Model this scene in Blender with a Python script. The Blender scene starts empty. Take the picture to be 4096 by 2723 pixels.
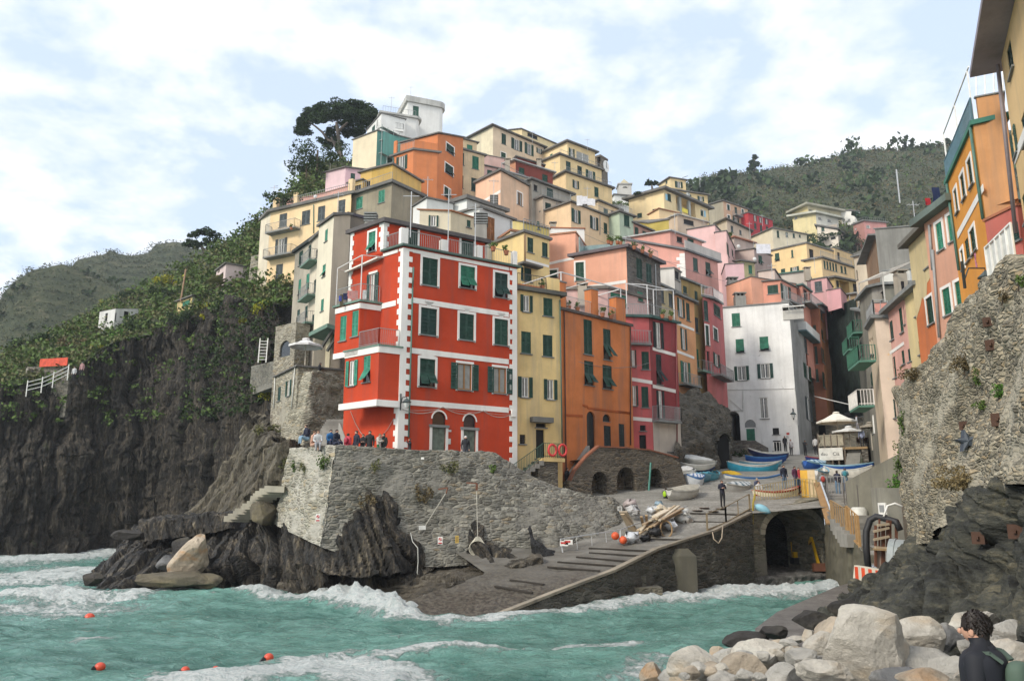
import bpy,math,random
import numpy as np
from mathutils import Vector,Matrix,noise
R=math.radians
random.seed(7)
rng=np.random.default_rng(7)
SC=bpy.context.scene
COL=SC.collection
TH,FL,EZ=R(12),3212.0,4.5
CT,ST=math.cos(TH),math.sin(TH)
TL=dict(A=(1000,360),B=(1850,460),C=(2700,700),D=(1050,850),E=(1300,1150),F=(1950,1000),G=(1900,1500),H=(2700,1300),I=(2800,1800),J=(900,1600),K=(3312,300),L=(3312,1000),M=(0,850),N=(0,1939),O=(1000,1939))
def pt(t,x,y):
 if t=='S':return x,y
 if t=='Q':return 2500+x*.67656,2150+y*.67656
 o=TL[t]
 return o[0]+x/2,o[1]+y/2
def ray(px,py):
 u,v=(px-2048)/FL,(1361.5-py)/FL
 d=CT-v*ST
 return u/d,(ST+v*CT)/d
def P(px,py,Y,t='S'):
 a,b=ray(*pt(t,px,py));return Vector((a*Y,Y,EZ+b*Y))
def PZ(px,py,z,t='S'):
 a,b=ray(*pt(t,px,py));Y=(z-EZ)/b;return Vector((a*Y,Y,z))
def PW(px,py,A,B,t='S'):
 a,b=ray(*pt(t,px,py));dx,dy=B[0]-A[0],B[1]-A[1]
 Y=(A[0]*dy-A[1]*dx)/(a*dy-dx)
 return Vector((a*Y,Y,EZ+b*Y))
RZ=[(30,-2.2),(35.5,-.3),(37,.2),(41,1.45),(45,2.55),(52,4.75),(65,7.3),(85,10.3),(120,16)]
def rampz(Y):
 return float(np.interp(Y,[p[0]for p in RZ],[p[1]for p in RZ]))
def PR(px,py,t='S',dz=0):
 a,b=ray(*pt(t,px,py));lo,hi=30.,118.
 for _ in range(40):
  m=(lo+hi)/2
  if EZ+b*m>rampz(m)+dz:lo=m
  else:hi=m
 return Vector((a*m,m,EZ+b*m))
LOC={}
class Fr:
 """wall frame: A left end, B right end seen from outside; s along, n outward, z up"""
 def __init__(s,A,B):
  s.A=Vector((A[0],A[1]));d=Vector((B[0],B[1]))-s.A;s.L=d.length;s.d=d/s.L
  s.n=Vector((s.d.y,-s.d.x));s.B=Vector((B[0],B[1]))
 def w(s,a,n,z):
  q=s.A+s.d*a+s.n*n;return(q.x,q.y,z)
 def sz(s,px,py,t='S'):
  q=PW(px,py,s.A,s.B,t);return(Vector((q.x,q.y))-s.A).dot(s.d),q.z
 def rect(s,x0,y0,x1,y1,t='S'):
  ym,xm=(y0+y1)/2,(x0+x1)/2
  a,b=s.sz(x0,ym,t)[0],s.sz(x1,ym,t)[0]
  return min(a,b),max(a,b),s.sz(xm,y1,t)[1],s.sz(xm,y0,t)[1]
class MB:
 def __init__(s):s.v,s.f,s.m=[],[],[]
 def poly(s,pts,mi=0):
  k=len(s.v);s.v+=[tuple(p)for p in pts];s.f.append(tuple(range(k,k+len(pts))));s.m.append(mi)
 def box8(s,p,mi=0):
  k=len(s.v);s.v+=[tuple(q)for q in p]
  for f in((3,2,1,0),(4,5,6,7),(0,1,5,4),(1,2,6,5),(2,3,7,6),(3,0,4,7)):
   s.f.append(tuple(k+i for i in f));s.m.append(mi)
 def fb(s,F,s0,s1,n0,n1,z0,z1,mi=0,z0b=None,z1b=None):
  z0b=z0 if z0b is None else z0b;z1b=z1 if z1b is None else z1b
  s.box8([F.w(s0,n1,z0),F.w(s1,n1,z0b),F.w(s1,n0,z0b),F.w(s0,n0,z0),F.w(s0,n1,z1),F.w(s1,n1,z1b),F.w(s1,n0,z1b),F.w(s0,n0,z1)],mi)
 def box(s,x0,x1,y0,y1,z0,z1,mi=0):
  s.box8([(x0,y0,z0),(x1,y0,z0),(x1,y1,z0),(x0,y1,z0),(x0,y0,z1),(x1,y0,z1),(x1,y1,z1),(x0,y1,z1)],mi)
 def bar(s,a,b,w,h=None,mi=0):
  h=h or w;a,b=Vector(a),Vector(b);d=(b-a).normalized()
  u=d.cross(Vector((0,0,1)))
  u=Vector((1,0,0))if u.length<1e-3 else u.normalized()
  q=u.cross(d).normalized();u=u*w/2;q=q*h/2
  s.box8([a-u-q,a+u-q,b+u-q,b-u-q,a-u+q,a+u+q,b+u+q,b-u+q],mi)
 def tube(s,pts,r,seg=6,mi=0,cap=True):
  pts=[Vector(p)for p in pts];rr=r if isinstance(r,(list,tuple))else[r]*len(pts)
  k=len(s.v);n=len(pts);up=None
  for i,p in enumerate(pts):
   d=(pts[min(i+1,n-1)]-pts[max(i-1,0)])
   d=d.normalized()if d.length>1e-9 else Vector((0,0,1))
   if up is None:
    up=Vector((0,0,1))if abs(d.z)<.9 else Vector((1,0,0))
   a=d.cross(up).normalized();up=a.cross(d).normalized()
   for j in range(seg):
    t=2*math.pi*j/seg
    s.v.append(tuple(p+(a*math.cos(t)+up*math.sin(t))*rr[i]))
  for i in range(n-1):
   for j in range(seg):
    j2=(j+1)%seg
    s.f.append((k+i*seg+j,k+i*seg+j2,k+(i+1)*seg+j2,k+(i+1)*seg+j));s.m.append(mi)
  if cap:
   s.f.append(tuple(k+j for j in range(seg))[::-1]);s.m.append(mi)
   s.f.append(tuple(k+(n-1)*seg+j for j in range(seg)));s.m.append(mi)
 def rings(s,rings,mi=0,cap=True,closed=True):
  k=len(s.v);m=len(rings[0])
  for r in rings:s.v+=[tuple(p)for p in r]
  for i in range(len(rings)-1):
   for j in range(m if closed else m-1):
    j2=(j+1)%m
    s.f.append((k+i*m+j,k+i*m+j2,k+(i+1)*m+j2,k+(i+1)*m+j));s.m.append(mi)
  if cap:
   s.f.append(tuple(k+j for j in range(m))[::-1]);s.m.append(mi)
   s.f.append(tuple(k+(len(rings)-1)*m+j for j in range(m)));s.m.append(mi)
 def ell(s,c,r,mi=0,nu=10,nv=7):
  c=Vector(c);r=Vector(r)if not isinstance(r,(int,float))else Vector((r,r,r))
  rg=[]
  for i in range(nv+1):
   t=math.pi*i/nv-math.pi/2;t=max(-1.54,min(1.54,t))
   rg.append([c+Vector((r.x*math.cos(t)*math.cos(a),r.y*math.cos(t)*math.sin(a),r.z*math.sin(t)))for a in[2*math.pi*j/nu for j in range(nu)]])
  s.rings(rg,mi)
 def build(s,name,mats,parent=None,smooth=False,label=None,cat=None,group=None,kind=None):
  if not isinstance(mats,(list,tuple)):mats=[mats]
  off=np.array(LOC[parent.name]if parent is not None else(0,0,0))
  if parent is None and s.v:
   a=np.array(s.v);off=np.array([a[:,0].mean(),a[:,1].mean(),a[:,2].min()])
  me=bpy.data.meshes.new(name);me.from_pydata((np.array(s.v)-off).tolist()if s.v else[],[],s.f)
  for m in mats:me.materials.append(m)
  if len(mats)>1:me.polygons.foreach_set('material_index',s.m)
  if smooth:me.polygons.foreach_set('use_smooth',[True]*len(me.polygons))
  o=bpy.data.objects.new(name,me);COL.objects.link(o)
  if parent is not None:o.parent=parent;LOC[o.name]=LOC[parent.name]
  else:o.location=off;LOC[o.name]=tuple(off)
  return tag(o,label,cat,group,kind)
def tag(o,label=None,cat=None,group=None,kind=None):
 if label:o['label']=label
 if cat:o['category']=cat
 if group:o['group']=group
 if kind:o['kind']=kind
 return o
def root(name,loc,label,cat,group=None,kind=None):
 o=bpy.data.objects.new(name,None);COL.objects.link(o);o.location=loc;o.empty_display_size=.3
 LOC[o.name]=tuple(loc);return tag(o,label,cat,group,kind)
def gridmesh(name,V,nu,nv,mat,parent=None,smooth=True,**k):
 """V: array (nu*nv,3), index i*nv+j"""
 V=np.asarray(V,float);off=np.zeros(3)
 if parent is not None:off=np.array(LOC[parent.name])
 else:off=np.array([V[:,0].mean(),V[:,1].mean(),V[:,2].min()])
 I,J=np.meshgrid(np.arange(nu-1),np.arange(nv-1),indexing='ij')
 a=(I*nv+J).ravel();F=np.stack([a,a+nv,a+nv+1,a+1],1)
 me=bpy.data.meshes.new(name);me.vertices.add(len(V));me.vertices.foreach_set('co',(V-off).ravel())
 me.loops.add(F.size);me.loops.foreach_set('vertex_index',F.ravel())
 me.polygons.add(len(F));me.polygons.foreach_set('loop_start',np.arange(0,F.size,4));me.polygons.foreach_set('loop_total',np.full(len(F),4))
 me.polygons.foreach_set('use_smooth',[smooth]*len(F))
 me.update(calc_edges=True);me.materials.append(mat)
 o=bpy.data.objects.new(name,me);COL.objects.link(o)
 if parent is not None:o.parent=parent;LOC[o.name]=LOC[parent.name]
 else:o.location=off;LOC[o.name]=tuple(off)
 return tag(o,**k)
def resample(pl,n):
 pl=np.array([tuple(p)for p in pl],float);d=np.r_[0,np.cumsum(np.linalg.norm(np.diff(pl,axis=0),axis=1))]
 t=np.linspace(0,d[-1],n);return np.stack([np.interp(t,d,pl[:,i])for i in range(3)],1)
def fbm(p,o=4):return noise.fractal(Vector(p),1.0,2.1,o)
def loft(name,lines,nu,nv,mat,disp=None,smooth=True,parent=None,**k):
 """lines: polylines bottom to top; disp(p)->outward offset (m) or vector"""
 L=[resample(l,nu)for l in lines];w=[0]
 for i in range(len(L)-1):w.append(w[-1]+np.linalg.norm(L[i+1]-L[i],axis=1).mean())
 w=np.array(w);t=np.linspace(0,w[-1],nv);V=np.zeros((nu,nv,3));A=np.stack(L,0)
 for j,tt in enumerate(t):
  i=min(int(np.searchsorted(w,tt,side='right')-1),len(L)-2);f=(tt-w[i])/(w[i+1]-w[i]+1e-9)
  V[:,j]=A[i]*(1-f)+A[i+1]*f
 if disp:
  du=np.gradient(V,axis=0);dv=np.gradient(V,axis=1);N=np.cross(du,dv)
  for _ in range(3):
   N[1:-1]=(N[:-2]+N[1:-1]*2+N[2:])/4;N[:,1:-1]=(N[:,:-2]+N[:,1:-1]*2+N[:,2:])/4
  N/=np.linalg.norm(N,axis=2,keepdims=True)+1e-9
  for i in range(nu):
   for j in range(nv):
    p=V[i,j];d=disp(p)
    if isinstance(d,(tuple,list)):V[i,j]=p+N[i,j]*d[0]+np.array((0,0,d[1]))
    else:V[i,j]=p+N[i,j]*d
 return gridmesh(name,V.reshape(-1,3),nu,nv,mat,parent,smooth,**k)
MC={}
def nm(name):
 m=bpy.data.materials.new(name);m.use_nodes=True;nt=m.node_tree;nt.nodes.clear()
 o=nt.nodes.new('ShaderNodeOutputMaterial');b=nt.nodes.new('ShaderNodeBsdfPrincipled')
 nt.links.new(b.outputs[0],o.inputs[0]);return m,nt,b
class NT:
 def __init__(s,nt):s.t=nt
 def n(s,ty,**k):
  nd=s.t.nodes.new('ShaderNode'+ty)
  for a,v in k.items():
   if a.startswith('i_'):nd.inputs[a[2:].replace('_',' ')].default_value=v
   else:setattr(nd,a,v)
  return nd
 def l(s,a,b):s.t.links.new(a,b)
 def pos(s,sc=(1,1,1),rot=(0,0,0)):
  g=s.n('NewGeometry');m=s.n('Mapping');m.inputs['Scale'].default_value=sc;m.inputs['Rotation'].default_value=rot
  s.l(g.outputs['Position'],m.inputs[0]);return m.outputs[0]
 def noise(s,vec,scale,det=3,rough=.55,dist=0):
  q=s.n('TexNoise');q.inputs['Scale'].default_value=scale;q.inputs['Detail'].default_value=det
  q.inputs['Roughness'].default_value=rough;q.inputs['Distortion'].default_value=dist;s.l(vec,q.inputs['Vector']);return q.outputs['Fac']
 def mr(s,f,a,b,c,d):
  q=s.n('MapRange');s.l(f,q.inputs[0])
  for i,v in zip((1,2,3,4),(a,b,c,d)):q.inputs[i].default_value=v
  return q.outputs[0]
 def ramp(s,f,stops):
  q=s.n('ValToRGB');e=q.color_ramp.elements
  while len(e)<len(stops):e.new(.5)
  for i,(p,c)in enumerate(stops):e[i].position=p;e[i].color=(*c,1)
  s.l(f,q.inputs[0]);return q.outputs[0]
 def mix(s,f,a,b,mode='MIX'):
  q=s.n('Mix');q.data_type='RGBA';q.blend_type=mode
  for v,i in((f,0),(a,6),(b,7)):
   if hasattr(v,'links'):s.l(v,q.inputs[i])
   else:q.inputs[i].default_value=(*v,1)if isinstance(v,(tuple,list))else v
  return q.outputs[2]
 def math(s,op,a,b):
  q=s.n('Math');q.operation=op
  for i,v in enumerate((a,b)):
   if hasattr(v,'links'):s.l(v,q.inputs[i])
   else:q.inputs[i].default_value=v
  return q.outputs[0]
 def bump(s,h,st,dist,b):
  q=s.n('Bump');q.inputs['Strength'].default_value=st;q.inputs['Distance'].default_value=dist
  s.l(h,q.inputs['Height']);s.l(q.outputs[0],b.inputs['Normal'])
def plain(rgb,rough=.6,metal=0,var=.12):
 key=('p',tuple(rgb),rough,metal)
 if key in MC:return MC[key]
 m,nt,b=nm('paint');q=NT(nt);f=q.noise(q.pos(),3,2)
 c=q.mix(q.mr(f,.3,.7,0,1),tuple(x*(1-var)for x in rgb),tuple(min(1,x*(1+var))for x in rgb))
 q.l(c,b.inputs['Base Color']);b.inputs['Roughness'].default_value=rough;b.inputs['Metallic'].default_value=metal
 MC[key]=m;return m
def plaster(rgb,wear=.5,patch=None):
 if rgb[0]>.5 and rgb[1]>.4 and rgb[2]<.5:rgb=(min(.8,rgb[0]*1.03),rgb[1]*1.01,rgb[2]*1.05+.008)
 key=('w',tuple(rgb),wear,patch)
 if key in MC:return MC[key]
 m,nt,b=nm('plaster');q=NT(nt)
 big=q.noise(q.pos(),.35,5,.6);st=q.noise(q.pos((1.6,1.6,.13)),1,4,.65);fine=q.noise(q.pos(),9,3)
 lo=tuple(x*(1-.45*wear)*.96 for x in rgb);hi=tuple(min(.92,x*1.08+.01)for x in rgb)
 c=q.mix(q.mr(big,.3,.68,0,1),lo,hi)
 g=sum(rgb)/3;dirt=(g*.35+rgb[0]*.2,g*.36+rgb[1]*.18,g*.34+rgb[2]*.18)
 c=q.mix(q.mr(st,.49,.7,0,.8*wear),c,dirt)
 if patch:c=q.mix(q.mr(q.noise(q.pos((1,1,1.2)),.8,6,.7),.64,.67,0,.7),c,patch)
 c=q.mix(q.mr(fine,.35,.65,0,.12),c,tuple(x*.72 for x in rgb))
 q.l(c,b.inputs['Base Color']);b.inputs['Roughness'].default_value=.88;b.inputs['Specular IOR Level'].default_value=.25
 q.bump(fine,.25,.02,b);MC[key]=m;return m
def masonry(a=(.235,.225,.19),c2=(.10,.094,.078),mortar=(.24,.23,.2),sc=1.0,key='',moss=.3):
 key=('s',a,c2,mortar,sc,key)
 if key in MC:return MC[key]
 sc=sc*1.45;m,nt,b=nm('rubble_stone');q=NT(nt)
 wp=q.n('VectorMath');wp.operation='ADD';q.l(q.pos((1.55*sc,1.55*sc,4.4*sc)),wp.inputs[0])
 ns=q.n('TexNoise');ns.inputs['Scale'].default_value=1.1*sc;ns.inputs['Detail'].default_value=4
 q.l(q.pos(),ns.inputs['Vector']);sm=q.n('VectorMath');sm.operation='SCALE';sm.inputs[3].default_value=.9
 q.l(ns.outputs['Color'],sm.inputs[0]);q.l(sm.outputs[0],wp.inputs[1])
 v1=q.n('TexVoronoi');v1.inputs['Scale'].default_value=1;v2=q.n('TexVoronoi');v2.feature='DISTANCE_TO_EDGE';v2.inputs['Scale'].default_value=1
 q.l(wp.outputs[0],v1.inputs['Vector']);q.l(wp.outputs[0],v2.inputs['Vector'])
 sep=q.n('SeparateColor');q.l(v1.outputs['Color'],sep.inputs[0])
 col=q.ramp(sep.outputs[0],[(0,c2),(.35,tuple((x+y)/2 for x,y in zip(a,c2))),(.6,a),(.8,tuple(min(1,x*1.35)for x in a)),(1,(a[0]*.95,a[1]*.8,a[2]*.62))])
 big=q.noise(q.pos((1,1,.6)),.32,5,.65)
 col=q.mix(q.mr(big,.35,.7,0,.55),col,(c2[0]*.75,c2[1]*.8,c2[2]*.7))
 if moss:col=q.mix(q.mr(q.noise(q.pos((1.2,1.2,.5)),.7,5,.7),.58,.72,0,moss),col,(.035,.045,.012))
 pmk=q.mr(q.noise(q.pos((1,1,1.4)),.33,6,.68),.5,.6,0,.85)
 edge=q.mr(v2.outputs['Distance'],.02,.12,1,0)
 mask=q.math('MULTIPLY',edge,q.mr(q.noise(q.pos(),.5,3),.38,.62,.1,1))
 col=q.mix(mask,col,mortar);col=q.mix(pmk,col,q.mix(q.mr(big,.35,.65,0,1),tuple(x*.62 for x in mortar),tuple(x*.95 for x in mortar)))
 q.l(col,b.inputs['Base Color']);b.inputs['Roughness'].default_value=.92
 h=q.math('ADD',q.mr(v2.outputs['Distance'],0,.25,0,1),q.math('MULTIPLY',q.noise(q.pos(),7,3),.8))
 h=q.math('MULTIPLY',h,q.mr(pmk,0,.85,1,.25));q.bump(h,1.0,.075,b);MC[key]=m;return m
def rock(cols,sc=(.5,.5,.12),rot=(0,0,0),bump=.35,key='',rough=.75,fsc=1,moss=None):
 key=('r',key)
 if key in MC and key[1]:return MC[key]
 m,nt,b=nm('rock');q=NT(nt)
 f1=q.noise(q.pos(sc,rot),1.3*fsc,8,.68,.6);f2=q.noise(q.pos(),2.2*fsc,8,.7);f3=q.noise(q.pos(tuple(x*5 for x in sc),rot),1.2*fsc,6,.65)
 c=q.ramp(q.math('ADD',q.math('MULTIPLY',f1,.6),q.math('MULTIPLY',f3,.4)),[(.39+.24*i/(len(cols)-1),x)for i,x in enumerate(cols)])
 c=q.mix(q.mr(f2,.42,.62,0,.5),c,cols[1])
 if moss:c=q.mix(q.mr(q.noise(q.pos((1,1,.7)),.45,6,.7),moss[3],moss[3]+.08,0,.85),c,moss[:3])
 q.l(c,b.inputs['Base Color']);b.inputs['Roughness'].default_value=rough
 q.bump(q.math('ADD',f3,q.math('MULTIPLY',f2,.6)),1,bump,b);MC[key]=m;return m
def leafmat(a,b_,c_=None,key=''):
 k=('l',a,b_)
 if k in MC:return MC[k]
 m,nt,b=nm('foliage');q=NT(nt);f=q.noise(q.pos(),1.1,2);g=q.n('NewGeometry')
 c=q.mix(q.mr(f,.35,.65,0,1),a,b_);c=q.mix(q.math('MULTIPLY',g.outputs['Random Per Island'],.6),c,c_ or tuple(x*1.7 for x in b_))
 q.l(c,b.inputs['Base Color']);b.inputs['Roughness'].default_value=.7;b.inputs['Specular IOR Level'].default_value=.2
 MC[k]=m;return m
def shmat(rgb):
 k=('sh',rgb)
 if k in MC:return MC[k]
 m,nt,b=nm('shutter_paint');q=NT(nt);z=q.n('SeparateXYZ');q.l(q.pos(),z.inputs[0])
 w=q.math('SINE',q.math('MULTIPLY',z.outputs[2],70),0);n=q.noise(q.pos(),2.5,4)
 c=q.mix(q.mr(n,.35,.7,0,1),rgb,tuple(x*1.6+.006 for x in rgb))
 q.l(c,b.inputs['Base Color']);b.inputs['Roughness'].default_value=.55
 q.bump(w,.6,.012,b);MC[k]=m;return m
GR=(.005,.038,.024);GR2=(.012,.12,.07);TEAL=(.03,.2,.13);BRN=(.22,.085,.025);DK=(.008,.016,.016);GRY=(.05,.065,.07)
M_white=plain((.78,.77,.73),.7);M_trim=plaster((.8,.78,.74),.25)
M_dark=plain((.006,.006,.007),.8);M_iron=plain((.05,.05,.05),.6);M_slab=plaster((.24,.25,.245),.8)  # M_dark: near-black stand-in for the unlit inside of openings
M_green_slab=plaster((.17,.27,.22),.6);M_curt=plain((.3,.3,.28),.9);M_conc=plaster((.33,.32,.29),.9)
M_rust=plain((.14,.055,.03),.85);M_wood=plain((.3,.2,.1),.8);M_silver=plain((.45,.46,.47),.4,.3)
M_terra=plain((.32,.12,.06),.85);M_rail=plain((.28,.29,.29),.5);M_gpipe=plain((.07,.16,.13),.5);M_blk=plain((.02,.02,.022),.6)
def glassm():
 m,nt,b=nm('window_glass');b.inputs['Base Color'].default_value=(.02,.025,.03,1);b.inputs['Roughness'].default_value=.06
 b.inputs['Specular IOR Level'].default_value=.8;return m
M_glass=glassm()
cam=bpy.data.cameras.new('camera');co=bpy.data.objects.new('camera',cam);COL.objects.link(co)
co.location=(0,0,EZ);co.rotation_euler=(R(90)+TH,0,0);cam.sensor_width=36;cam.lens=36*FL/4096
cam.clip_end=6000;cam.clip_start=.1;SC.camera=co
SAZ,SEL=232,34
sd=Vector((math.sin(R(SAZ))*math.cos(R(SEL)),math.cos(R(SAZ))*math.cos(R(SEL)),math.sin(R(SEL))))
sl=bpy.data.lights.new('sun','SUN');so=bpy.data.objects.new('sun',sl);COL.objects.link(so)
sl.energy=2.2;sl.angle=R(14);sl.color=(1,.92,.79);so.rotation_euler=(-sd).to_track_quat('-Z','Y').to_euler();so.location=(-60,0,80)
W=bpy.data.worlds.new('World');SC.world=W;W.use_nodes=True;wt=W.node_tree;wt.nodes.clear();q=NT(wt)
wo=q.n('OutputWorld');bg=q.n('Background');bg.inputs[1].default_value=.134;q.l(bg.outputs[0],wo.inputs[0])
sky=q.n('TexSky');sky.sky_type='NISHITA';sky.sun_disc=False;sky.sun_elevation=R(SEL);sky.sun_rotation=R(SAZ);sky.air_density=1.2;sky.dust_density=2
tc=q.n('TexCoord');sx=q.n('SeparateXYZ');q.l(tc.outputs['Generated'],sx.inputs[0])
zz=q.math('MAXIMUM',q.math('ADD',sx.outputs[2],.22),.05)
cx_=q.n('CombineXYZ');q.l(q.math('DIVIDE',sx.outputs[0],zz),cx_.inputs[0]);q.l(q.math('DIVIDE',sx.outputs[1],zz),cx_.inputs[1])
n1=q.noise(cx_.outputs[0],3.4,9,.56,.2);mp=q.n('Mapping');mp.inputs['Location'].default_value=(3.1,1.7,0);q.l(cx_.outputs[0],mp.inputs[0])
n2=q.noise(mp.outputs[0],.75,3,.5);n3=q.noise(mp.outputs[0],8.5,6,.55)
dens=q.math('ADD',q.math('ADD',q.math('MULTIPLY',n1,.62),q.math('MULTIPLY',n2,.5)),q.math('MULTIPLY',n3,.3))
dens=q.math('ADD',dens,q.math('ADD',q.math('MULTIPLY',sx.outputs[2],-.12),q.math('MULTIPLY',sx.outputs[0],.03)))
dens=q.math('ADD',dens,q.math('MULTIPLY',sx.outputs[1],-.05))
cm=q.mr(dens,.545,.69,0,1)
blue=q.mix(1.0,sky.outputs[0],(1.05,1.1,1.25),'MULTIPLY')
blue=q.mix(.75,blue,(4.6,5.35,6.5))
shade=q.mr(q.noise(mp.outputs[0],1.6,5,.6),.35,.72,0,1)
cl=q.mix(shade,(7.2,7.2,7.2),(5.5,5.75,6.0))
skyc=q.mix(cm,blue,cl);q.l(skyc,bg.inputs[0])
SC.view_settings.view_transform='Standard';SC.view_settings.look='None';SC.view_settings.gamma=1;SC.view_settings.use_curve_mapping=False
SC.view_settings.exposure=0.5
SHC={'t':TEAL,'n':BRN,'y':GRY,'l':GR2,'k':DK}
HB=[]
def facade(mb,F,zb,ta,tb,holes,mi=0,rev=.13,s_lo=0,s_hi=None):
 L=F.L if s_hi is None else s_hi;top=lambda s:ta+(tb-ta)*s/F.L
 H=[]
 for h in holes:
  s0,s1,z0,z1=max(s_lo+.04,h[0]),min(L-.04,h[1]),max(zb+.03,h[2]),min(min(top(h[0]),top(h[1]))-.03,h[3])
  if s1-s0>.1 and z1-z0>.1:H.append((s0,s1,z0,z1,h[4]if len(h)>4 else rev,h[5]if len(h)>5 else 0))
 S=sorted({s_lo,L}|{h[0]for h in H}|{h[1]for h in H});Z=sorted({zb}|{h[2]for h in H}|{h[3]for h in H})
 for i in range(len(S)-1):
  if S[i+1]-S[i]<1e-4:continue
  c=(S[i]+S[i+1])/2
  for j in range(len(Z)):
   last=j==len(Z)-1;z0=Z[j]
   if not last:
    if Z[j+1]-z0<1e-4:continue
    zc=(z0+Z[j+1])/2
    if any(h[0]<c<h[1]and h[2]<zc<h[3]for h in H):continue
    a,b=Z[j+1],Z[j+1]
   else:a,b=top(S[i]),top(S[i+1])
   mb.poly([F.w(S[i],0,z0),F.w(S[i+1],0,z0),F.w(S[i+1],0,b),F.w(S[i],0,a)],mi)
 for s0,s1,z0,z1,d,ar in H:
  mb.poly([F.w(s0,0,z0),F.w(s0,0,z1),F.w(s0,-d,z1),F.w(s0,-d,z0)],mi)
  mb.poly([F.w(s1,0,z1),F.w(s1,0,z0),F.w(s1,-d,z0),F.w(s1,-d,z1)],mi)
  mb.poly([F.w(s0,0,z1),F.w(s1,0,z1),F.w(s1,-d,z1),F.w(s0,-d,z1)],mi)
  mb.poly([F.w(s0,0,z0),F.w(s0,-d,z0),F.w(s1,-d,z0),F.w(s1,0,z0)],mi)
  if ar:
   r=min((s1-s0)/2 if ar is True or ar==1 else ar,z1-z0);hs=(s1-s0)/2;c=(s0+s1)/2
   A=[(c+hs*math.cos(t),z1-r+r*math.sin(t))for t in[math.pi*k/12 for k in range(13)]]
   for k in range(12):
    (xa,za),(xb,zb_)=A[k],A[k+1]
    mb.poly([F.w(xb,0,zb_),F.w(xa,0,za),F.w(xa,0,z1),F.w(xb,0,z1)],mi)
    mb.poly([F.w(xa,0,za),F.w(xb,0,zb_),F.w(xb,-d,zb_),F.w(xa,-d,za)],mi)
def leaf(F,rt,s0,s1,z0,z1,n,mat,near,name='shutter',tilt=None,label=None):
 mb=MB();fw=.07 if near else.05
 if tilt is None:
  if near:
   for a,b,c,d in((s0,s0+fw,z0,z1),(s1-fw,s1,z0,z1),(s0+fw,s1-fw,z0,z0+fw),(s0+fw,s1-fw,z1-fw,z1),(s0+fw,s1-fw,(z0+z1)/2-fw/2,(z0+z1)/2+fw/2)):
    mb.fb(F,a,b,n,n+.045,c,d)
   z=z0+fw+.03
   while z<z1-fw-.03:
    if abs(z-(z0+z1)/2)>fw:mb.box8([F.w(s0+fw,n+.04,z-.03),F.w(s1-fw,n+.04,z-.03),F.w(s1-fw,n+.01,z+.02),F.w(s0+fw,n+.01,z+.02),F.w(s0+fw,n+.04,z-.018),F.w(s1-fw,n+.04,z-.018),F.w(s1-fw,n+.01,z+.032),F.w(s0+fw,n+.01,z+.032)])
    z+=.065
   mb.fb(F,s0+fw,s1-fw,n,n+.008,z0+fw,z1-fw)
  else:
   mb.fb(F,s0,s1,n,n+.03,z0,z1)
 else:
  h=z1-z0;nb=n+tilt*h;zl=z1-h*math.sqrt(max(.1,1-tilt*tilt))
  mb.box8([F.w(s0,nb+.03,zl),F.w(s1,nb+.03,zl),F.w(s1,nb,zl),F.w(s0,nb,zl),F.w(s0,n+.04,z1),F.w(s1,n+.04,z1),F.w(s1,n+.01,z1),F.w(s0,n+.01,z1)])
  if near:
   for k in range(1,9):
    t=k/9;a=(nb+.03)*(1-t)+(n+.04)*t;z=zl*(1-t)+z1*t
    mb.fb(F,s0+.03,s1-.03,a,a+.02,z-.012,z+.012)
 return mb.build(name,mat,rt,label=label)
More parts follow.
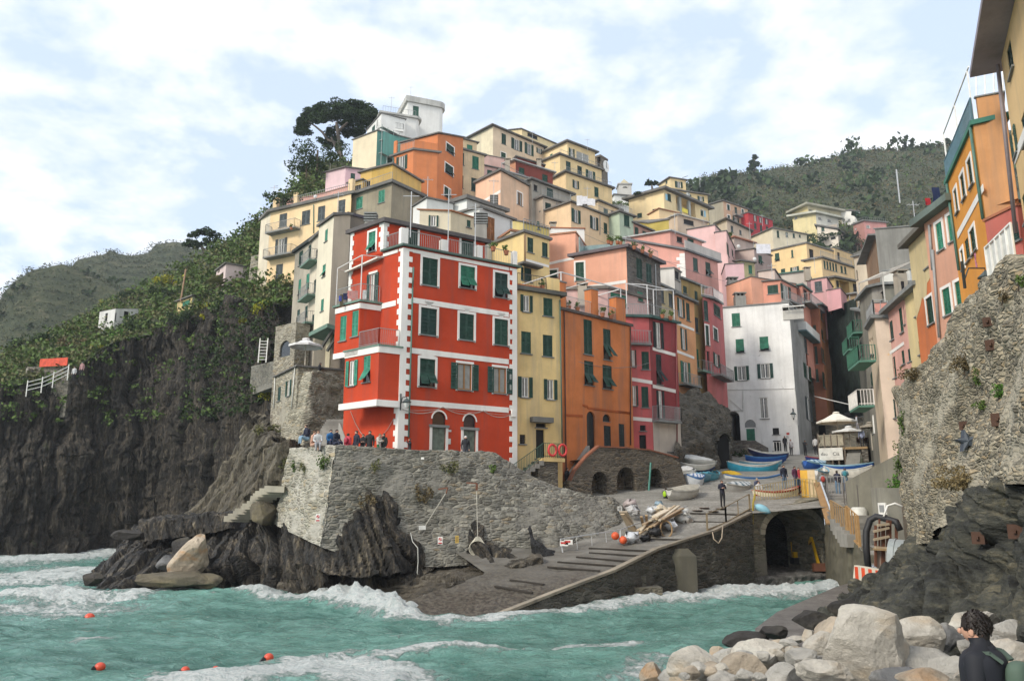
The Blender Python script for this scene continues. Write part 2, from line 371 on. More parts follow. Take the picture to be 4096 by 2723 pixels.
def window(rt,F,rc,kind,near=True):
 s0,s1,z0,z1=rc;b=kind[0];md=kind[1:];w=s1-s0;m=(s0+s1)/2
 sh=next((SHC[c]for c in md if c in SHC),GR);sm=shmat(sh if sh!=GR else random.choice((GR,GR,(.004,.03,.022),(.007,.05,.03),(.01,.045,.035))))
 mb=MB();arch=b in 'aA'
 fr=M_white if 'b'not in md else plain((.32,.16,.05),.6)
 if 'w'in md and not arch:
  tw=.15
  mb.fb(F,s0-tw,s0,0,.035,z0-.1,z1+tw);mb.fb(F,s1,s1+tw,0,.035,z0-.1,z1+tw);mb.fb(F,s0,s1,0,.035,z1,z1+tw)
  if 'r'in md:
   pts=[(s0-tw,z1+tw)]+[(s0-tw+(w+2*tw)*k/8,z1+tw+.13*math.sin(math.pi*k/8))for k in range(1,8)]+[(s1+tw,z1+tw)]
   for k in range(8):
    (a,za),(c,zc)=pts[k],pts[k+1]
    mb.box8([F.w(a,.035,z1+tw-.001),F.w(c,.035,z1+tw-.001),F.w(c,0,z1+tw-.001),F.w(a,0,z1+tw-.001),F.w(a,.035,za),F.w(c,.035,zc),F.w(c,0,zc),F.w(a,0,za)])
  if 'v'in md:mb.box8([F.w(m-.12,.04,z1+tw),F.w(m+.12,.04,z1+tw),F.w(m+.12,0,z1+tw),F.w(m-.12,0,z1+tw),F.w(m-.35,.04,z1+.42),F.w(m+.35,.04,z1+.42),F.w(m+.35,0,z1+.42),F.w(m-.35,0,z1+.42)])
 if b not in 'dA'and not arch:mb.fb(F,s0-.1,s1+.1,-.02,.09,z0-.07,z0,1)
 if b in 'og':
  for a,c in((s0,s0+.06),(s1-.06,s1),(m-.045,m+.045)):mb.fb(F,a,c,-.11,-.06,z0,z1,2)
  mb.fb(F,s0+.06,s1-.06,-.11,-.06,z1-.06,z1,2);mb.fb(F,s0+.06,s1-.06,-.11,-.06,z0,z0+.09,2)
 if b=='k'and 'i'in md:
  for k in range(1,4):mb.fb(F,s0+w*k/4-.015,s0+w*k/4+.015,-.05,-.02,z0,z1,3)
  for k in range(1,4):mb.fb(F,s0,s1,-.05,-.02,z0+(z1-z0)*k/4-.015,z0+(z1-z0)*k/4+.015,3)
 nmn='door'if b in 'dA'else 'window'
 if not mb.v:mb.fb(F,s0-.02,s1+.02,-.01,.02,z0-.03,z0,1)
 W_=mb.build(nmn,[M_trim,M_slab,fr,M_iron],rt)
 if b in 'cp'or(b=='d'and 'D'not in md):
  top=z0
  if b=='p':top=z0+(z1-z0)*.48
  for a,c in((s0,m-.006),(m+.006,s1)):
   leaf(F,W_,a,c,top if b=='p'else z0,z1,-.07,sm,near)
   if b=='p':leaf(F,W_,a,c,z0,top-.01,-.05,sm,near,tilt=.5 if a==s0 else.62)
  if b=='p':q_=MB();q_.poly([F.w(s0,-.12,z0),F.w(s1,-.12,z0),F.w(s1,-.12,z1),F.w(s0,-.12,z1)]);q_.build('pane_or_dark_fill',M_glass,W_)
 elif b in 'og':
  q_=MB();q_.poly([F.w(s0,-.115,z0),F.w(s1,-.115,z0),F.w(s1,-.115,z1),F.w(s0,-.115,z1)])
  if 'x'in md:
   q_.v=[];q_.f=[];q_.m=[]
   q_.poly([F.w(s0,-.112,z0),F.w(s1,-.112,z0),F.w(s1,-.112,z1),F.w(s0,-.112,z1)],1)
  else:
   for a,c in((s0+.06,s0+w*.32),(s1-w*.3,s1-.06)):q_.poly([F.w(a,-.1,z0+.1),F.w(c,-.1,z0+.1),F.w(c,-.1,z1-.06),F.w(a,-.1,z1-.06)],1)
  q_.build('pane_or_dark_fill',[M_glass,M_curt],W_)
  if b=='o':
   k=.5 if 'z'not in md else.36
   leaf(F,W_,s0-w*k,s0-.02,z0,z1,.02,sm,near);leaf(F,W_,s1+.02,s1+w*k,z0,z1,.02,sm,near)
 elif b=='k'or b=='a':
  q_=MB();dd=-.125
  q_.poly([F.w(s0,dd,z0),F.w(s1,dd,z0),F.w(s1,dd,z1),F.w(s0,dd,z1)]);q_.build('pane_or_dark_fill',M_dark if b=='k'else M_glass,W_)  # dark openings get a near-black sheet painting the unlit room behind
 elif b in 'dA':
  q_=MB();wm=plain((.12,.15,.12),.8,var=.3);t=z1
  if b=='A':t=z0+(z1-z0)*.72
  for a,c in((s0,m-.01),(m+.01,s1)):
   q_.fb(F,a,c,-.12,-.08,z0,t);
   for k in range(3):q_.fb(F,a+.08,c-.08,-.08,-.065,z0+.12+k*(t-z0)/3,z0+(k+1)*(t-z0)/3-.05)
  q_.build('door_leaf',wm,W_)
  if b=='A':
   q_=MB();q_.poly([F.w(s0,-.125,t),F.w(s1,-.125,t),F.w(s1,-.125,z1),F.w(s0,-.125,z1)])
   q_.build('transom_pane',M_glass,W_)
   q_=MB();q_.fb(F,s0-.22,s1+.22,-.1,.1,t-.06,t+.1);q_.build('lintel',M_slab,W_)
   q_=MB()
   if 'w'in md:
    q_.fb(F,s0-.17,s0,0,.035,z0,t-.06);q_.fb(F,s1,s1+.17,0,.035,z0,t-.06)
   hs=w/2;r=min(hs,z1-z0)
   for k in range(12):
    t0,t1=math.pi*k/12,math.pi*(k+1)/12;e=.09 if 'w'in md else.05
    g=lambda q0,x:(m+(hs+x)*math.cos(q0),z1-r+(r+x)*math.sin(q0))
    (a,za),(c,zc),(d,zd),(f,zf)=g(t0,0),g(t0,e),g(t1,e),g(t1,0)
    q_.box8([F.w(a,.035,za),F.w(c,.035,zc),F.w(d,.035,zd),F.w(f,.035,zf),F.w(a,0,za),F.w(c,0,zc),F.w(d,0,zd),F.w(f,0,zf)])
   q_.build('door_surround',M_trim if 'w'in md else M_conc,W_)
 return W_
def offs(pts,o):
 n=len(pts);out=[]
 for i in range(n):
  p0,p1,p2=[Vector((pts[k%n][0],pts[k%n][1]))for k in(i-1,i,i+1)]
  d1,d2=(p1-p0).normalized(),(p2-p1).normalized();n1,n2=Vector((d1.y,-d1.x)),Vector((d2.y,-d2.x))
  k=(n1+n2)/max(.35,1+n1.dot(n2));out.append(p1+k*o)
 return out
def slabmesh(mb,pts,z0s,z1s,mi=0):
 n=len(pts);lo=[(p[0],p[1],z)for p,z in zip(pts,z0s)];hi=[(p[0],p[1],z)for p,z in zip(pts,z1s)]
 mb.poly(lo[::-1],mi);mb.poly(hi,mi)
 for i in range(n):j=(i+1)%n;mb.poly([lo[i],lo[j],hi[j],hi[i]],mi)
def railing(parent,pts,h=1.0,mat=None,step=.14,w=.022,name='railing',label=None):
 mb=MB();pts=[Vector(p)for p in pts]
 for a,b in zip(pts,pts[1:]):
  L=(b-a).length;n=max(1,int(L/step))
  mb.bar(a+Vector((0,0,h)),b+Vector((0,0,h)),.05,.035);mb.bar(a+Vector((0,0,.1)),b+Vector((0,0,.1)),w*1.3)
  for k in range(n+1):
   q0=a+(b-a)*(k/n);ww=w*1.8 if k in(0,n)else w
   mb.bar(q0,q0+Vector((0,0,h)),ww)
 return mb.build(name,mat or M_rail,parent,label=label)
def house(name,label,t,Y,corners,h,cols,wins=(),k=None,back=6,roof='slab',oh=.28,th=.2,rmat=None,near=False,cat='house',ext=3,zb=None,bands=(),group=None,holesx=None,bx=0):
 k=k if k is not None else(1 if len(corners)>2 else 0)
 c0=corners[k];p0=P(c0[0],c0[1],c0[2]if len(c0)>2 else Y,t);pts=[]
 for i,c in enumerate(corners):
  if i==k:pts.append(p0);continue
  if c[0]=='w':pts.append(Vector((c[1],c[2],p0.z if len(c)<4 else c[3])));continue
  if len(c)>2:pts.append(P(c[0],c[1],c[2],t))
  else:pts.append(PZ(c[0],c[1],p0.z,t))
 z0=(min(p.z for p in pts)-h)if zb is None else zb;zlow=z0-ext
 e1,e2=(pts[1]-pts[0]).xy,(pts[-1]-pts[1]).xy
 if len(pts)==3 and e1.cross(e2)/(e1.length*e2.length)>.25:D=pts[0]+pts[2]-pts[1];bk=[D]
 else:
  F0=Fr(pts[0],pts[-1]);v=Vector((-F0.n.x*back+F0.d.x*bx,-F0.n.y*back+F0.d.y*bx,0));bk=[pts[-1]+v,pts[0]+v]
 if len(bk)==1:bk[0].z=pts[2].z
 ring=pts+bk
 cx=sum(p.x for p in ring)/len(ring);cy=sum(p.y for p in ring)/len(ring)
 rt=root(name,(cx,cy,z0),label,cat,group)
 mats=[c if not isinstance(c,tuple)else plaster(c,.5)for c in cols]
 mb=MB();FS=[]
 for i in range(len(pts)-1):
  F=Fr(pts[i],pts[i+1]);FS.append(F);hs=[]
  for wv in wins:
   if wv[0]!=i:continue
   tt=wv[6]if len(wv)>6 else t;rc=F.rect(*wv[1:5],tt);kd=wv[5]
   hs.append((*rc,.13,kd[0]in 'aA'))
   window(rt,F,rc,kd,near)
  if holesx:hs+=[(*F.rect(*hh[1:5],hh[5]if len(hh)>5 else t),2.2,False)for hh in holesx if hh[0]==i]
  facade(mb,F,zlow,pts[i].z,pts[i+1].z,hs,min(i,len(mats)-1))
  if holesx:
   for hh in hs:
    if hh[4]>2:mb.poly([F.w(hh[0],-2.2,hh[2]),F.w(hh[1],-2.2,hh[2]),F.w(hh[1],-2.2,hh[3]),F.w(hh[0],-2.2,hh[3])],min(i,len(mats)-1))
 rr=ring[len(pts)-1:]+[ring[0]]
 for a,b in zip(rr,rr[1:]):mb.poly([(a.x,a.y,zlow),(b.x,b.y,zlow),tuple(b),tuple(a)],0)
 mb.poly([tuple(p)for p in ring],0)
 mb.build('wall',mats,rt)
 if roof:
  ob=offs(ring,oh);mb=MB();zs=[p.z for p in ring]
  if roof=='slab':slabmesh(mb,ob,[z+.003 for z in zs],[z+th for z in zs])
  elif roof=='par':
   inn=offs(ring,-.25);o2=offs(ring,oh if oh!=.28 else.06)
   for i in range(len(ring)):
    j=(i+1)%len(ring)
    mb.box8([(*o2[i],zs[i]+.003),(*o2[j],zs[j]+.003),(*inn[j],zs[j]+.003),(*inn[i],zs[i]+.003),(*o2[i],zs[i]+th),(*o2[j],zs[j]+th),(*inn[j],zs[j]+th),(*inn[i],zs[i]+th)])
  elif roof=='tile':
   c=Vector((cx,cy,sum(zs)/len(zs)+.9));n=len(ob)
   for i in range(n):j=(i+1)%n;mb.poly([(*ob[i],zs[i]+.08),(*ob[j],zs[j]+.08),tuple(c)]);mb.poly([(*ob[i],zs[i]+.003),(*ob[j],zs[j]+.003),(*ob[j],zs[j]+.08),(*ob[i],zs[i]+.08)])
   mb.poly([(*p,z+.003)for p,z in zip(ob,zs)][::-1])
  mb.build('roof',rmat or M_slab,rt)
 if bands:
  for bnd in bands:
   mb=MB();F=FS[bnd[0]];a,za=F.sz(bnd[1],bnd[2],t);b,zb_=F.sz(bnd[3],bnd[4],t)
   mb.fb(F,a,b,.002,.03,za-bnd[5]/2,za+bnd[5]/2,0,zb_-bnd[5]/2,zb_+bnd[5]/2);mb.build('band',M_trim,rt)
 HB.append((cx,cy,z0))
 return dict(rt=rt,F=FS,pts=pts,ring=ring,z0=z0)
def balcony(H,f,x0,x1,y,dep=.9,t=None,rail=True,slab=None,h=1.0,step=.2,name='balcony',closed=None,label=None):
 F,rt=H['F'][f],H['rt'];s0,z=F.sz(x0,y,t);s1,_=F.sz(x1,y,t);s0,s1=min(s0,s1),max(s0,s1)
 mb=MB();mb.fb(F,s0,s1,.004,dep,z-.08,z+.08);B=mb.build(name,slab or M_slab,rt,label=label)
 if closed is not None:
  mb=MB();mb.fb(F,s0,s1,dep-.08,dep,z+.08,z+h);mb.fb(F,s0,s0+.06,.02,dep-.08,z+.08,z+h);mb.fb(F,s1-.06,s1,.02,dep-.08,z+.08,z+h);mb.build('parapet',closed,B)
 elif rail:railing(B,[F.w(s0+.03,.05,z+.08),F.w(s0+.03,dep-.05,z+.08),F.w(s1-.03,dep-.05,z+.08),F.w(s1-.03,.05,z+.08)],h,step=step,w=.025)
 return B
def toprail(H,i0,i1,h=1.0,step=.25,off=.0,mat=None,z=.2,w=.03):
 ob=offs(H['ring'],off-.1);pts=[(*ob[i%len(ob)],H['ring'][i%len(ob)].z+z)for i in range(i0,i1+1)]
 return railing(H['rt'],pts,h,mat,step,w)
def pipe(H,f,x,y0,y1,t=None,mat=None,r=.05,n=.08,x2=None,name='downpipe'):
 F=H['F'][f];a,za=F.sz(x,y0,t);b,zb_=F.sz(x if x2 is None else x2,y1,t);mb=MB()
 mb.tube([F.w(a,n,za),F.w(b,n,zb_)],r,6);return mb.build(name,mat or M_gpipe,H['rt'],smooth=True)
RED=plaster((.5,.052,.014),.45);
Bc=P(1230,1250,48,'A');zT=Bc.z;Cc=PZ(2130,1422,zT,'A');Lc=PZ(1060,1302,zT,'A')
dl=(Lc-Bc);Ac=Bc+dl*2.62;Ac.z=zT;Dc=Ac+(Cc-Bc)
zG=7.2
red=root('red_corner_house',((Bc.x+Dc.x)/2,(Bc.y+Dc.y)/2,zG),'tall red house with white quoins, white floor bands and green shutters on the terrace corner','house')
FR=Fr(Bc,Cc);FLf=Fr(Ac,Bc)
rw=[(765,165,893,380,'cwv'),(1075,210,1190,420,'cwv'),(1355,253,1463,460,'cwv'),(757,570,880,792,'pwr'),(1062,608,1172,818,'owbx'),(1350,640,1448,845,'owbx')]
rA=[(1378,1345,1500,1565,'cw'),(1683,1410,1798,1585,'pwl'),(1958,1465,2060,1660,'pw')]
hs=[]
mbw=MB()
for x0,y0,x1,y1,kd in rw:rc=FR.rect(x0,y0,x1,y1,'E');hs.append((*rc,));window(red,FR,rc,kd)
for x0,y0,x1,y1,kd in rA:rc=FR.rect(x0,y0,x1,y1,'A');hs.append((*rc,));window(red,FR,rc,kd)
for x0,y0,x1,y1 in((857,990,965,1300),(1107,1015,1205,1305)):
 rc=FR.rect(x0,y0,x1,y1,'E');rc=(rc[0],rc[1],zG+.02,rc[3]);hs.append((*rc,.13,True));window(red,FR,rc,'Aw')
facade(mbw,FR,zG-2,zT,zT,hs,0)
zb3=FLf.sz(1085,690,'D')[1]
def onl(x,y,t):return PW(x,y,FLf.A,FLf.B,t)
q1=onl(950,752,'D');o1=PZ(805,722,q1.z,'D')
dpr=(Vector((o1.x,o1.y))-Vector((q1.x,q1.y))).dot(FLf.n)
dpr=min(max(dpr,.8),2.0)
dirR=-FR.d
def outp(s):
 k=dpr/abs(dirR.dot(FLf.n));p=FLf.A+FLf.d*s+dirR*k;return p
s_q1=(Vector((q1.x,q1.y))-FLf.A).dot(FLf.d)
ob0=outp(-1.3);ob1=outp(s_q1);FB=Fr(ob0,ob1);FBw=Fr(outp(-1.3),outp(FLf.L))
zt2=q1.z+.12;zb2=FBw.sz(780,1110,'D')[1];zb1=FBw.sz(405,900,'E')[1]
s_l=lambda x,y,t:FBw.sz(x,y,t)[0]
xl2=s_l(580,900,'D');xr2=FB.L;xl1=s_l(655,1300,'D');xr1=FBw.L
mb=MB()
def bay(F,a,b,z0,z1,wins,mat,name):
 hs=[];mb=MB();A_,B_=F.A+F.d*a,F.A+F.d*b;G=Fr(A_,B_)
 part=None
 inn=lambda p:p-dirR*(dpr/abs(dirR.dot(FLf.n)))
 for x0,y0,x1,y1,kd,t in wins:rc=G.rect(x0,y0,x1,y1,t);hs.append(rc);window(red,G,rc,kd)
 facade(mb,G,z0,z1,z1,hs)
 r1,l1=inn(B_),inn(A_)
 Fr_=Fr(B_,r1);facade(mb,Fr_,z0,z1,z1,[])
 Fl_=Fr(l1,A_);facade(mb,Fl_,z0,z1,z1,[])
 mb.poly([(*A_,z1),(*B_,z1),(*r1,z1),(*l1,z1)]);mb.poly([(*A_,z0),(*l1,z0),(*r1,z0),(*B_,z0)])
 mb.build(name,mat,red)
 return G,Fr_,A_,B_,r1,l1
bay2=bay(FBw,xl2,xr2,zb2,zt2,[(620,828,670,1025,'ct','D'),(716,785,766,990,'ct','D')],RED,'bay')
bay1=bay(FBw,xl1,xr1,zb1,zb2,[(692,1185,738,1385,'otx','D'),(808,1145,862,1355,'pt','D')],RED,'bay')
hl=[]
for x0,y0,x1,y1,kd,t in((855,795,942,960,'ck','D'),(860,490,905,700,'ow','D')):
 rc=FLf.rect(x0,y0,x1,y1,t)
 if kd=='ck':rc=(rc[0],rc[1],zb2+.1,rc[3])
 else:rc=(rc[0],rc[1],zt2+.15,rc[3])
 hl.append(rc);window(red,FLf,rc,kd)
facade(mbw,FLf,zG-2,zT,zT,hl)
for a,b in((Cc,Dc),(Dc,Ac)):mbw.poly([(a.x,a.y,zG-2),(b.x,b.y,zG-2),tuple(b),tuple(a)])
mbw.poly([tuple(Ac),tuple(Bc),tuple(Cc),tuple(Dc)])
mbw.build('wall',RED,red)
mb=MB()
def wband(F,s0,s1,z,h=.3,n=.04):mb.fb(F,s0,s1,.002,n,z-h/2,z+h/2)
zB=[FR.sz(x,y,'E')[1]for x,y in((660,95),(660,500),(700,920))]
for z in zB:wband(FR,.62,FR.L-.62,z,.34)
wband(FLf,s_q1,FLf.L-.55,q1.z,.34)
G,Gr,*_=bay2
mb.fb(G,0,G.L,.002,.05,zt2-.42,zt2-.08);mb.fb(Gr,0,Gr.L-.03,.002,.05,zt2-.42,zt2-.08)
mb.fb(G,0,G.L,.002,.05,zb2-.2,zb2+.15)
G1,Gr1,*_=bay1
mb.fb(G1,0,G1.L,.002,.05,zb2-.28,zb2+.12);mb.fb(Gr1,0,Gr1.L-.03,.002,.05,zb2-.28,zb2+.12)
mb.fb(G1,-.25,G1.L+.1,-.2,.16,zb1-.36,zb1+.02);mb.fb(Gr1,0,Gr1.L-.02,-.2,.12,zb1-.36,zb1+.02)
wband(FR,.62,FR.L-.62,zT-.2,.22,.05);wband(FLf,FLf.L-1.9,FLf.L-.5,zT-.2,.22,.05)
def quoin(F,s,dr,z0,z1,w1=.42,w2=.66,st=.34):
 z=z0;k=0
 while z<z1-.05:
  h=min(st,z1-z);w=w2 if k%2 else w1;a,b=(s,s+dr*w)if dr>0 else(s+dr*w,s)
  mb.fb(F,a,b,.003,.05,z,z+h);z+=st;k+=1
quoin(FR,-.05,1,zG,zT-.1);quoin(FR,FR.L+.03,-1,zG,zT-.1,.36,.58);quoin(FLf,FLf.L+.02,-1,zG,zT-.1,.25,.42)
quoin(Fr(G1.A-FLf.d*0-FBw.n*dpr,G1.A),.0,1,zb1,zb2-.3,.15,.28)
mb.fb(FR,.7,FR.L,.003,.05,zG-.05,zG+.16)
mb.build('white_trim',M_trim,red)
mb=MB();ring=[Lc,Bc,Cc]
ob=[FLf.w(FLf.L-1.95,.22,zT),None,None]
co2=offs([Ac,Bc,Cc,Dc],.24)
a0=Vector(FLf.w(FLf.L-1.95,.24,0));a1=Vector(FLf.w(FLf.L-1.95,-.1,0));
slabmesh(mb,[(a0.x,a0.y),co2[1],co2[2],co2[3],(a1.x,a1.y)],[zT+.003]*5,[zT+.13]*5)
mb.build('terrace_slab',plaster((.1,.15,.13),.5),red)
mb=MB();g=bay2;sl_=[g[2],g[3],g[4],g[5]];slabmesh(mb,offs(sl_,.14),[zt2+.003]*4,[zt2+.13]*4);mb.build('balcony_slab',M_green_slab,red);mb=MB()
g=bay1;slabmesh(mb,offs([g[2],g[3],g[4],g[5]],.1),[zb2+.123]*4,[zb2+.22]*4)
mb.build('balcony_slab',M_green_slab,red)
g=bay2;i2=offs([g[2],g[3],g[4],g[5]],0)
rl=railing(red,[(*i2[0],zt2+.13),(*i2[1],zt2+.13),(*(i2[2]+(i2[1]-i2[2])*.1),zt2+.13)],1.05,M_rail,.13,.016,label='thin railing of the upper side balcony')
g=bay1;i3=[g[2],g[3],g[4],g[5]]
pa=Vector(FLf.w(s_q1+.1,dpr,0));p_a=FBw.A+FBw.d*(FB.L+.05);p_b=g[3]
railing(red,[(*p_a,zb2+.22),(*(p_b-FBw.d*.06),zb2+.22),(*(g[4]+(g[3]-g[4])*.1),zb2+.22)],1.0,M_rail,.12,.018,label='grey bowed railing of the lower side balcony')
TR=lambda s,n=-.0:FR.w(s,n,zT+.13)
mb=MB();posts=[0.0,FR.L*.355,FR.L*.69,FR.L-.12]
pw=[FR.sz(x,y,'A')[0]for x,y in((1240,1240),(1560,1300),(1845,1355),(2128,1410))]
for s,wd,hh in zip(pw,(.5,.42,.36,.3),(1.25,1.0,1.1,1.2)):mb=MB();mb.fb(FR,s-wd/2,s+wd/2,-.42,-.06,zT+.133,zT+hh);mb.build('terrace_post',M_trim,red)
for a,b in zip(pw,pw[1:]):railing(red,[FR.w(a+.25,-.15,zT+.13),FR.w(b-.25,-.15,zT+.13)],1.0,M_rail,.13,.02,label=None)
railing(red,[FLf.w(FLf.L-1.85,-.15,zT+.13),FLf.w(FLf.L-.3,-.15,zT+.13)],1.0,M_rail,.13,.02)
pl=PW(810,1155,FLf.A,FLf.B,'A');pr=PW(1070,1012,FLf.A,FLf.B,'A');zP=22.9
sA=0.0;sP=FLf.sz(1075,1040,'A')[0]
Pa=Vector((*FLf.A,zP));Pb=Vector(FLf.w(sP,0,zP));Pc=Pb+Vector((*(FR.d*7.6),0));Pd=Pa+Vector((*(FR.d*7.6),0))
PL,PF=Fr(Pa,Pb),Fr(Pb,Pc);mb=MB()
rc=PL.rect(950,1135,1005,1290,'A');window(red,PL,rc,'pwt');facade(mb,PL,zT-.4,zP-.15,zP-.15,[rc])
hs=[]
for x0,x1 in((1265,1340),(1690,1790)):
 a=PF.sz(x0,1200,'A')[0];b=PF.sz(x1,1200,'A')[0];rc=(a,b,zT+.15,zT+2.25);hs.append(rc);window(red,PF,rc,'dw')
facade(mb,PF,zT-.2,zP-.15,zP-.15,hs)
for a,b in((Pc,Pd),(Pd,Pa)):mb.poly([(a.x,a.y,zT),(b.x,b.y,zT),(b.x,b.y,zP-.15),(a.x,a.y,zP-.15)])
mb.build('penthouse_wall',RED,red)
mb=MB();o4=offs([Pa,Pb,Pc,Pd],.25);o4[1]=o4[1]-FLf.d*-.1
slabmesh(mb,o4,[zP-.15+.003]*4,[zP+.12]*4);mb.build('roof',plaster((.11,.1,.1),.6),red)
mb=MB()
for i,fF in((0,PL),):
 z=zT+.1;k=0
 while z<zP-.3:
  w=.42 if k%2 else.26;mb.fb(PL,PL.L-w,PL.L+.03,.003,.05,z,z+.33);mb.fb(PL,-.03,w*.8,.003,.05,z,z+.33);mb.fb(PF,-.02,w*.8,.003,.05,z,z+.33);z+=.34;k+=1
z=zt2+.2;k=0
while z<zT:w=.42 if k%2 else.26;mb.fb(FLf,-.03,w*.8,.003,.05,z,z+.33);z+=.34;k+=1
mb.build('penthouse_quoins',M_trim,red)
mb=MB();s0=FLf.sz(735,500,'D')[0];za=FLf.sz(960,390,'D')[1]
A1,A2=Vector(FLf.w(FLf.L-2.9,.05,za)),Vector(FLf.w(FLf.L-2.1+.3,.05,za+.1))
e0,e1=Vector((*g[2],0)),None
h0=zt2+.13
bl=Vector((*i2[0],h0));bm=Vector((*i2[1],h0));
mb.bar(bl,bl+Vector((0,0,2.5)),.05);mb.bar(bm,bm+Vector((0,0,2.9)),.06)
w1=Vector(FLf.w(-.2,.05,h0+2.7));w2=Vector(FLf.w(s_q1+.1,.05,h0+3.0))
tl,tm=bl+Vector((0,0,2.5)),bm+Vector((0,0,2.9))
mb.bar(tl,tm,.05);mb.bar(tl,w1,.04);mb.bar(tm,w2,.04);mb.bar(w1,w2,.16,.12)
mb.build('awning_frame',plain((.6,.6,.58),.5),red)
mb=MB();mb.box8([tuple(w1+Vector((0,0,-.05))),tuple(w2+Vector((0,0,-.05))),tuple(w2+(tm-w2)*.28+Vector((0,0,-.1))),tuple(w1+(tl-w1)*.28+Vector((0,0,-.1))),tuple(w1),tuple(w2),tuple(w2+(tm-w2)*.28),tuple(w1+(tl-w1)*.28)]);mb.build('awning',plain((.7,.68,.62),.8),red)
HR=dict(F=[FR,FLf],rt=red)
pipe(HR,0,705,-160,0,'E',x2=697);pipe(HR,0,697,0,1200,'E',x2=665)
def cable(parent,pts,sag,r=.012,mat=None,name='cable',**kw):
 mb=MB();out=[]
 for a,b in zip(pts,pts[1:]):
  a,b=Vector(a),Vector(b)
  for k in range(9 if b is not pts[-1]else 9):t=k/8;out.append(a+(b-a)*t-Vector((0,0,sag*4*t*(1-t))))
 mb.tube(out,r,4);return mb.build(name,mat or plain((.35,.33,.3),.8),parent,**kw)
cp=[FR.w(*[(FR.sz(x,y,'E'))[i]for i in(0,)],.12,FR.sz(x,y,'E')[1])for x,y in((610,970),(935,955),(1260,985),(1500,1005))]
cable(red,cp,.35,.02);cable(red,[Vector(c)+Vector((0,0,-.05))for c in cp],.12,.012)
lb=[FLf.w(*[FLf.sz(x,y,'E')[0]],.06,FLf.sz(x,y,'E')[1])for x,y in((210,990),(560,1040))];cable(red,lb,1.6,.02)
mb=MB();a,z=FR.sz(1500,1010,'E');mb.fb(FR,a-.16,a+.16,.055,.2,z-.2,z+.25);mb.build('cable_box',M_white,red)
mb=MB();a,z=FR.sz(995,1145,'E');mb.fb(FR,a-.12,a+.12,.002,.03,z-.06,z+.06);a,z=FR.sz(993,1230,'E');mb.fb(FR,a-.09,a+.09,.002,.05,z-.17,z+.17);mb.build('letter_box',plain((.5,.52,.5),.5),red)
def lantern(parent,p,out,s=1.0,label=None,tl=None):
 p,out=Vector(p),Vector((*out,0));mb=MB();e=p+out*.75*s
 mb.tube([p-Vector((0,0,.3*s)),p+out*.2*s+Vector((0,0,.12*s)),e+Vector((0,0,.1*s)),e],.025*s,6)
 mb.bar(p-Vector((0,0,.55*s)),p+Vector((0,0,.35*s)),.07*s)
 L=mb.build('wall_lamp',plain((.02,.025,.025),.5),None,**tl)if tl else mb.build('wall_lamp',plain((.02,.025,.025),.5),parent)
 mb=MB();rg=lambda r,z:[e+Vector((r*s*math.cos(t),r*s*math.sin(t),z*s))for t in[2*math.pi*k/8 for k in range(8)]]
 mb.rings([rg(.03,.02),rg(.1,-.06),rg(.26,-.2),rg(.24,-.23)]);mb.build('lamp_cap',plain((.05,.07,.07),.5),L)
 mb=MB();mb.rings([rg(.15,-.23),rg(.17,-.3),rg(.09,-.5),rg(.03,-.52)]);mb.build('lamp_glass',plain((.6,.62,.6),.3),L);return L
a,z=FR.sz(603,900,'E');LOC['x']=(0,0,0)
lantern(None,FR.w(a,.06,z),FR.n,1.1,tl=dict(label='wall lantern on bracket at the corner of the red house',cat='lamp'))
mb=MB();p0=Vector(FLf.w(.1,.02,zG));mb.box8([FLf.w(-.4,.05,zG-1),FLf.w(2.2,.05,zG-1),FLf.w(2.2,-.1,zG-1),FLf.w(-.4,-.1,zG-1),FLf.w(-.4,.05,zb1-.9),FLf.w(-.3,.05,zb1-.9),FLf.w(-.3,-.1,zb1-.9),FLf.w(-.4,-.1,zb1-.9)])
mb.build('buttress',M_conc,red)
YEL=(.76,.58,.25);ORG=(.6,.2,.065);PNK=(.6,.14,.14);ROSE=(.3,.055,.06)
hy=house('yellow_house','narrow pale yellow house between the red house and the orange house, with a roof terrace','F',53.2,[(226,318),(582,372)],13.5,[plaster(YEL,.6)],[(0,287,362,335,495,'o'),(0,447,385,520,530,'c'),(0,270,652,348,828,'c'),(0,443,680,520,852,'c'),(0,272,1015,330,1178,'o'),(0,477,1035,530,1195,'o'),(0,258,1475,303,1550,'ki'),(0,488,435,555,668,'kd','G'),(0,487,385,567,418,'k','G'),(0,575,745,615,870,'c','G')],back=7,near=True,oh=.35,th=.28,rmat=plaster((.13,.13,.115),.8))
F=hy['F'][0];mb=MB();s0,z=F.sz(338,1365,'F');s1,_=F.sz(500,1365,'F');mb.fb(F,s0,s1,.01,.5,z-.1,z+.25);mb.build('door_canopy',plaster((.17,.17,.16),.8),hy['rt'])
zt=hy['pts'][0].z+.28
railing(hy['rt'],[F.w(.15,-.0,zt),F.w(F.L-1.2,0,zt)],.95,M_iron,.12,.02);mb=MB()
mb.fb(F,F.L-1.1,F.L-.1,-.12,.1,zt+.002,zt+.95);mb.build('parapet',plaster(YEL,.5),hy['rt'])
pipe(hy,0,572,400,1568,'F',x2=590,n=.12)
mb=MB();mb.fb(F,F.L*.42,F.L*.98,-2.6,-2.4,zt+.002,zt+1.0);mb.build('terrace_wall',plaster(ORG,.4),hy['rt'])
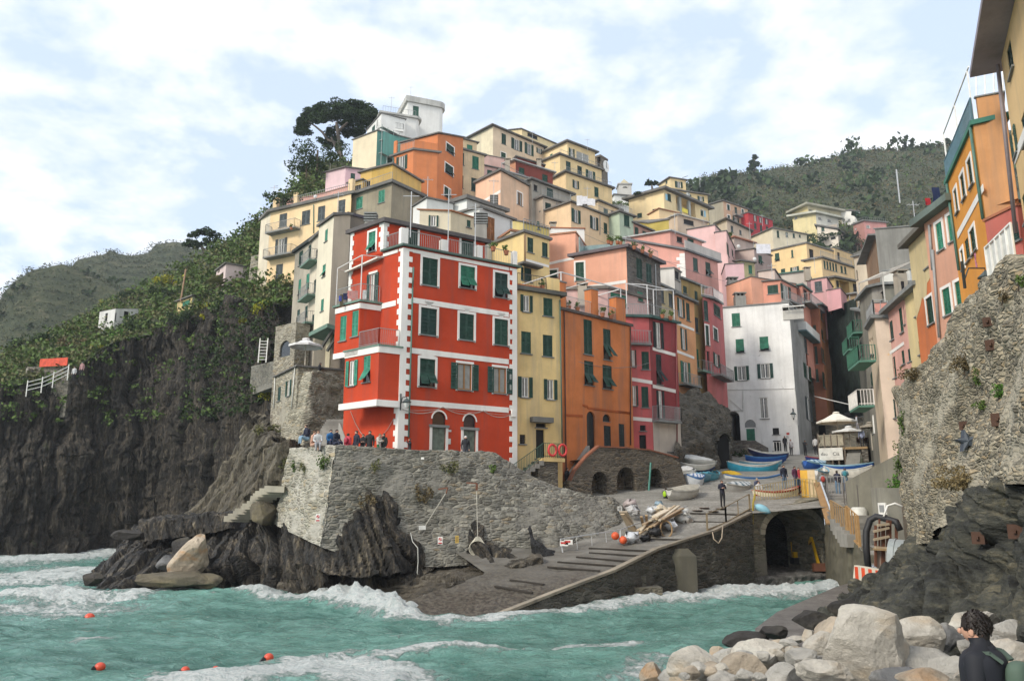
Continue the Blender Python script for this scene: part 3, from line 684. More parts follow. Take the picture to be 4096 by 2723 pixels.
ho=house('orange_house','orange house with a plant terrace and tilted green shutters above the stone arches','F',55.6,[(572,476),(1142,612)],15.2,[plaster(ORG,.7)],[(0,770,558,837,835,'cw'[:1]),(0,927,633,987,878,'p'),(0,775,888,848,1080,'p'),(0,922,922,995,1110,'p'),(0,895,290,962,625,'a','G'),(0,1022,312,1085,372,'a','G'),(0,1032,405,1088,578,'ck','G'),(0,1152,390,1196,582,'ck','G')],back=8,near=True,oh=.18,th=.2,rmat=plaster((.12,.1,.09),.7))
F=ho['F'][0];zt=ho['pts'][0].z+.2
pipe(ho,0,605,480,2300,'F',plaster((.1,.05,.04),.5),x2=628,n=.1);pipe(ho,0,1137,620,1560,'F',plaster((.1,.05,.04),.5),n=.1)
for x,w,hh in((865,.75,2.0),(1072,1.1,1.9),(612,.6,1.9)):
 s=F.sz(x,500,'F')[0];mb=MB();mb.fb(F,s-w/2,s+w/2,-.75,-.05,zt+.003,zt+hh);mb.fb(F,s-w/2-.06,s+w/2+.06,-.8,0,zt+hh,zt+hh+.1,1);mb.build('chimney',[plaster(ORG,.5),M_slab],ho['rt'])
a,b,c=F.sz(635,480,'F')[0],F.sz(840,480,'F')[0],F.sz(1040,480,'F')[0]
railing(ho['rt'],[F.w(a,-.1,zt),F.w(b,-.1,zt)],1.0,plain((.55,.53,.5),.6),.12,.022);railing(ho['rt'],[F.w(b+.4,-.1,zt),F.w(c,-.1,zt)],1.0,M_rail,.12,.02)
mb=MB()
for x0,x1,y0,y1 in((620,760,1318,1325),(760,800,1240,1250),(800,1140,1262,1305),(1040,1140,1290,1302)):
 s0,z0=F.sz(x0,y0,'F');s1,z1=F.sz(x1,y1,'F');mb.fb(F,s0,s1,.003,.05,z0-.07,z0+.07,0,z1-.07,z1+.07)
mb.build('string_course',plaster((.4,.1,.025),.4),ho['rt'])
hb=house('pale_terrace_house','low pale pink house with a wide teal window behind the orange roof terrace','F',62.5,[(600,320),(960,312),(1290,400)],7,[plaster((.66,.45,.4),.6),plaster((.66,.45,.4),.6)],[(1,985,352,1115,445,'cl'),(1,1205,335,1245,410,'cl')],oh=.2,rmat=plaster((.2,.18,.16),.9),th=.25,k=1)
def pergola(name,label,pts,h,mat,r=.05,cross=0,group=None,cat='pergola'):
 rt=root(name,pts[0],label,cat,group);mb=MB();n=len(pts)
 for i,p in enumerate(pts):
  p=Vector(p);m1=MB();m1.bar(p,p+Vector((0,0,h)),r*1.6);m1.build('post',mat,rt);q_=Vector(pts[(i+1)%n]);mb.bar(p+Vector((0,0,h)),q_+Vector((0,0,h)),r*1.5)
 if n==4:
  for k in range(1,cross+1):
   t=k/(cross+1);a=Vector(pts[0]).lerp(Vector(pts[1]),t);b=Vector(pts[3]).lerp(Vector(pts[2]),t);mb.bar(a+Vector((0,0,h)),b+Vector((0,0,h)),r)
 mb.build('beams',mat,rt);return rt
z=zt+.02
g4=[F.w(F.sz(607,480,'F')[0],-.2,z),F.w(F.sz(1085,480,'F')[0],-.2,z),F.w(F.sz(1085,480,'F')[0]+.3,-5,z),F.w(F.sz(607,480,'F')[0]+.2,-5,z)]
pergola('terrace_pergola','bare white pipe pergola over the roof terrace of the orange house',g4,2.7,plain((.62,.62,.62),.5),.05,1)
hp=house('pink_house','narrow pink house with a rose-red street face and white bands, right of the orange house','F',62.6,[(1105,536,62.3),(1290,545),(1508,588)],14.2,[plaster(PNK,.6),plaster(ROSE,.6)],[(0,1155,800,1180,935,'oxz'),(0,1233,812,1292,955,'c'),(0,1152,1085,1190,1245,'oxz'),(0,1232,1092,1288,1258,'c'),(0,1315,478,1370,602,'k','G'),(0,1320,400,1365,445,'k','G'),(1,1345,580,1385,785,'okx'),(1,1350,835,1393,1075,'pk'),(1,1368,1125,1398,1345,'okx'),(1,1428,505,1465,612,'k','G'),(1,1537,490,1575,612,'ck','G')],near=True,oh=.4,th=.2,rmat=plaster((.06,.12,.11),.5),bands=[(0,1142,1030,1318,1060,.28),(1,1322,1088,1505,1130,.28),(0,1150,1345,1316,1360,.28),(1,1320,788,1503,840,.26)])
F0,F1=hp['F'];s0=F1.sz(1320,1340,'F')[0];z=F1.sz(1400,1365,'F')[1]
balcony(hp,1,1318,1500,1368,.75,'F',h=1.1,step=.12)
mb=MB();mb.fb(F1,.02,F1.L-.02,.004,.03,hp['z0']-2,z-.1);mb.build('white_base',plaster((.6,.55,.45),.7),hp['rt'])
s1=F0.sz(1140,750,'F')[0];balcony(hp,0,1110,1300,755,.5,'F',h=1.0)
pipe(hp,1,1503,600,1560,'F',plaster((.3,.1,.1),.4),x2=1510,n=.1)
ob=offs(hp['ring'],.2);zz_=hp['pts'][1].z+.2
railing(hp['rt'],[(*ob[0],zz_),(*ob[1],zz_),(*ob[2],zz_)],.9,M_rail,.2,.02)
pg=[(*offs(hp['ring'],-.1)[i],zz_)for i in(0,1,2,3)]
pergola('terrace_pergola','bare white pipe pergola over the green-edged roof of the pink house',pg,2.6,plain((.62,.62,.62),.5),.045,0)
SAL=(.74,.38,.26)
hs1=house('salmon_house','large salmon house with a rough grey stone side wall and rooftop terrace','B',68,[(893,1140,69.2),(1310,1062),(1580,1192,72.3)],13,[plaster(SAL,.3),masonry((.2,.18,.16),(.09,.08,.075),(.16,.15,.14),1.3,'gs',0)],[(0,905,1178,972,1325,'cw'),(1,1392,1150,1437,1313,'c'),(1,1470,1190,1512,1345,'c')],near=True,oh=.35,th=.28,rmat=plaster((.15,.13,.14),.6),bands=[(0,895,1393,1308,1332,.28)],back=8)
pipe(hs1,1,1537,1195,1560,'B',plain((.4,.42,.42),.5),x2=1547)
toprail(hs1,1,2,.9,.2,0,None,.28,.022);toprail(hs1,0,1,.9,.2,-1.2,None,.28,.022)
hs2=house('salmon_house','set-back salmon wing with a white band, left of the large salmon house','B',71.5,[(690,965,72.5),(903,942)],15,[plaster(SAL,.3)],[(0,698,1240,757,1300,'pw')],oh=.1,th=.15,bands=[(0,692,1190,893,1145,.26)],back=7,rmat=plaster((.4,.2,.12),.7))
mb=MB();F=hs1['F'][0];z=hs1['pts'][0].z+.3;mb.fb(F,.3,3.2,-3.6,-3.5,z,z+1.9);mb.fb(F,.3,.4,-3.5,-.8,z,z+1.9);mb.build('glass_screen',plain((.2,.28,.28),.15),hs1['rt'])
PK2=(.66,.33,.27)
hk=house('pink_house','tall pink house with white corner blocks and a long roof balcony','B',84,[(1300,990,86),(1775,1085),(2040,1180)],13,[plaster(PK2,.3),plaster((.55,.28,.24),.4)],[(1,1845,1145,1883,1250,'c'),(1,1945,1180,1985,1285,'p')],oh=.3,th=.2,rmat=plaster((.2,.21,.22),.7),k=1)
mb=MB();F=hk['F'][0];z=hk['pts'][1].z-.3;k=0
while z>hk['pts'][1].z-5:w=.9 if k%2 else.55;mb.fb(F,F.L-w,F.L+.03,.003,.05,z-.38,z);z-=.4;k+=1
mb.build('quoins',M_trim,hk['rt'])
o_=offs(hk['ring'],.25);z=hk['pts'][1].z+.2;mb=MB();F=Fr(o_[1],o_[2]);mb.fb(F,0,F.L,-.1,0,z,z+.95);mb.build('parapet',plaster((.5,.47,.44),.5),hk['rt'])
hk2=house('pink_house','upper pink block with an awning-covered terrace above the pink house with corner blocks','B',88,[(1310,985,92),(1660,932),(1915,1020)],9,[plaster(PK2,.3),plaster(PK2,.3)],[(1,1715,975,1760,1022,'k'),(1,1800,985,1850,1060,'c')],oh=.35,th=.15,rmat=plaster((.45,.47,.47),.5),k=1)
PCH=(.66,.33,.16);OCH=(.4,.28,.11)
h1=house('peach_house','peach house with open green shutters and iron balconies above the rock vault','C',75.5,[(2,958),(152,1022)],17,[plaster(PCH,.35)],[(0,30,990,62,1135,'oxz'),(0,90,1025,118,1165,'c'),(0,55,1230,82,1395,'oxz'),(0,62,295,105,460,'olz','H')],oh=.35,th=.2,near=True,bands=[(0,4,1180,152,1240,.26),(0,4,1405,152,1462,.26)],back=3)
balcony(h1,0,25,150,475,.9,'H',h=1.0)
h2=house('ochre_house','thin weathered ochre house squeezed between the peach and rose houses','C',77.5,[(50,832),(234,905)],20,[plaster(OCH,.8)],[(0,158,930,182,1028,'c'),(0,155,1140,187,1262,'cy'),(0,157,1390,190,1540,'cl'),(0,65,890,95,950,'c')],oh=.3,th=.18,near=True,back=3)
balcony(h2,0,158,245,370,.9,'H',h=1.0,slab=M_green_slab)
h0=house('cream_house','narrow yellowish house with three dark shutters behind the white pipe pergola','B',73,[(1562,1358),(1722,1432)],14,[plaster((.5,.42,.25),.6)],[(0,1580,1395,1612,1500,'cy'),(0,1650,1430,1682,1535,'cy')],oh=.3,th=.2,near=True,back=3)
house('terrace_house','white box room on a roof terrace right of the grey stone side wall','B',76,[(1560,1236),(1692,1225),(1748,1262)],5,[plaster((.6,.59,.55),.5),plaster((.4,.37,.33),.5)],[(1,1700,1250,1735,1320,'k')],oh=.1,th=.12)
h3=house('rose_house','narrow rose house with a roof terrace, touching the left side of the white house','C',80,[(222,975,79),(285,995),(380,1035,84)],18,[plaster((.5,.15,.14),.4),plaster((.5,.15,.15),.5)],[(0,228,1005,265,1165,'c'),(1,310,1040,362,1130,'c'),(0,245,1205,270,1360,'cw'),(1,308,1228,340,1320,'cw'),(1,318,230,345,330,'oz','H'),(0,252,210,280,380,'k','H')],oh=.45,th=.2,k=1,near=True,rmat=plaster((.2,.22,.22),.6))
balcony(h3,1,290,395,400,1.0,'H',h=1.0,slab=M_slab);toprail(h3,0,2,1.0,.2,.4,plain((.55,.55,.55),.5),.2,.025)
WH=(.79,.79,.77)
hw=house('white_house','tall weathered white house with small green windows at the head of the boat ramp','C',85,[(370,1066),(852,1022),(975,1048)],16,[plaster(WH,.35),plaster(WH,.35)],[],zb=10.2,ext=2,oh=.1,th=.15,k=1)if 0 else None
pA=P(368,1066,87.6,'C');pB=PZ(950,1018,pA.z,'C');FW=Fr(pA,pB)
pC=Vector(FW.w(FW.L,0,pA.z))+Vector((1.2,6.8,0));
hw=dict(rt=root('white_house',(pB.x-3,pB.y+3,10.2),'tall weathered white house with small green windows at the head of the boat ramp','house'))
WF=[(455,1105,521,1212,'cl','C'),(487,1312,552,1422,'pl','C'),(678,1292,748,1402,'pl','C'),(500,328,568,442,'oz','H'),(685,308,758,425,'oz','H'),(680,580,745,748,'g','H'),(558,755,645,815,'a','H'),(572,828,640,925,'cl','H'),(782,822,832,875,'k','H'),(785,922,848,1005,'k','H')]
WSH=[(1035,1310,1058,1420,'cy','C'),(1045,322,1072,430,'o','H'),(1058,585,1082,758,'oxy','H')]
c0='H';
FW2=Fr(pA,PW(997,1010,pA,pB,'H'));wm=plaster(WH,.4,(.5,.5,.47));rt=hw['rt']
mb=MB();hs=[]
for x0,y0,x1,y1,kd,t in WF:rc=FW2.rect(x0,y0,x1,y1,t);hs.append((*rc,.13,kd[0]=='a'));window(rt,FW2,rc,kd,True)
ar=FW2.rect(352,690,520,925,'H');hs.append((-.2,ar[1],8,ar[3],3.0,True))
lg=FW2.rect(862,1040,990,1150,'C');hs.append((lg[0],lg[1]+.5,lg[2],FW2.sz(900,1045,'C')[1]-.0,2.0))
facade(mb,FW2,8,pA.z,pA.z,hs,0)
eB=Vector(FW2.w(FW2.L,0,pA.z));eC=Vector(FW2.w(FW2.L,-6.8,pA.z))+Vector((1.5,0,0));FS_=Fr(eB,eC);hs=[]
for x0,y0,x1,y1,kd,t in WSH:rc=FS_.rect(x0,y0,x1,y1,t);hs.append(rc);window(rt,FS_,rc,kd,True)
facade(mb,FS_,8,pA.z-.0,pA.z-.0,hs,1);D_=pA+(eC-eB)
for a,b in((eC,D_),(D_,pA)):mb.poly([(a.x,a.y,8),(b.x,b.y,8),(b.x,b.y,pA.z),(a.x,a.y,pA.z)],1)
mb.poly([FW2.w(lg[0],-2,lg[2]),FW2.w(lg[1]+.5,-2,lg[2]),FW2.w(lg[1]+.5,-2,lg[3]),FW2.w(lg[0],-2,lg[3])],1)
mb.poly([FW2.w(0,-3,8),FW2.w(ar[1],-3,8),FW2.w(ar[1],-3,ar[3]),FW2.w(0,-3,ar[3])],2)  # near-black back sheet paints the shade inside the arch
mb.poly([tuple(pA),tuple(eB),tuple(eC),tuple(D_)],0)
mb.build('wall',[wm,plaster((.3,.3,.29),.9),M_dark],rt)  # second plaster is a darker copy, shade painted into side and loggia walls
mb=MB();slabmesh(mb,offs([pA,eB,eC,D_],.12),[pA.z+.003]*4,[pA.z+.14]*4);mb.build('roof',M_slab,rt)
W_H=dict(F=[FW2,FS_],rt=rt)
balcony(W_H,1,985,1100,1245,.9,'C',closed=plaster((.6,.6,.58),.4),slab=plaster((.12,.2,.22),.4),h=1.0)
mb=MB();z1_=lg[2];mb.fb(FW2,lg[0],lg[1]+.5,.004,.1,z1_-.1,z1_+.95);mb.build('parapet',plaster((.5,.49,.45),.5),rt)
mb=MB()
for k in range(7):s=lg[0]+(lg[1]+.6-lg[0])*k/6;mb.bar(FW2.w(s,.8,lg[3]-.35),FW2.w(s,-1.8,lg[3]+.05),.06)
mb.bar(FW2.w(lg[0],.8,lg[3]-.35),FW2.w(lg[1]+.6,.8,lg[3]-.35),.08);mb.build('loggia_frame',M_white,rt)
mb=MB()
for x0,y0,x1,y1 in((350,520,950,508),(350,520,545,690)):
 a,za=FW2.sz(x0,y0,'H');b,zb_=FW2.sz(x1,y1,'H');mb.bar(FW2.w(a,.04,za),FW2.w(b,.04,zb_),.04)
a,z=FW2.sz(957,500,'H');b,z2=FW2.sz(985,800,'H');mb.tube([FW2.w(a,.05,z),FW2.w(a+.05,.05,z-1),FW2.w(b,.05,z2)],.04,5)
a,z=FW2.sz(545,530,'H');b,z2=FW2.sz(545,680,'H');mb.tube([FW2.w(a,.05,z),FW2.w(b,.05,z2),FW2.w(FW2.sz(360,690,'H')[0],.05,z2-.1)],.04,5)
mb.build('pipework',plain((.5,.5,.48),.6),rt)
a,z=FW2.sz(945,700,'H');lantern(None,FW2.w(a,.05,z),FW2.n,1.3,tl=dict(label='wall lantern on the white house front, near its right corner',cat='lamp'))
mb=MB();rc=FW2.rect(880,840,915,912,'H');mb.fb(FW2,rc[0],rc[1],.004,.03,rc[2],rc[3]);mb.fb(FW2,rc[0]+.15,rc[0]+.45,.03,.034,rc[2]+.45,rc[3]-.25,1)
for k in range(4):mb.fb(FW2,rc[0]+.08,rc[1]-.1,.03,.034,rc[2]+.08+k*.08,rc[2]+.11+k*.08,2)
mb.build('notice_board',[plain((.7,.7,.68),.5),plain((.4,.03,.02),.5),M_blk],None,label='white notice board with a red mark on the white house wall',cat='sign')
mb=MB();FX=Fr(PW(455,925,(pA.x,pA.y-2.2),(pB.x,pB.y-2.2),'H'),PW(750,985,(pA.x,pA.y-2.2),(pB.x,pB.y-2.2),'H'))
a,za=FX.sz(455,920,'H');b,zb_=FX.sz(640,922,'H');c,zc=FX.sz(745,980,'H')
mb.fb(FX,a,b,-.5,0,8,za,0,8,zb_);mb.fb(FX,b,c,-.5,0,8,zb_,0,8,zc);mb.build('stair_wall',masonry((.22,.2,.17),(.1,.09,.08),(.2,.19,.17),1,'dk',.2),None,label='low stone stair wall before the white house door',cat='wall')
mb=MB();p0,p1=P(788,950,84.3,'H'),P(905,950,83.5,'H');railing(None,[(p0.x,p0.y,p0.z-.9),(p1.x,p1.y,p0.z-.9)],1.1,M_white,.25,.05)
tag(bpy.data.objects['railing.%03d'%(len([o for o in bpy.data.objects if o.name.startswith('railing')])-1)],'white picket railing before the low window of the white house','railing')
h4=house('brown_house','tall narrow brownish orange house wedged behind the right side of the white house','C',95,[(1062,1075,95.5),(1150,1040),(1212,1085,101)],20,[plaster((.3,.12,.07),.5),plaster((.36,.16,.07),.5)],[(0,1110,1200,1132,1345,'c'),(1,1172,1240,1187,1320,'c'),(0,1120,170,1140,310,'c','H'),(1,1178,190,1195,300,'c','H'),(0,1128,350,1148,450,'c','H'),(1,1187,385,1205,500,'c','H'),(1,1165,1090,1180,1160,'c')],k=1,near=True,oh=.5,th=.2,rmat=plaster((.16,.2,.2),.5))
mb=MB();a,b=P(1208,1085,99,'C'),P(1445,1075,93,'C');FN=Fr(a,b)
net,nt_,bb=nm('dark_net');q=NT(nt_);f=q.noise(q.pos((1,1,.5)),1.2,6,.7)
q.l(q.mix(q.mr(f,.35,.7,0,1),(.006,.01,.009),(.03,.05,.04)),bb.inputs['Base Color']);bb.inputs['Roughness'].default_value=.95;q.bump(q.noise(q.pos((1,1,.3)),1.5,4),1,.3,bb)
V=[]
for i in range(30):
 for j in range(30):s=FN.L*i/29;z=8+(a.z-8)*j/29;V.append(FN.w(s,.15*fbm((s*.8,z*.3,0)),z))
ns_=gridmesh('scaffold_netting',V,30,30,net,label='dark green debris netting hung over a tall scaffold beside the alley',cat='netting')
mb=MB()
for k in range(5):s=FN.L*k/4;mb.bar(FN.w(s,-.4,8),FN.w(s,-.4,a.z+.8),.08)
for k in range(6):z=10+(a.z-10)*k/5;mb.bar(FN.w(0,-.4,z),FN.w(FN.L,-.4,z),.07)
mb.fb(FN,0,FN.L,-4,-.6,8,a.z-1.2,1);mb.build('scaffold',[M_rail,plaster((.05,.05,.045),.5)],None,label='steel scaffold standing behind the dark green netting',cat='scaffold')
CRM=(.66,.5,.28);YL2=(.68,.48,.17);WHT=(.72,.72,.69);MAU=(.42,.33,.29)
SL=plaster((.17,.165,.155),.7)
def V(*a,**k):k.setdefault('rmat',SL);return house(*a,**k)
v=V('yellow_house','long pale yellow house at the left end of the village, on the stone retaining wall','A',92,[(88,1040),(165,985),(810,832)],11.3,[plaster((.66,.6,.44),.4),plaster((.76,.58,.32),.3)],[(1,235,990,295,1095,'cy'),(1,415,965,480,1075,'cy'),(1,543,930,600,1045,'cy'),(1,707,880,762,985,'cy'),(1,222,1190,275,1335,'oyz'),(1,205,1395,260,1555,'cy'),(1,208,1622,232,1685,'k')],oh=.5,th=.35,near=True)
balcony(v,1,168,400,1165,1.0,'A');balcony(v,1,150,370,1362,1.0,'A');pipe(v,1,512,920,1150,'A')
F=v['F'][1];z=v['pts'][1].z+.36;railing(v['rt'],[F.w(1,0,z),F.w(F.L-.3,0,z)],1.0,M_rail,.3,.03)
for s in(.3,3.6,12.0):mb=MB();mb.fb(F,s,s+.6,-.5,0,z,z+1.5);mb.build('parapet_post',plaster((.76,.58,.32),.3),v['rt'])
V('pink_house','low rose-pink terrace wall building set back on the roof of the long yellow house','A',97,[(295,882),(505,850),(800,768)],4,[plaster((.6,.33,.27),.4)],oh=.1,th=.1,rmat=plaster((.4,.25,.2),.5))
V('pink_house','pale pink house with one green shutter, below the cream house at upper left','A',98,[(608,662),(765,622),(905,640)],6,[plaster((.68,.5,.52),.25),plaster((.6,.42,.44),.25)],[(1,805,667,840,727,'c')],oh=.25,th=.15)
V('cream_house','tall plain cream house end wall beside the teal netted scaffold','A',108,[(825,402),(1018,328),(1300,398)],11,[plaster((.7,.62,.42),.25),plaster((.12,.3,.27),.6)],[(1,1105,405,1160,470,'c'),(1,1100,530,1140,590,'c')],oh=.15,th=.15)
a,b=P(1022,332,107.6,'A'),P(1290,400,113,'A');FT=Fr(a,b);z0=a.z-9
rt=root('scaffold',(a.x,a.y,z0),'scaffold draped in teal netting against the cream house','scaffold');mb=MB()
for k in range(7):s=FT.L*k/6;mb.bar(FT.w(s,.9,z0),FT.w(s,.9,a.z+.8),.08)
for k in range(5):z=z0+1.5+k*2;mb.bar(FT.w(0,.9,z),FT.w(FT.L,.9,z),.08);mb.fb(FT,0,FT.L,.3,.85,z-.04,z+.02)
for k in range(3):mb.bar(FT.w(FT.L*k/3,.92,z0+1),FT.w(FT.L*(k+1)/3,.92,z0+5),.06)
mb.build('tubes',plain((.3,.35,.33),.5),rt)
mb=MB();mb.fb(FT,.2,FT.L*.9,.96,.98,a.z-3.6,a.z-.1);mb.build('netting',plaster((.14,.38,.33),.6),rt)
def roundhouse(name,label,t,Y,pa,pb,r,dep,h,mat,wins,over=.3,th=.3):
 A_=P(*pa,Y,t);B_=PZ(*pb,A_.z,t);F=Fr(A_,B_);top=A_.z;rt=root(name,(A_.x+4,A_.y+3,top-h),label,'house');mb=MB();hs=[]
 for w in wins:rc=F.rect(*w[:4],t);hs.append(rc);window(rt,F,rc,w[4],False)
 facade(mb,F,top-h,top,top,hs)
 path=[F.w(F.L,0,0)]+[F.w(F.L+r*math.sin(a),-r+r*math.cos(a),0)for a in[math.pi/2*k/8 for k in range(1,9)]]+[F.w(F.L+r,-dep,0),F.w(0,-dep,0),F.w(0,0,0),F.w(F.L,0,0)]
 for p,q_ in zip(path[:-1],path[1:-1]):mb.poly([(p[0],p[1],top-h),(q_[0],q_[1],top-h),(q_[0],q_[1],top),(p[0],p[1],top)])
 mb.poly([(p[0],p[1],top)for p in path[:-1]]);mb.build('wall',mat,rt)
 mb=MB();ob=offs(path[:-1][:1]+path[1:9]+path[9:-1],over);slabmesh(mb,ob,[top+.003]*len(ob),[top+th]*len(ob));mb.build('roof',plaster((.5,.5,.47),.8),rt);return F,rt,top
F,rt,tp=roundhouse('white_tower_house','white tower-like house with a rounded corner on top of the hill','A',121,(1262,95),(1510,142),.95,7,12,plaster(WHT,.25),[(1303,130,1350,207,'c'),(1310,272,1345,363,'c')],.35,1.0)
F,rt,tp=roundhouse('white_house','lower white house with a rounded balcony beside the umbrella pine','A',117,(1052,188),(1325,232),.7,6,8,plaster(WHT,.2),[(1060,212,1115,302,'c')],.4,.3)
railing(rt,[F.w(.2,.1,tp+.3),F.w(F.L,.1,tp+.3)],1.0,M_rail,.4,.03)
mb=MB();a,z=F.sz(1010,315,'A');b,_=F.sz(1215,325,'A');mb.fb(F,a,b,.01,1.3,z-.35,z);B_=mb.build('balcony',plaster(WHT,.3),rt);railing(B_,[F.w(a,.05,z),F.w(a,1.25,z),F.w(b,1.25,z),F.w(b,.05,z)],1.0,M_rail,.5,.03)
V('white_house','small white sloping wing at the left of the round-balcony house','A',118.5,[(936,325,121),(1052,190)],7,[plaster(WHT,.3)],[(0,975,290,1000,335,'c')],oh=.15,th=.15,back=4)
OR2=(.58,.2,.075)
v=V('orange_house','tall burnt orange house with white-framed windows, highest of the hillside orange houses','A',97,[(1148,533),(1308,482),(1500,506)],19,[plaster(OR2,.3)]*2,[(0,1190,530,1240,640,'oz'),(0,1183,718,1240,828,'pw'),(0,1172,900,1230,1003,'pw')],oh=.25,th=.25,near=True)
F0,F1=v['F'];pp=P(1705,380,103.5,'A');q1_=v['pts'][2];Fh=Fr(q1_,pp)
ztop=P(1490,352,q1_.y,'A').z;zt2_=P(1705,380,pp.y,'A').z;mb=MB();hs=[]
for w in((1570,442,1632,508),(1560,600,1625,678),(1553,783,1603,862)):rc=Fh.rect(*w,'A');hs.append(rc);window(v['rt'],Fh,rc,'pw',True)
facade(mb,Fh,v['z0'],ztop,zt2_,hs);qa=q1_.xy+F0.n*-5;
bk=[Vector(Fh.w(Fh.L,-6,0)),Vector(Fh.w(0,-6,0))]
rg=[q1_,pp,bk[0],bk[1]];zz_=[ztop,zt2_,zt2_,ztop]
for i in(1,2,3):a,b=rg[i],rg[(i+1)%4];mb.poly([(a.x,a.y,v['z0']),(b.x,b.y,v['z0']),(b.x,b.y,zz_[(i+1)%4]),(a.x,a.y,zz_[i])])
mb.build('upper_wall',plaster(OR2,.3),v['rt']);mb=MB();slabmesh(mb,offs(rg,.25),[z+.003 for z in zz_],[z+.18 for z in zz_]);mb.build('upper_roof',SL,v['rt'])
mb=MB();zt=v['pts'][1].z+.25;slp=P(1470,455,q1_.y,'A').z
mb.fb(F1,0.1,F1.L,-.2,.02,zt,zt+1.2,0,zt,slp+.4);mb.fb(F0,0,F0.L*.15,-.2,.02,zt,zt+1.9);mb.build('parapet',plaster(OR2,.3),v['rt'])
railing(v['rt'],[F0.w(.5,-.05,zt),F0.w(F0.L,-.05,zt)],1.2,M_rail,.25,.03);pipe(v,0,1152,545,990,'A')
v=V('grey_house','bare grey rendered house with two light teal shutters under the ochre terrace','A',87,[(812,852),(1135,748)],9,[plaster((.32,.28,.2),.6)],[(0,850,857,900,952,'ct'),(0,1028,803,1077,902,'ct')],oh=.4,th=.35,near=True,back=5)
railing(v['rt'],[v['F'][0].w(.2,0,v['pts'][0].z+.35),v['F'][0].w(v['F'][0].L,0,v['pts'][0].z+.35)],1.0,M_rail,.3,.03)
V('ochre_house','ochre yellow terrace house with a small awning, left of the tall burnt orange house','A',92,[(885,665),(975,640),(1140,600)],7,[plaster((.62,.42,.12),.4),plaster((.55,.36,.09),.5)],[(0,930,730,960,800,'k')],oh=.3,th=.2)
V('ochre_house','low yellow room with an open corner, between the pale pink and ochre houses','A',93,[(790,750),(900,722)],4,[plaster((.6,.43,.15),.5)],[(0,835,762,890,815,'k')],oh=.25,th=.15,back=3)
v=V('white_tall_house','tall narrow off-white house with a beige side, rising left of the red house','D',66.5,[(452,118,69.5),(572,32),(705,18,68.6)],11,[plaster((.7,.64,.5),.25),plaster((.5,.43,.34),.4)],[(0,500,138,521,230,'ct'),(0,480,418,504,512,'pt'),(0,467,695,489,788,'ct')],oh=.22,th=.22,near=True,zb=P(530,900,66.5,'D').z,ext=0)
mb=MB();o_=offs(v['ring'],.35);slabmesh(mb,o_,[v['z0']-.35]*len(o_),[v['z0']-.003]*len(o_));mb.build('base_slab',M_green_slab,v['rt'])
zb_=v['z0']-.35
mb=MB();ib=offs(v['ring'],-1.1);
for i in range(len(ib)):a,b=ib[i],ib[(i+1)%len(ib)];mb.poly([(*a,zb_-8),(*b,zb_-8),(*b,zb_),(*a,zb_)])
mb.build('lower_wall',plaster((.5,.44,.3),.6),v['rt'])
F=v['F'][1]
for k in range(3):mb=MB();s=.3+k*.9;mb.bar(F.w(s,.25,zb_),F.w(s,-1.0,zb_-1.6),.2);mb.build('bracket',plaster((.1,.1,.09),.5),v['rt'])
V('grey_house','dark grey rendered block between the tall white house and the red penthouse','D',70,[(690,22),(850,62)],14,[plaster((.2,.17,.14),.6)],oh=.2,th=.25,back=4,rmat=plaster((.08,.07,.09),.5))
STN=masonry((.36,.33,.26),(.2,.17,.13),(.42,.39,.32),1.2,'lt',.1)
v=V('grey_house','old grey rendered house with green shutters, right of the long yellow house','D',79,[(262,325),(452,190)],20,[plaster((.4,.36,.29),.8)],[(0,292,312,322,418,'c'),(0,367,262,388,360,'c'),(0,287,537,307,650,'ct'),(0,350,492,373,608,'ct'),(0,277,778,298,860,'c'),(0,340,748,360,835,'c')],oh=.3,th=.3,near=True,back=5,rmat=plaster((.04,.045,.045),.4))
v=V('cream_house','thin cream house front with three small balconies, left of the tall white house','D',73,[(395,235),(458,175)],20,[plaster((.62,.56,.42),.5)],[(0,410,538,430,640,'c'),(0,396,815,420,900,'c'),(0,425,300,445,360,'k')],oh=.25,th=.25,near=True,back=4)
for x0,x1,y in((372,446,452),(355,432,722),(340,416,935)):balcony(v,0,x0,x1,y,.9,'D',slab=M_green_slab)
def archwall(H,f,x0,y0,x1,y1,t):pass
v=V('stone_house','small rubble stone house with a dark arch, above the lower stone house','D',70,[(106,922),(270,882),(382,905)],7,[STN,STN],[(0,138,1025,222,1148,'ak')],oh=.02,th=.08,near=True,rmat=STN)
v=V('stone_house','lower grey stone house with pale downpipes and green shutters above the sea rocks','D',65,[(106,1318),(285,1232)],11,[masonry((.4,.37,.29),(.26,.23,.18),(.46,.43,.35),1.0,'lt2',.1)],[(0,122,1395,145,1505,'c'),(0,198,1345,222,1465,'oxz')],oh=.2,th=.12,near=True,back=5)
pipe(v,0,268,1240,1568,'D',plain((.6,.6,.56),.5),x2=240);pipe(v,0,108,1320,1568,'D',plain((.6,.6,.56),.5),x2=96)
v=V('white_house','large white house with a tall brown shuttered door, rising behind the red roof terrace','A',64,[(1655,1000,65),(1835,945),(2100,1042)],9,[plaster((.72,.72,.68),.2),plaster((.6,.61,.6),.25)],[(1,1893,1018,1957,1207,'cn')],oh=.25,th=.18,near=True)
pipe(v,1,2085,1045,1235,'A',M_rail)
v=V('cream_house','small cream house with open shutters and a mossy red tile edge, behind the red penthouse','A',58.5,[(1358,962),(1606,972),(1862,1048)],6,[plaster((.7,.64,.45),.3),plaster((.6,.53,.35),.5,(.3,.3,.28))],[(0,1445,1005,1490,1092,'oz'),(1,1735,1042,1765,1100,'c')],oh=.15,th=.1,near=True,rmat=plaster((.4,.17,.08),.6))
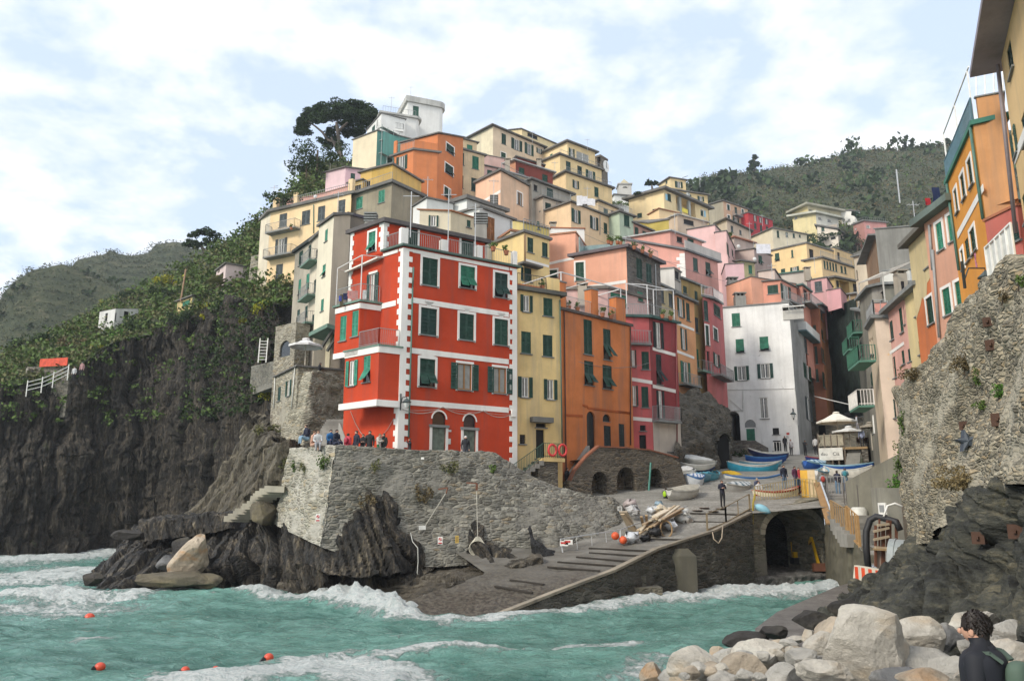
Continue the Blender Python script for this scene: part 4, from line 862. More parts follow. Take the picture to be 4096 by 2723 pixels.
V('white_house','white house with a curved left roofline, second row behind the red roof','A',70,[(1306,935,73),(1415,868),(1625,912)],8,[plaster((.72,.73,.7),.2),plaster((.66,.67,.64),.3)],oh=.15,th=.15)
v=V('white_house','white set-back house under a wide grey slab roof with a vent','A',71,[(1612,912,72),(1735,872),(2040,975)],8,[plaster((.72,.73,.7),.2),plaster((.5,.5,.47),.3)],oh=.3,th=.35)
mb=MB();a=v['pts'][1].lerp(v['pts'][2],.7);
for k in range(5):mb.box(a.x-.4,a.x+.4,a.y+.3,a.y+1.1,a.z+.4+k*.25,a.z+.5+k*.25)
mb.box(a.x-.32,a.x+.32,a.y+.38,a.y+1.0,a.z,a.z+1.5,1);mb.build('vent',[M_slab,M_conc],v['rt'])
mb=MB();c_=P(1845,1130,57,'A');mb.box(c_.x-.45,c_.x+.45,c_.y,c_.y+.8,c_.z-2.4,c_.z+.6,1)
for k in range(5):mb.box(c_.x-.52,c_.x+.52,c_.y-.06,c_.y+.86,c_.z+.6+k*.2,c_.z+.7+k*.2)
mb.build('chimney',[M_slab,M_conc],None,label='slatted concrete chimney in front of the brown shuttered white house',cat='chimney')
mb=MB();c_=P(960,1060,56,'A');mb.box(c_.x-.4,c_.x+.4,c_.y,c_.y+.7,c_.z-2.4,c_.z+.1,1)
for k in range(4):mb.box(c_.x-.47,c_.x+.47,c_.y-.06,c_.y+.76,c_.z+.1+k*.2,c_.z+.2+k*.2)
mb.build('chimney',[M_slab,M_conc],None,label='slatted concrete chimney left of the red penthouse roof',cat='chimney')
v=V('yellow_house','yellow house with two dark shutters and a white line, above the front roof terrace','B',62,[(490,942),(694,1003)],14,[plaster((.74,.57,.25),.4)],[(0,520,982,566,1100,'cw'[:1]),(0,637,1022,681,1138,'c'),(0,472,1220,552,1330,'c')],oh=.2,th=.22,near=True,back=6,bands=[(0,500,1158,690,1212,.2)])
pipe(v,0,497,960,1190,'B',plaster((.3,.17,.1),.5));railing(v['rt'],[v['F'][0].w(0,0,v['pts'][0].z+.22),v['F'][0].w(v['F'][0].L,0,v['pts'][0].z+.22)],1.0,M_rail,.3,.03)
balcony(v,0,440,600,1190,.7,'B',rail=False,slab=SL)
V('yellow_house','narrow yellow house strip with one brown shutter, right of the white houses','B',63.5,[(388,930),(492,948)],10,[plaster((.7,.57,.31),.4)],[(0,395,955,442,1060,'cnw')],oh=.12,th=.18,near=True,back=5,rmat=plaster((.4,.2,.12),.5))
V('yellow_house','low acid yellow terrace room under the cream house with brown windows','B',69,[(388,838,70),(485,862),(690,915)],5,[plaster((.62,.52,.2),.4),plaster((.55,.45,.13),.5)],[(1,600,850,618,915,'c')],oh=.1,th=.15)
V('white_house','long low white gable with a terracotta edge, above the salmon wing','B',75,[(700,915,77),(712,905),(975,912)],6,[plaster(WHT,.2)]*2,oh=.1,th=.1,rmat=plaster((.4,.16,.08),.5))
v=V('peach_house','wide peach house with brown windows and a diagonal white band on its side','B',97,[(105,548,101),(305,450),(655,642)],15,[plaster((.74,.5,.33),.3),plaster((.68,.48,.31),.4)],[(1,437,622,478,722,'gbw'),(1,556,655,598,752,'gbw'),(1,535,830,560,880,'c'),(1,598,842,620,918,'c')],near=True,oh=.3,th=.3)
mb=MB();F=v['F'][0];a,za=F.sz(170,690,'B');b,zb_=F.sz(388,572,'B');mb.fb(F,a,F.L,.003,.03,za-.2,za+.2,0,zb_-.2,zb_+.2);mb.build('band',M_trim,v['rt'])
z=v['pts'][1].z+.3;F=v['F'][1];railing(v['rt'],[F.w(.2,0,z),F.w(F.L,0,z)],1.0,M_rail,.3,.03)
V('terrace_house','low cream penthouse with dark glazing on the roof of the wide peach house','B',101,[(302,462,103),(332,455),(548,520)],5,[plaster(CRM,.4)]*2,[(1,425,510,520,590,'k')],oh=.4,th=.15,rmat=plaster((.35,.36,.36),.6))
v=V('beige_house','plain beige house with two green shutters, right of the wide peach house','B',101,[(642,660),(862,728)],13,[plaster((.52,.44,.32),.5)],[(0,662,705,708,802,'c'),(0,768,740,810,836,'c')],oh=.4,th=.2,near=True,back=6)
toprail(v,0,1,1.0,.3);pipe(v,0,752,700,880,'B',M_rail)
V('beige_house','grey upper storey with a green shutter above the plain beige house','B',105,[(552,522),(758,598),(870,640)],6,[plaster((.36,.33,.28),.6)]*2,[(0,675,588,724,665,'c'),(0,570,560,600,610,'k')],oh=.5,th=.25)
v=V('yellow_row_house','long yellow row house with wide open shutters in the centre of the village','B',98,[(866,700),(1250,852)],10,[plaster((.72,.54,.32),.35)],[(0,890,757,925,862,'o'),(0,1036,815,1068,915,'o'),(0,1130,865,1158,948,'c')],oh=.35,th=.2,near=True,back=5);toprail(v,0,1,1.0,.3);pipe(v,0,1097,800,960,'B',M_rail)
V('yellow_house','upper yellow storey with brown shutters, behind the washing lines','B',104,[(1085,690),(1265,765)],7,[plaster((.68,.53,.3),.5)],[(0,1130,752,1165,812,'c'),(0,1190,765,1215,805,'k')],oh=.35,th=.2,back=4)
v=V('green_house','narrow pale green house with a dark shutter, right of the long yellow row','B',102,[(1255,778),(1365,818)],12,[plaster((.42,.5,.38),.5)],[(0,1292,800,1335,893,'c')],oh=.4,th=.2,near=True,back=5);toprail(v,0,1,1.0,.3)
V('rose_house','low rose house with two dark shutters under a sloping grey roof','B',104,[(1362,868),(1512,932)],8,[plaster((.48,.28,.22),.5)],[(0,1378,898,1408,958,'c'),(0,1440,930,1470,960,'c')],oh=.4,th=.2,near=True,back=5)
v=V('yellow_house','slim yellow house with teal and green shutters, right of the tall burnt orange house','A',104,[(1690,478),(1875,528)],13,[plaster((.68,.53,.31),.6)],[(0,1778,532,1830,635,'cl'),(0,1770,706,1820,810,'c'),(0,1697,505,1712,603,'c'),(0,1693,685,1707,788,'c')],oh=.3,th=.25,near=True,back=6)
V('yellow_house','small yellow penthouse with a teal shutter above the slim yellow house','A',108,[(1700,395),(1815,425)],6,[plaster((.68,.53,.3),.4)],[(0,1735,440,1780,490,'cl')],oh=.3,th=.15,back=4)
V('pink_house','pink terrace house with a yellow door lamp, below the big cream house','B',111,[(160,405),(340,445)],9,[plaster((.62,.42,.36),.4)],[(0,197,442,240,482,'c')],oh=.3,th=.15,back=6)
V('pink_house','upper pink wall band behind the railing, beneath the big cream house','B',117,[(172,318),(430,372)],6,[plaster((.64,.44,.36),.4)],oh=.1,th=.1,back=4)
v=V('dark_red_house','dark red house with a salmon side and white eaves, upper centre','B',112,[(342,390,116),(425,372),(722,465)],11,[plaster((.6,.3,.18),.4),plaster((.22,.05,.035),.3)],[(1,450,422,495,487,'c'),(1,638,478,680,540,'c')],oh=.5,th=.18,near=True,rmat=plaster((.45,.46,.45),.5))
V('dark_red_house','small dark red attic storey under a grey roof, top of the red house','B',117,[(420,352,119),(440,342),(645,405)],5,[plaster((.2,.04,.03),.3)]*2,oh=.4,th=.15)
v=V('cream_house','big cream hilltop house with a pale side wall and open white windows','B',135,[(38,192,143),(245,92),(650,262)],15,[plaster((.68,.62,.42),.4),plaster((.66,.54,.37),.4)],[(1,313,152,348,236,'c'),(1,412,197,455,283,'o'),(1,515,232,550,320,'o'),(1,308,302,345,342,'cw'),(1,600,268,625,308,'oz')],oh=.6,th=.2,near=True)
V('cream_house','cream penthouse with a striped flag on its balcony, on the hilltop','B',143,[(378,118,148),(475,118),(755,238)],8,[plaster((.68,.56,.3),.3)]*2,[(1,520,150,600,185,'k')],oh=.3,th=.15)
Y3=(.72,.56,.28)
V('yellow_house','grand yellow house penthouse with white closed shutters, near the clock tower','B',138,[(565,345,146),(838,218),(1060,302)],10,[plaster((.76,.61,.34),.3),plaster(Y3,.35)],[(1,862,270,884,342,'o'),(1,912,305,1010,393,'gx'),(0,700,312,720,338,'cl')],oh=.6,th=.25,near=True)
v=V('yellow_house','middle tier of the grand yellow house with a long railed terrace','B',131,[(645,372,136),(780,322),(1112,445)],9,[plaster((.75,.59,.31),.3),plaster(Y3,.35)],[(1,828,373,865,448,'c'),(1,919,410,955,487,'c'),(1,1005,447,1042,520,'o')],oh=.5,th=.25,near=True);toprail(v,1,2,1.0,.4)
v=V('yellow_house','lowest tier of the grand yellow house, with a white band at its side','B',124,[(705,520,129),(828,462),(1195,590)],12,[plaster((.75,.57,.3),.3),plaster(Y3,.35)],[(1,893,525,918,588,'o'),(1,1055,578,1088,655,'c')],oh=.5,th=.25,near=True);toprail(v,1,2,1.0,.4)
c0,c1=P(1103,322,150,'B'),P(1158,335,152,'B');F=Fr(c0,c1);CTm=masonry((.2,.16,.12),(.1,.085,.07),(.17,.15,.12),.8,'ct',0)
rt=root('clock_tower',(c0.x+1,c0.y+1.5,c0.z-16),'brown stone bell gable with a white clock face behind the grand yellow house','tower');mb=MB();L=F.L;z=c0.z
facade(mb,F,z-16,z-.3,z-.3,[(L*.3,L*.7,z-2.2,z-.9,.8,1)]);mb.fb(F,0,L,-3,-.8,z-16,z-.3);mb.fb(F,-.15,L+.15,-3.1,.1,z-.3,z+.1);mb.fb(F,-.2,L+.25,-3.1,.25,z-9.6,z-9.2);mb.build('tower_wall',CTm,rt)
a,zc=F.sz(1148,412,'B');mb=MB();F2=Fr(F.w(L,0,0),F.w(L,-3,0));cc=[F.w(a+1.05*math.cos(t),.1,zc+1.25*math.sin(t))for t in[2*math.pi*k/20 for k in range(20)]]
mb.poly(cc);c3=[F.w(a+1.05*math.cos(t),-.05,zc+1.25*math.sin(t))for t in[2*math.pi*k/20 for k in range(20)]]
for k in range(20):mb.poly([cc[k],c3[k],c3[(k+1)%20],cc[(k+1)%20]])
mb.bar(F.w(a,.13,zc),F.w(a,.13,zc+.9),.09,mi=1);mb.bar(F.w(a,.13,zc),F.w(a+.2,.13,zc-.5),.09,mi=1);mb.build('clock_face',[plain((.75,.75,.72),.5),M_blk],rt)
c=P(1295,640,195,'B');top=P(1295,530,195,'B');w=1.65;zc=P(1295,575,195,'B').z
rt=root('bell_tower',tuple(c),'small distant white bell tower with a pointed spire','tower');mb=MB();Fq=Fr((c.x-w,c.y-w),(c.x+w,c.y-w))
facade(mb,Fq,c.z-8,zc,zc,[(1.0,2.3,c.z+1.2,zc-.6,.8,1)]);mb.box(c.x-w,c.x+w,c.y-w+.8,c.y+w,c.z-8,zc);mb.box(c.x-w-.25,c.x+w+.25,c.y-w-.25,c.y+w+.25,zc,zc+.3);mb.build('tower_wall',plaster((.5,.49,.46),.5),rt)
mb=MB();zz_=zc+.3;b4=[(c.x-w*.8,c.y-w*.8,zz_),(c.x+w*.8,c.y-w*.8,zz_),(c.x+w*.8,c.y+w*.8,zz_),(c.x-w*.8,c.y+w*.8,zz_)]
for i in range(4):mb.poly([b4[i],b4[(i+1)%4],(c.x,c.y,top.z+.6)])
mb.build('spire',plaster((.5,.45,.3),.5),rt)
V('chapel','white chapel roof below the small distant bell tower','B',190,[(1215,640),(1352,652)],9,[plaster(WHT,.4)],oh=.3,th=.3,back=8,cat='chapel')
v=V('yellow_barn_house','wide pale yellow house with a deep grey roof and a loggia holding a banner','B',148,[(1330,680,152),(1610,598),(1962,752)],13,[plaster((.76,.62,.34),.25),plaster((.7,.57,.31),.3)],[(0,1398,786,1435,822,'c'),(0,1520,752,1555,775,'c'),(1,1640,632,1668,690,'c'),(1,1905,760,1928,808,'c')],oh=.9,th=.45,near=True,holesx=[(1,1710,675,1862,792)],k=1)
F=v['F'][1]
for x in(1745,1818):mb=MB();a,z=F.sz(x,735,'B');mb.fb(F,a-.35,a+.35,-.5,.0,z-3,z+3);mb.build('column',plaster((.4,.42,.4),.4),v['rt'])
mb=MB();a,z=F.sz(1755,740,'B');b,z2=F.sz(1802,792,'B');mb.fb(F,a,b,.02,.05,z2,z);mb.build('banner',plain((.75,.62,.08),.7),None,label='small yellow banner hanging in the loggia of the wide yellow house',cat='banner')
mb=MB();a,z=F.sz(1622,630,'B');b,z2=F.sz(1640,685,'B');mb.fb(F,a,b,.02,.06,z2,z);a,z=F.sz(1930,765,'B');b,z2=F.sz(1945,818,'B');mb.fb(F,a,b,.02,.06,z2,z)
mb.build('blue_panels',plain((.25,.5,.65),.6),v['rt'])
V('yellow_house','upper yellow row with white-curtained windows behind the wide yellow house','B',158,[(1650,598,160),(1960,645)],12,[plaster((.64,.5,.24),.3)],[(0,1795,637,1818,672,'o'),(0,1893,652,1918,690,'o')],oh=.5,th=.25,near=True,back=8)
V('yellow_house','small square yellow lookout house standing highest at centre right','B',162,[(1570,560,168),(1660,505),(1785,525)],9,[plaster((.68,.56,.3),.3),plaster(Y3,.3)],[(1,1715,533,1745,583,'o'),(0,1625,525,1638,550,'c')],oh=.4,th=.2,near=True)
V('mustard_house','low mustard yellow block with plain walls below the wide yellow house','B',118,[(1385,850,124),(1490,868),(1650,840),],8,[plaster((.5,.4,.1),.5)]*2,oh=.15,th=.2,back=6)
V('cream_house','cream gabled house end with a white striped awning, above the mustard block','B',130,[(1490,800,132),(1570,752),(1722,788)],9,[plaster((.76,.58,.32),.3)]*2,oh=.25,th=.15,rmat=plaster((.35,.17,.1),.5))
v=V('cream_house','cream terrace house under the striped awning, with red flower pots','B',128,[(1718,800),(1955,862)],8,[plaster((.55,.45,.32),.5)],[(0,1770,840,1850,880,'k')],oh=.4,th=.15,back=5,rmat=plaster((.5,.5,.47),.6))
v=V('tan_house','tan block house with a salmon front and small balconies, under the wooded hill','C',172,[(268,238,180),(385,210),(583,278)],14,[plaster((.4,.36,.27),.4),plaster((.56,.36,.24),.3)],[(1,417,238,437,280,'cw'),(1,477,258,497,308,'c'),(1,533,275,550,318,'cw'),(1,420,322,440,357,'cw'),(1,472,338,500,388,'oz'),(1,540,362,556,403,'cw')],oh=.3,th=.25,near=True)
balcony(v,1,462,520,325,1,'C')
V('red_hill_house','bright crimson house with small shutters below the wooded hill','C',174,[(583,302),(780,365)],13,[plaster((.42,.04,.05),.3)],[(0,633,322,646,370,'oz'),(0,677,342,690,382,'oz'),(0,725,355,740,395,'oz'),(0,633,385,652,433,'c'),(0,680,400,698,455,'c'),(0,727,412,747,458,'c')],oh=.2,th=.2,near=True,back=8)
V('cream_house','cream low house with grey-blue shutters in front of the tan block','C',150,[(330,388,156),(415,362),(605,452)],10,[plaster((.58,.52,.4),.4),plaster((.56,.45,.33),.4)],[(1,447,408,465,458,'cy'),(1,515,442,532,478,'cy')],oh=.6,th=.2,near=True)
V('white_row_house','long low white and yellow row house with four dark openings','C',165,[(778,428,166),(1052,480)],8,[plaster((.66,.6,.42),.3)],[(0,815,445,833,500,'c'),(0,885,458,903,497,'c'),(0,942,468,958,503,'c'),(0,992,478,1005,500,'c')],oh=.4,th=.2,near=True,back=7)
PK3=(.68,.46,.42)
V('pink_house','large pale pink house with a stepped roofline, left of the mauve house','C',112,[(97,440,114),(318,402)],14,[plaster(PK3,.2)],oh=.15,th=.15,back=6)
v=V('pink_house','pale pink house with a tall planted side wall, joined to the stepped pink house','C',110.5,[(318,462),(410,448),(480,592)],16,[plaster(PK3,.2),plaster((.55,.36,.34),.3)],[(1,418,555,430,640,'c'),(1,455,600,466,650,'c')],oh=.12,th=.12,near=True)
V('mauve_house','grey mauve house with a satellite dish under an orange roof edge','C',124,[(470,500,126),(630,548)],8,[plaster((.45,.36,.32),.5)],oh=.4,th=.2,back=6,rmat=plaster((.42,.18,.12),.5))
v=V('mauve_house','mauve house with a white cloth over its terrace rail and one green shutter','C',116,[(478,612,119),(632,592),(772,648)],12,[plaster((.5,.4,.36),.4),plaster((.36,.28,.26),.4)],[(1,668,645,697,713,'p')],oh=.2,th=.15,near=True);toprail(v,1,2,1.0,.3)
v=V('olive_house','small olive yellow house with a green door below the mauve house','C',110,[(478,690,112),(528,690),(635,705)],10,[plaster((.5,.48,.3),.6),plaster((.4,.36,.2),.5)],[(1,588,722,617,790,'cl')],oh=.3,th=.2,near=True)
V('pink_house','small pink box room under the tall planted pink wall','C',104,[(400,715,106),(550,708)],8,[plaster((.62,.42,.42),.3)],oh=.1,th=.1,back=5)
v=V('yellow_house','large bright yellow house with a row of five tall shutters, right of centre','C',122,[(765,612),(1050,548),(1275,618)],12,[plaster((.76,.58,.29),.25),plaster((.7,.52,.27),.3)],[(0,800,625,835,687,'p'),(0,930,600,946,660,'c'),(0,847,750,882,788,'c'),(0,940,735,975,770,'o'),(1,1075,595,1110,665,'k')],oh=.2,th=.25,near=True,k=1)
v=V('yellow_house','projecting yellow tier with close-set shutters, front right of the large yellow house','C',117,[(1040,692,118),(1170,665),(1425,745)],11,[plaster((.76,.58,.29),.25),plaster((.68,.5,.26),.3)],[(1,1190+23*k,686+6*k,1204+23*k,750+6*k,'c')for k in range(5)]+[(1,1325,728,1342,782,'c'),(1,1355,735,1370,790,'c')],oh=.35,th=.25,near=True);toprail(v,1,2,1.0,.3)
V('yellow_house','cluttered upper yellow terrace house at the right of the large yellow house','C',126,[(1140,600,127),(1275,585),(1425,640)],7,[plaster((.6,.44,.22),.5)]*2,[(1,1300,620,1320,680,'k')],oh=.1,th=.15)
V('arcade_house','ochre arcaded house with open loggias below the shuttered yellow tier','C',112,[(1215,830,113),(1275,825),(1480,868)],9,[plaster((.5,.36,.16),.5)]*2,[(1,1290,845,1315,900,'k'),(1,1425,870,1460,935,'k')],oh=.5,th=.25,holesx=[(1,1320,850,1395,960)])
V('beige_house','small beige box house with a chimney, above the salmon house','C',100,[(665,775),(795,758)],8,[plaster((.55,.46,.38),.4)],oh=.15,th=.15,back=5)
V('beige_house','wide light beige house with a green roof edge, behind the salmon house','C',103,[(778,805,104),(1048,768),(1085,842)],9,[plaster((.52,.48,.4),.4),plaster((.5,.3,.28),.4)],oh=.25,th=.15,rmat=plaster((.1,.2,.17),.5))
V('pink_house','pink house with one grey shutter, right of the light beige house','C',99,[(1085,842,100),(1212,820),(1262,900)],5,[plaster((.58,.33,.33),.35)]*2,[(0,1118,850,1177,935,'cy')],oh=.12,th=.15,near=True)
V('pink_house','bright pink terrace block above the dark scaffold netting','C',94,[(1212,925,96),(1322,908),(1372,965)],2.3,ext=.1,cols=[plaster((.66,.36,.38),.25)]*2,oh=.08,th=.1)
v=V('salmon_house','salmon house with a small balcony, directly above the white house','C',91,[(408,888,94),(608,815),],8,[plaster(SAL,.25)],oh=.08,th=.1,back=7)
v=V('salmon_house','salmon house with a wide green shutter and a corner balcony, above the white roof','C',90,[(605,865,91.5),(845,842),(972,905)],7,[plaster((.62,.28,.2),.25),plaster((.6,.28,.22),.3)],[(0,740,880,825,950,'c'),(1,862,885,908,1000,'oxz')],oh=.2,th=.15,near=True)
balcony(v,1,850,975,1010,1.0,'C')
v=V('rose_house','narrow rose terrace house with a white railing, right of the salmon corner balcony','C',93,[(968,890,94),(1015,885),(1085,940)],8,[plaster((.6,.28,.22),.3)]*2,[(1,1030,920,1060,1000,'k')],oh=.25,th=.2,near=True,rmat=plaster((.12,.2,.19),.5));balcony(v,1,1015,1130,1020,1.0,'C')
for x,y,Y in((525,965,88.5),(465,840,95)):
 c=P(x,y,Y,'C');rt=MB();rt.box(c.x-.6,c.x+.6,c.y,c.y+.9,c.z-2.2,c.z);
 for k in(-.45,0,.45):rt.box(c.x+k-.08,c.x+k+.08,c.y+.1,c.y+.8,c.z,c.z+.3)
 rt.box(c.x-.68,c.x+.68,c.y-.08,c.y+.98,c.z+.3,c.z+.42);rt.build('chimney',M_conc,None,label='stubby pale chimney on the '+('white house roof edge'if y>900 else 'ridge left of the salmon house'),cat='chimney')
v=V('apartment_block','pale yellow stepped apartment block with wide balconies on the far right slope','C',225,[(940,330,232),(1125,312),(1305,352)],18,[plaster((.66,.58,.3),.3),plaster((.66,.64,.56),.3)],[(1,1145,338,1172,358,'g'),(1,1220,355,1250,378,'g'),(1,1170,408,1230,458,'c'),(0,955,335,978,355,'g'),(0,1000,310,1025,335,'g')],oh=1.2,th=.6,near=False,rmat=plaster((.5,.5,.42),.5))
V('apartment_block','upper tier with wide eaves of the far pale yellow apartment block','C',232,[(935,300,240),(1060,248),(1330,300)],10,[plaster((.66,.56,.26),.3),plaster((.5,.45,.3),.3)],[(1,1075,280,1110,305,'k')],oh=1.4,th=.6,rmat=plaster((.35,.34,.27),.5))
V('apartment_block','cream lowest tier of the far apartment block above the dark trees','C',218,[(1135,400,222),(1300,440),(1350,482)],10,[plaster((.66,.6,.48),.3)]*2,[(0,1170,410,1195,450,'c'),(0,1245,495,1285,515,'k')],oh=.6,th=.4)
V('apartment_block','white far apartment block with a green side awning, right of the yellow one','C',235,[(1300,278,238),(1435,290),(1480,300)],14,[plaster((.7,.69,.64),.3)]*2,[(0,1330,345,1355,365,'g'),(0,1378,350,1405,375,'g'),(0,1320,405,1350,430,'g'),(1,1440,285,1470,330,'cl')],oh=.3,th=.4)
v=V('pink_far_house','flat-roofed dusty pink house with a railed terrace on the far right slope','C',215,[(1425,400,220),(1510,370),(1690,385)],6,[plaster((.4,.2,.17),.3),plaster((.5,.24,.22),.3)],[(1,1530,402,1560,427,'g'),(0,1440,425,1452,440,'g')],oh=.4,th=.4);toprail(v,0,2,1.1,.6)
APR=(.66,.42,.2)
r1=house('yellow_house','tall pale orange-yellow house with a deep lilac eave, cut by the right edge','S',27,[(4005,240),('w',14.4,19)],13,[plaster((.68,.48,.22),.3)],[(0,4030,150,4052,320,'c'),(0,4052,500,4066,640,'oz'),(0,4088,440,4108,590,'c'),(0,4092,760,4110,900,'c')],oh=.95,th=.22,near=True,back=7,rmat=plaster((.3,.27,.3),.5),bands=[(0,4060,640,4120,480,.35)])
pipe(r1,0,4010,255,930,'S',plain((.2,.17,.18),.5),r=.07,x2=4082,n=.15)
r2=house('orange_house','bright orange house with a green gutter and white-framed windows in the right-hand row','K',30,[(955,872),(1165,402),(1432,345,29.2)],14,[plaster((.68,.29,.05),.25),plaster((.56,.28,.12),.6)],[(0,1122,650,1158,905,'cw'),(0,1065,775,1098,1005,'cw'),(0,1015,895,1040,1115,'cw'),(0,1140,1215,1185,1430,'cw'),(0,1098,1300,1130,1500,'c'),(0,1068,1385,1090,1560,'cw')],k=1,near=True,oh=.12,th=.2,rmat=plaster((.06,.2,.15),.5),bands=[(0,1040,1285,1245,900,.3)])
pipe(r2,0,1160,420,1150,'K',x2=1262,r=.06,n=.1);pipe(r2,0,965,870,1560,'K',x2=1062,r=.06)
railing(r2['rt'],[(p.x,p.y,p.z+.2)for p in(r2['pts'][0],r2['pts'][1])],1.0,plain((.08,.16,.2),.5),.2,.03)
up=house('orange_house','square orange attic room above the end wall of the bright orange house','K',29.9,[(1178,182,31.2),(1188,180),(1402,148,29)],4.0,[plaster((.56,.28,.12),.5)]*2,k=1,oh=.06,th=.06,ext=.4)
mb=MB();a,b=Vector(tuple(r2['pts'][0]))+Vector((0,0,.2)),Vector(tuple(up['pts'][1]))
for k in range(3):p=r2['pts'][0].lerp(r2['pts'][1],k/2*.95);mb.bar(p+Vector((.1,0,.2)),p+Vector((.1,0,2.6)),.05)
t0=r2['pts'][0]+Vector((.1,0,2.6));t1=r2['pts'][1]+Vector((.1,0,2.6));mb.bar(t0,t1,.05)
for k in range(4):p=up['pts'][1].lerp(up['pts'][2],k/3);mb.bar(p,p+Vector((.3,.2,1.7)),.04)
mb.bar(up['pts'][1]+Vector((.3,.2,1.7)),up['pts'][2]+Vector((.3,.2,1.7)),.05);mb.build('terrace_frame',M_white,r2['rt'])
house('pink_house','low raspberry pink house front with a dark shutter by the white fence','K',28.2,[(1255,1172,30),(1512,1048)],4.5,[plaster((.5,.14,.11),.3)],[(0,1460,1180,1528,1335,'c')],k=1,near=True,oh=.06,th=.1,back=1.5,rmat=plaster((.4,.15,.08),.5))
r3=house('pink_house','dusty pink house with teal shutters and a heavy grey terrace slab','K',36,[(768,1192),(985,1032)],13,[plaster((.6,.32,.22),.3)],[(0,870,1175,922,1405,'cwt'),(0,962,1110,1010,1335,'cwt'),(0,922,300,985,520,'cwl','L'),(0,1022,245,1078,440,'cwl','L')],k=1,near=True,oh=.5,th=.35,rmat=plaster((.14,.18,.16),.6))
pipe(r3,0,822,1200,1560,'K',M_rail,x2=850,r=.07);pipe(r3,0,850,0,700,'L',M_rail,x2=905,r=.07)
r4=house('orange_red_house','orange-red house with a peeling cream upper wall, left of the dusty pink house','K',39.4,[(645,1372),(830,1188)],13,[plaster((.56,.17,.06),.4)],[(0,765,1350,798,1550,'c'),(0,792,370,845,595,'cw','L')],k=1,near=True,oh=.45,th=.25,rmat=plaster((.15,.14,.12),.6))
F=r4['F'][0];mb=MB();a=F.sz(700,300,'L')[0];b=F.sz(760,200,'L')[0];zt=r4['pts'][0].z
xs_=[F.L*k/12 for k in range(10)];zs_=[zt-4.2+1.6*(k/9)+.9*noise.noise((k*.9,2,1))for k in range(10)];cm_=plaster((.6,.5,.26),.6)
for(s0,z0),(s1,z1)in zip(list(zip(xs_,zs_)),list(zip(xs_,zs_))[1:]):mb.fb(F,s0,s1,.002,.012,z0,zt-.02,0,z1,zt-.02)
mb.build('cream_plaster',cm_,r4['rt'])
r5=house('yellow_house','pale yellow house front with narrow shutters between the orange-red and pink walls','L',43,[(612,388),(728,292)],11,[plaster((.64,.53,.26),.35)],[(0,692,360,720,530,'c'),(0,726,722,754,835,'c'),(0,640,785,664,895,'c')],k=1,near=True,oh=.45,th=.25)
r6=house('pink_house','soft pink house front with a white line, left of the pale yellow front','L',46.6,[(480,505),(612,388)],11,[plaster((.64,.36,.3),.35)],[(0,572,455,598,665,'c'),(0,605,432,611,600,'c'),(0,495,562,522,722,'c'),(0,590,800,612,915,'c'),(0,518,850,543,1025,'c'),(0,497,1195,528,1350,'c'),(0,548,1185,562,1335,'c')],k=1,near=True,oh=.45,th=.25,bands=[(0,498,825,608,745,.2)])
r7=house('peach_house','narrow peach corner house with peeling paint and green iron balconies at its side','L',51,[(318,620,58),(372,545,51.5),(488,552)],13.5,[plaster((.6,.5,.34),.5),plaster((.64,.53,.4),.4,(.66,.4,.16))],[(0,335,690,345,860,'k'),(0,352,680,362,860,'k'),(0,340,970,350,1110,'c'),(0,352,1310,358,1480,'g')],k=2,near=True,oh=.25,th=.25,zb=8.4)
railing(r7['rt'],[(p.x,p.y,p.z+.25)for p in r7['pts']],1.0,M_rail,.3,.03)
def gbalc(t,x0,x1,y,Y,dep,name,lab,rt,white=False):
 a=P(x0,y,Y,t);b=P(x1,y,Y-.2,t);F=Fr(a,b);mb=MB();mb.fb(F,0,F.L,-dep,0,a.z-.14,a.z);B=mb.build('balcony',plaster((.1,.24,.18),.4),rt,label=lab)
 railing(B,[F.w(0,-dep,a.z),F.w(0,-.03,a.z),F.w(F.L,-.03,a.z)],1.0,plain((.05,.16,.11),.5)if not white else M_white,.16,.03)
gbalc('L',250,385,880,51.5,3.5,'b','green iron balcony, upper',r7['rt']);gbalc('L',245,372,1240,51,3,'b','small white-railed balcony, lower',r7['rt'],True)
house('pink_house','low pink rooftop wall above the peach corner house','L',52.5,[(370,425,53.5),(552,418)],2.6,[plaster((.64,.3,.25),.3)],k=1,oh=.05,th=.06,back=3,ext=.6)
hgr=house('grey_house','blank grey cement house wall behind the pipe pergolas at right','K',62,[(375,1232,66),(735,1208)],16,[plaster((.27,.27,.25),.8)],k=1,oh=.1,th=.1,back=6)
house('brown_gable_house','weathered brown house gable left of the blank grey cement wall','K',68,[(305,1500,72),(372,1300)],18,[plaster((.3,.2,.13),.7)],k=1,oh=.7,th=.15,back=5)
hwb=house('white_house','white terrace block under the pipe pergolas, right side','L',57,[(440,168,59),(650,158)],5,[plaster((.62,.62,.58),.5)],k=1,oh=.08,th=.1,back=4)
pts_=[tuple(P(x,y,Y,'L'))for x,y,Y in((250,300,66),(440,250,56),(700,130,50),(480,200,64))]
pergola('terrace_pergola','rusty white pipe pergola before the blank grey cement wall',[(x,y,z-2.2)for x,y,z in pts_],2.6,plain((.5,.48,.44),.6),.05,2)
house('mixed_house','grey-green stepped terrace house with many railings above the green balconies','L',60,[(250,400,66),(345,300,60),(450,285,57)],12,[plaster((.25,.24,.2),.8),plaster((.36,.34,.3),.7)],[(1,420,330,445,400,'k')],k=1,near=True,oh=.35,th=.2)
hb_=house('green_balcony_house','tall dark house stacked with green balconies beside the dark netting','L',66,[(205,470,74),(292,500)],20,[plaster((.12,.12,.1),.8)],[(0,222,500,238,600,'c'),(0,255,720,272,850,'c')],k=1,near=True,oh=.3,th=.2)
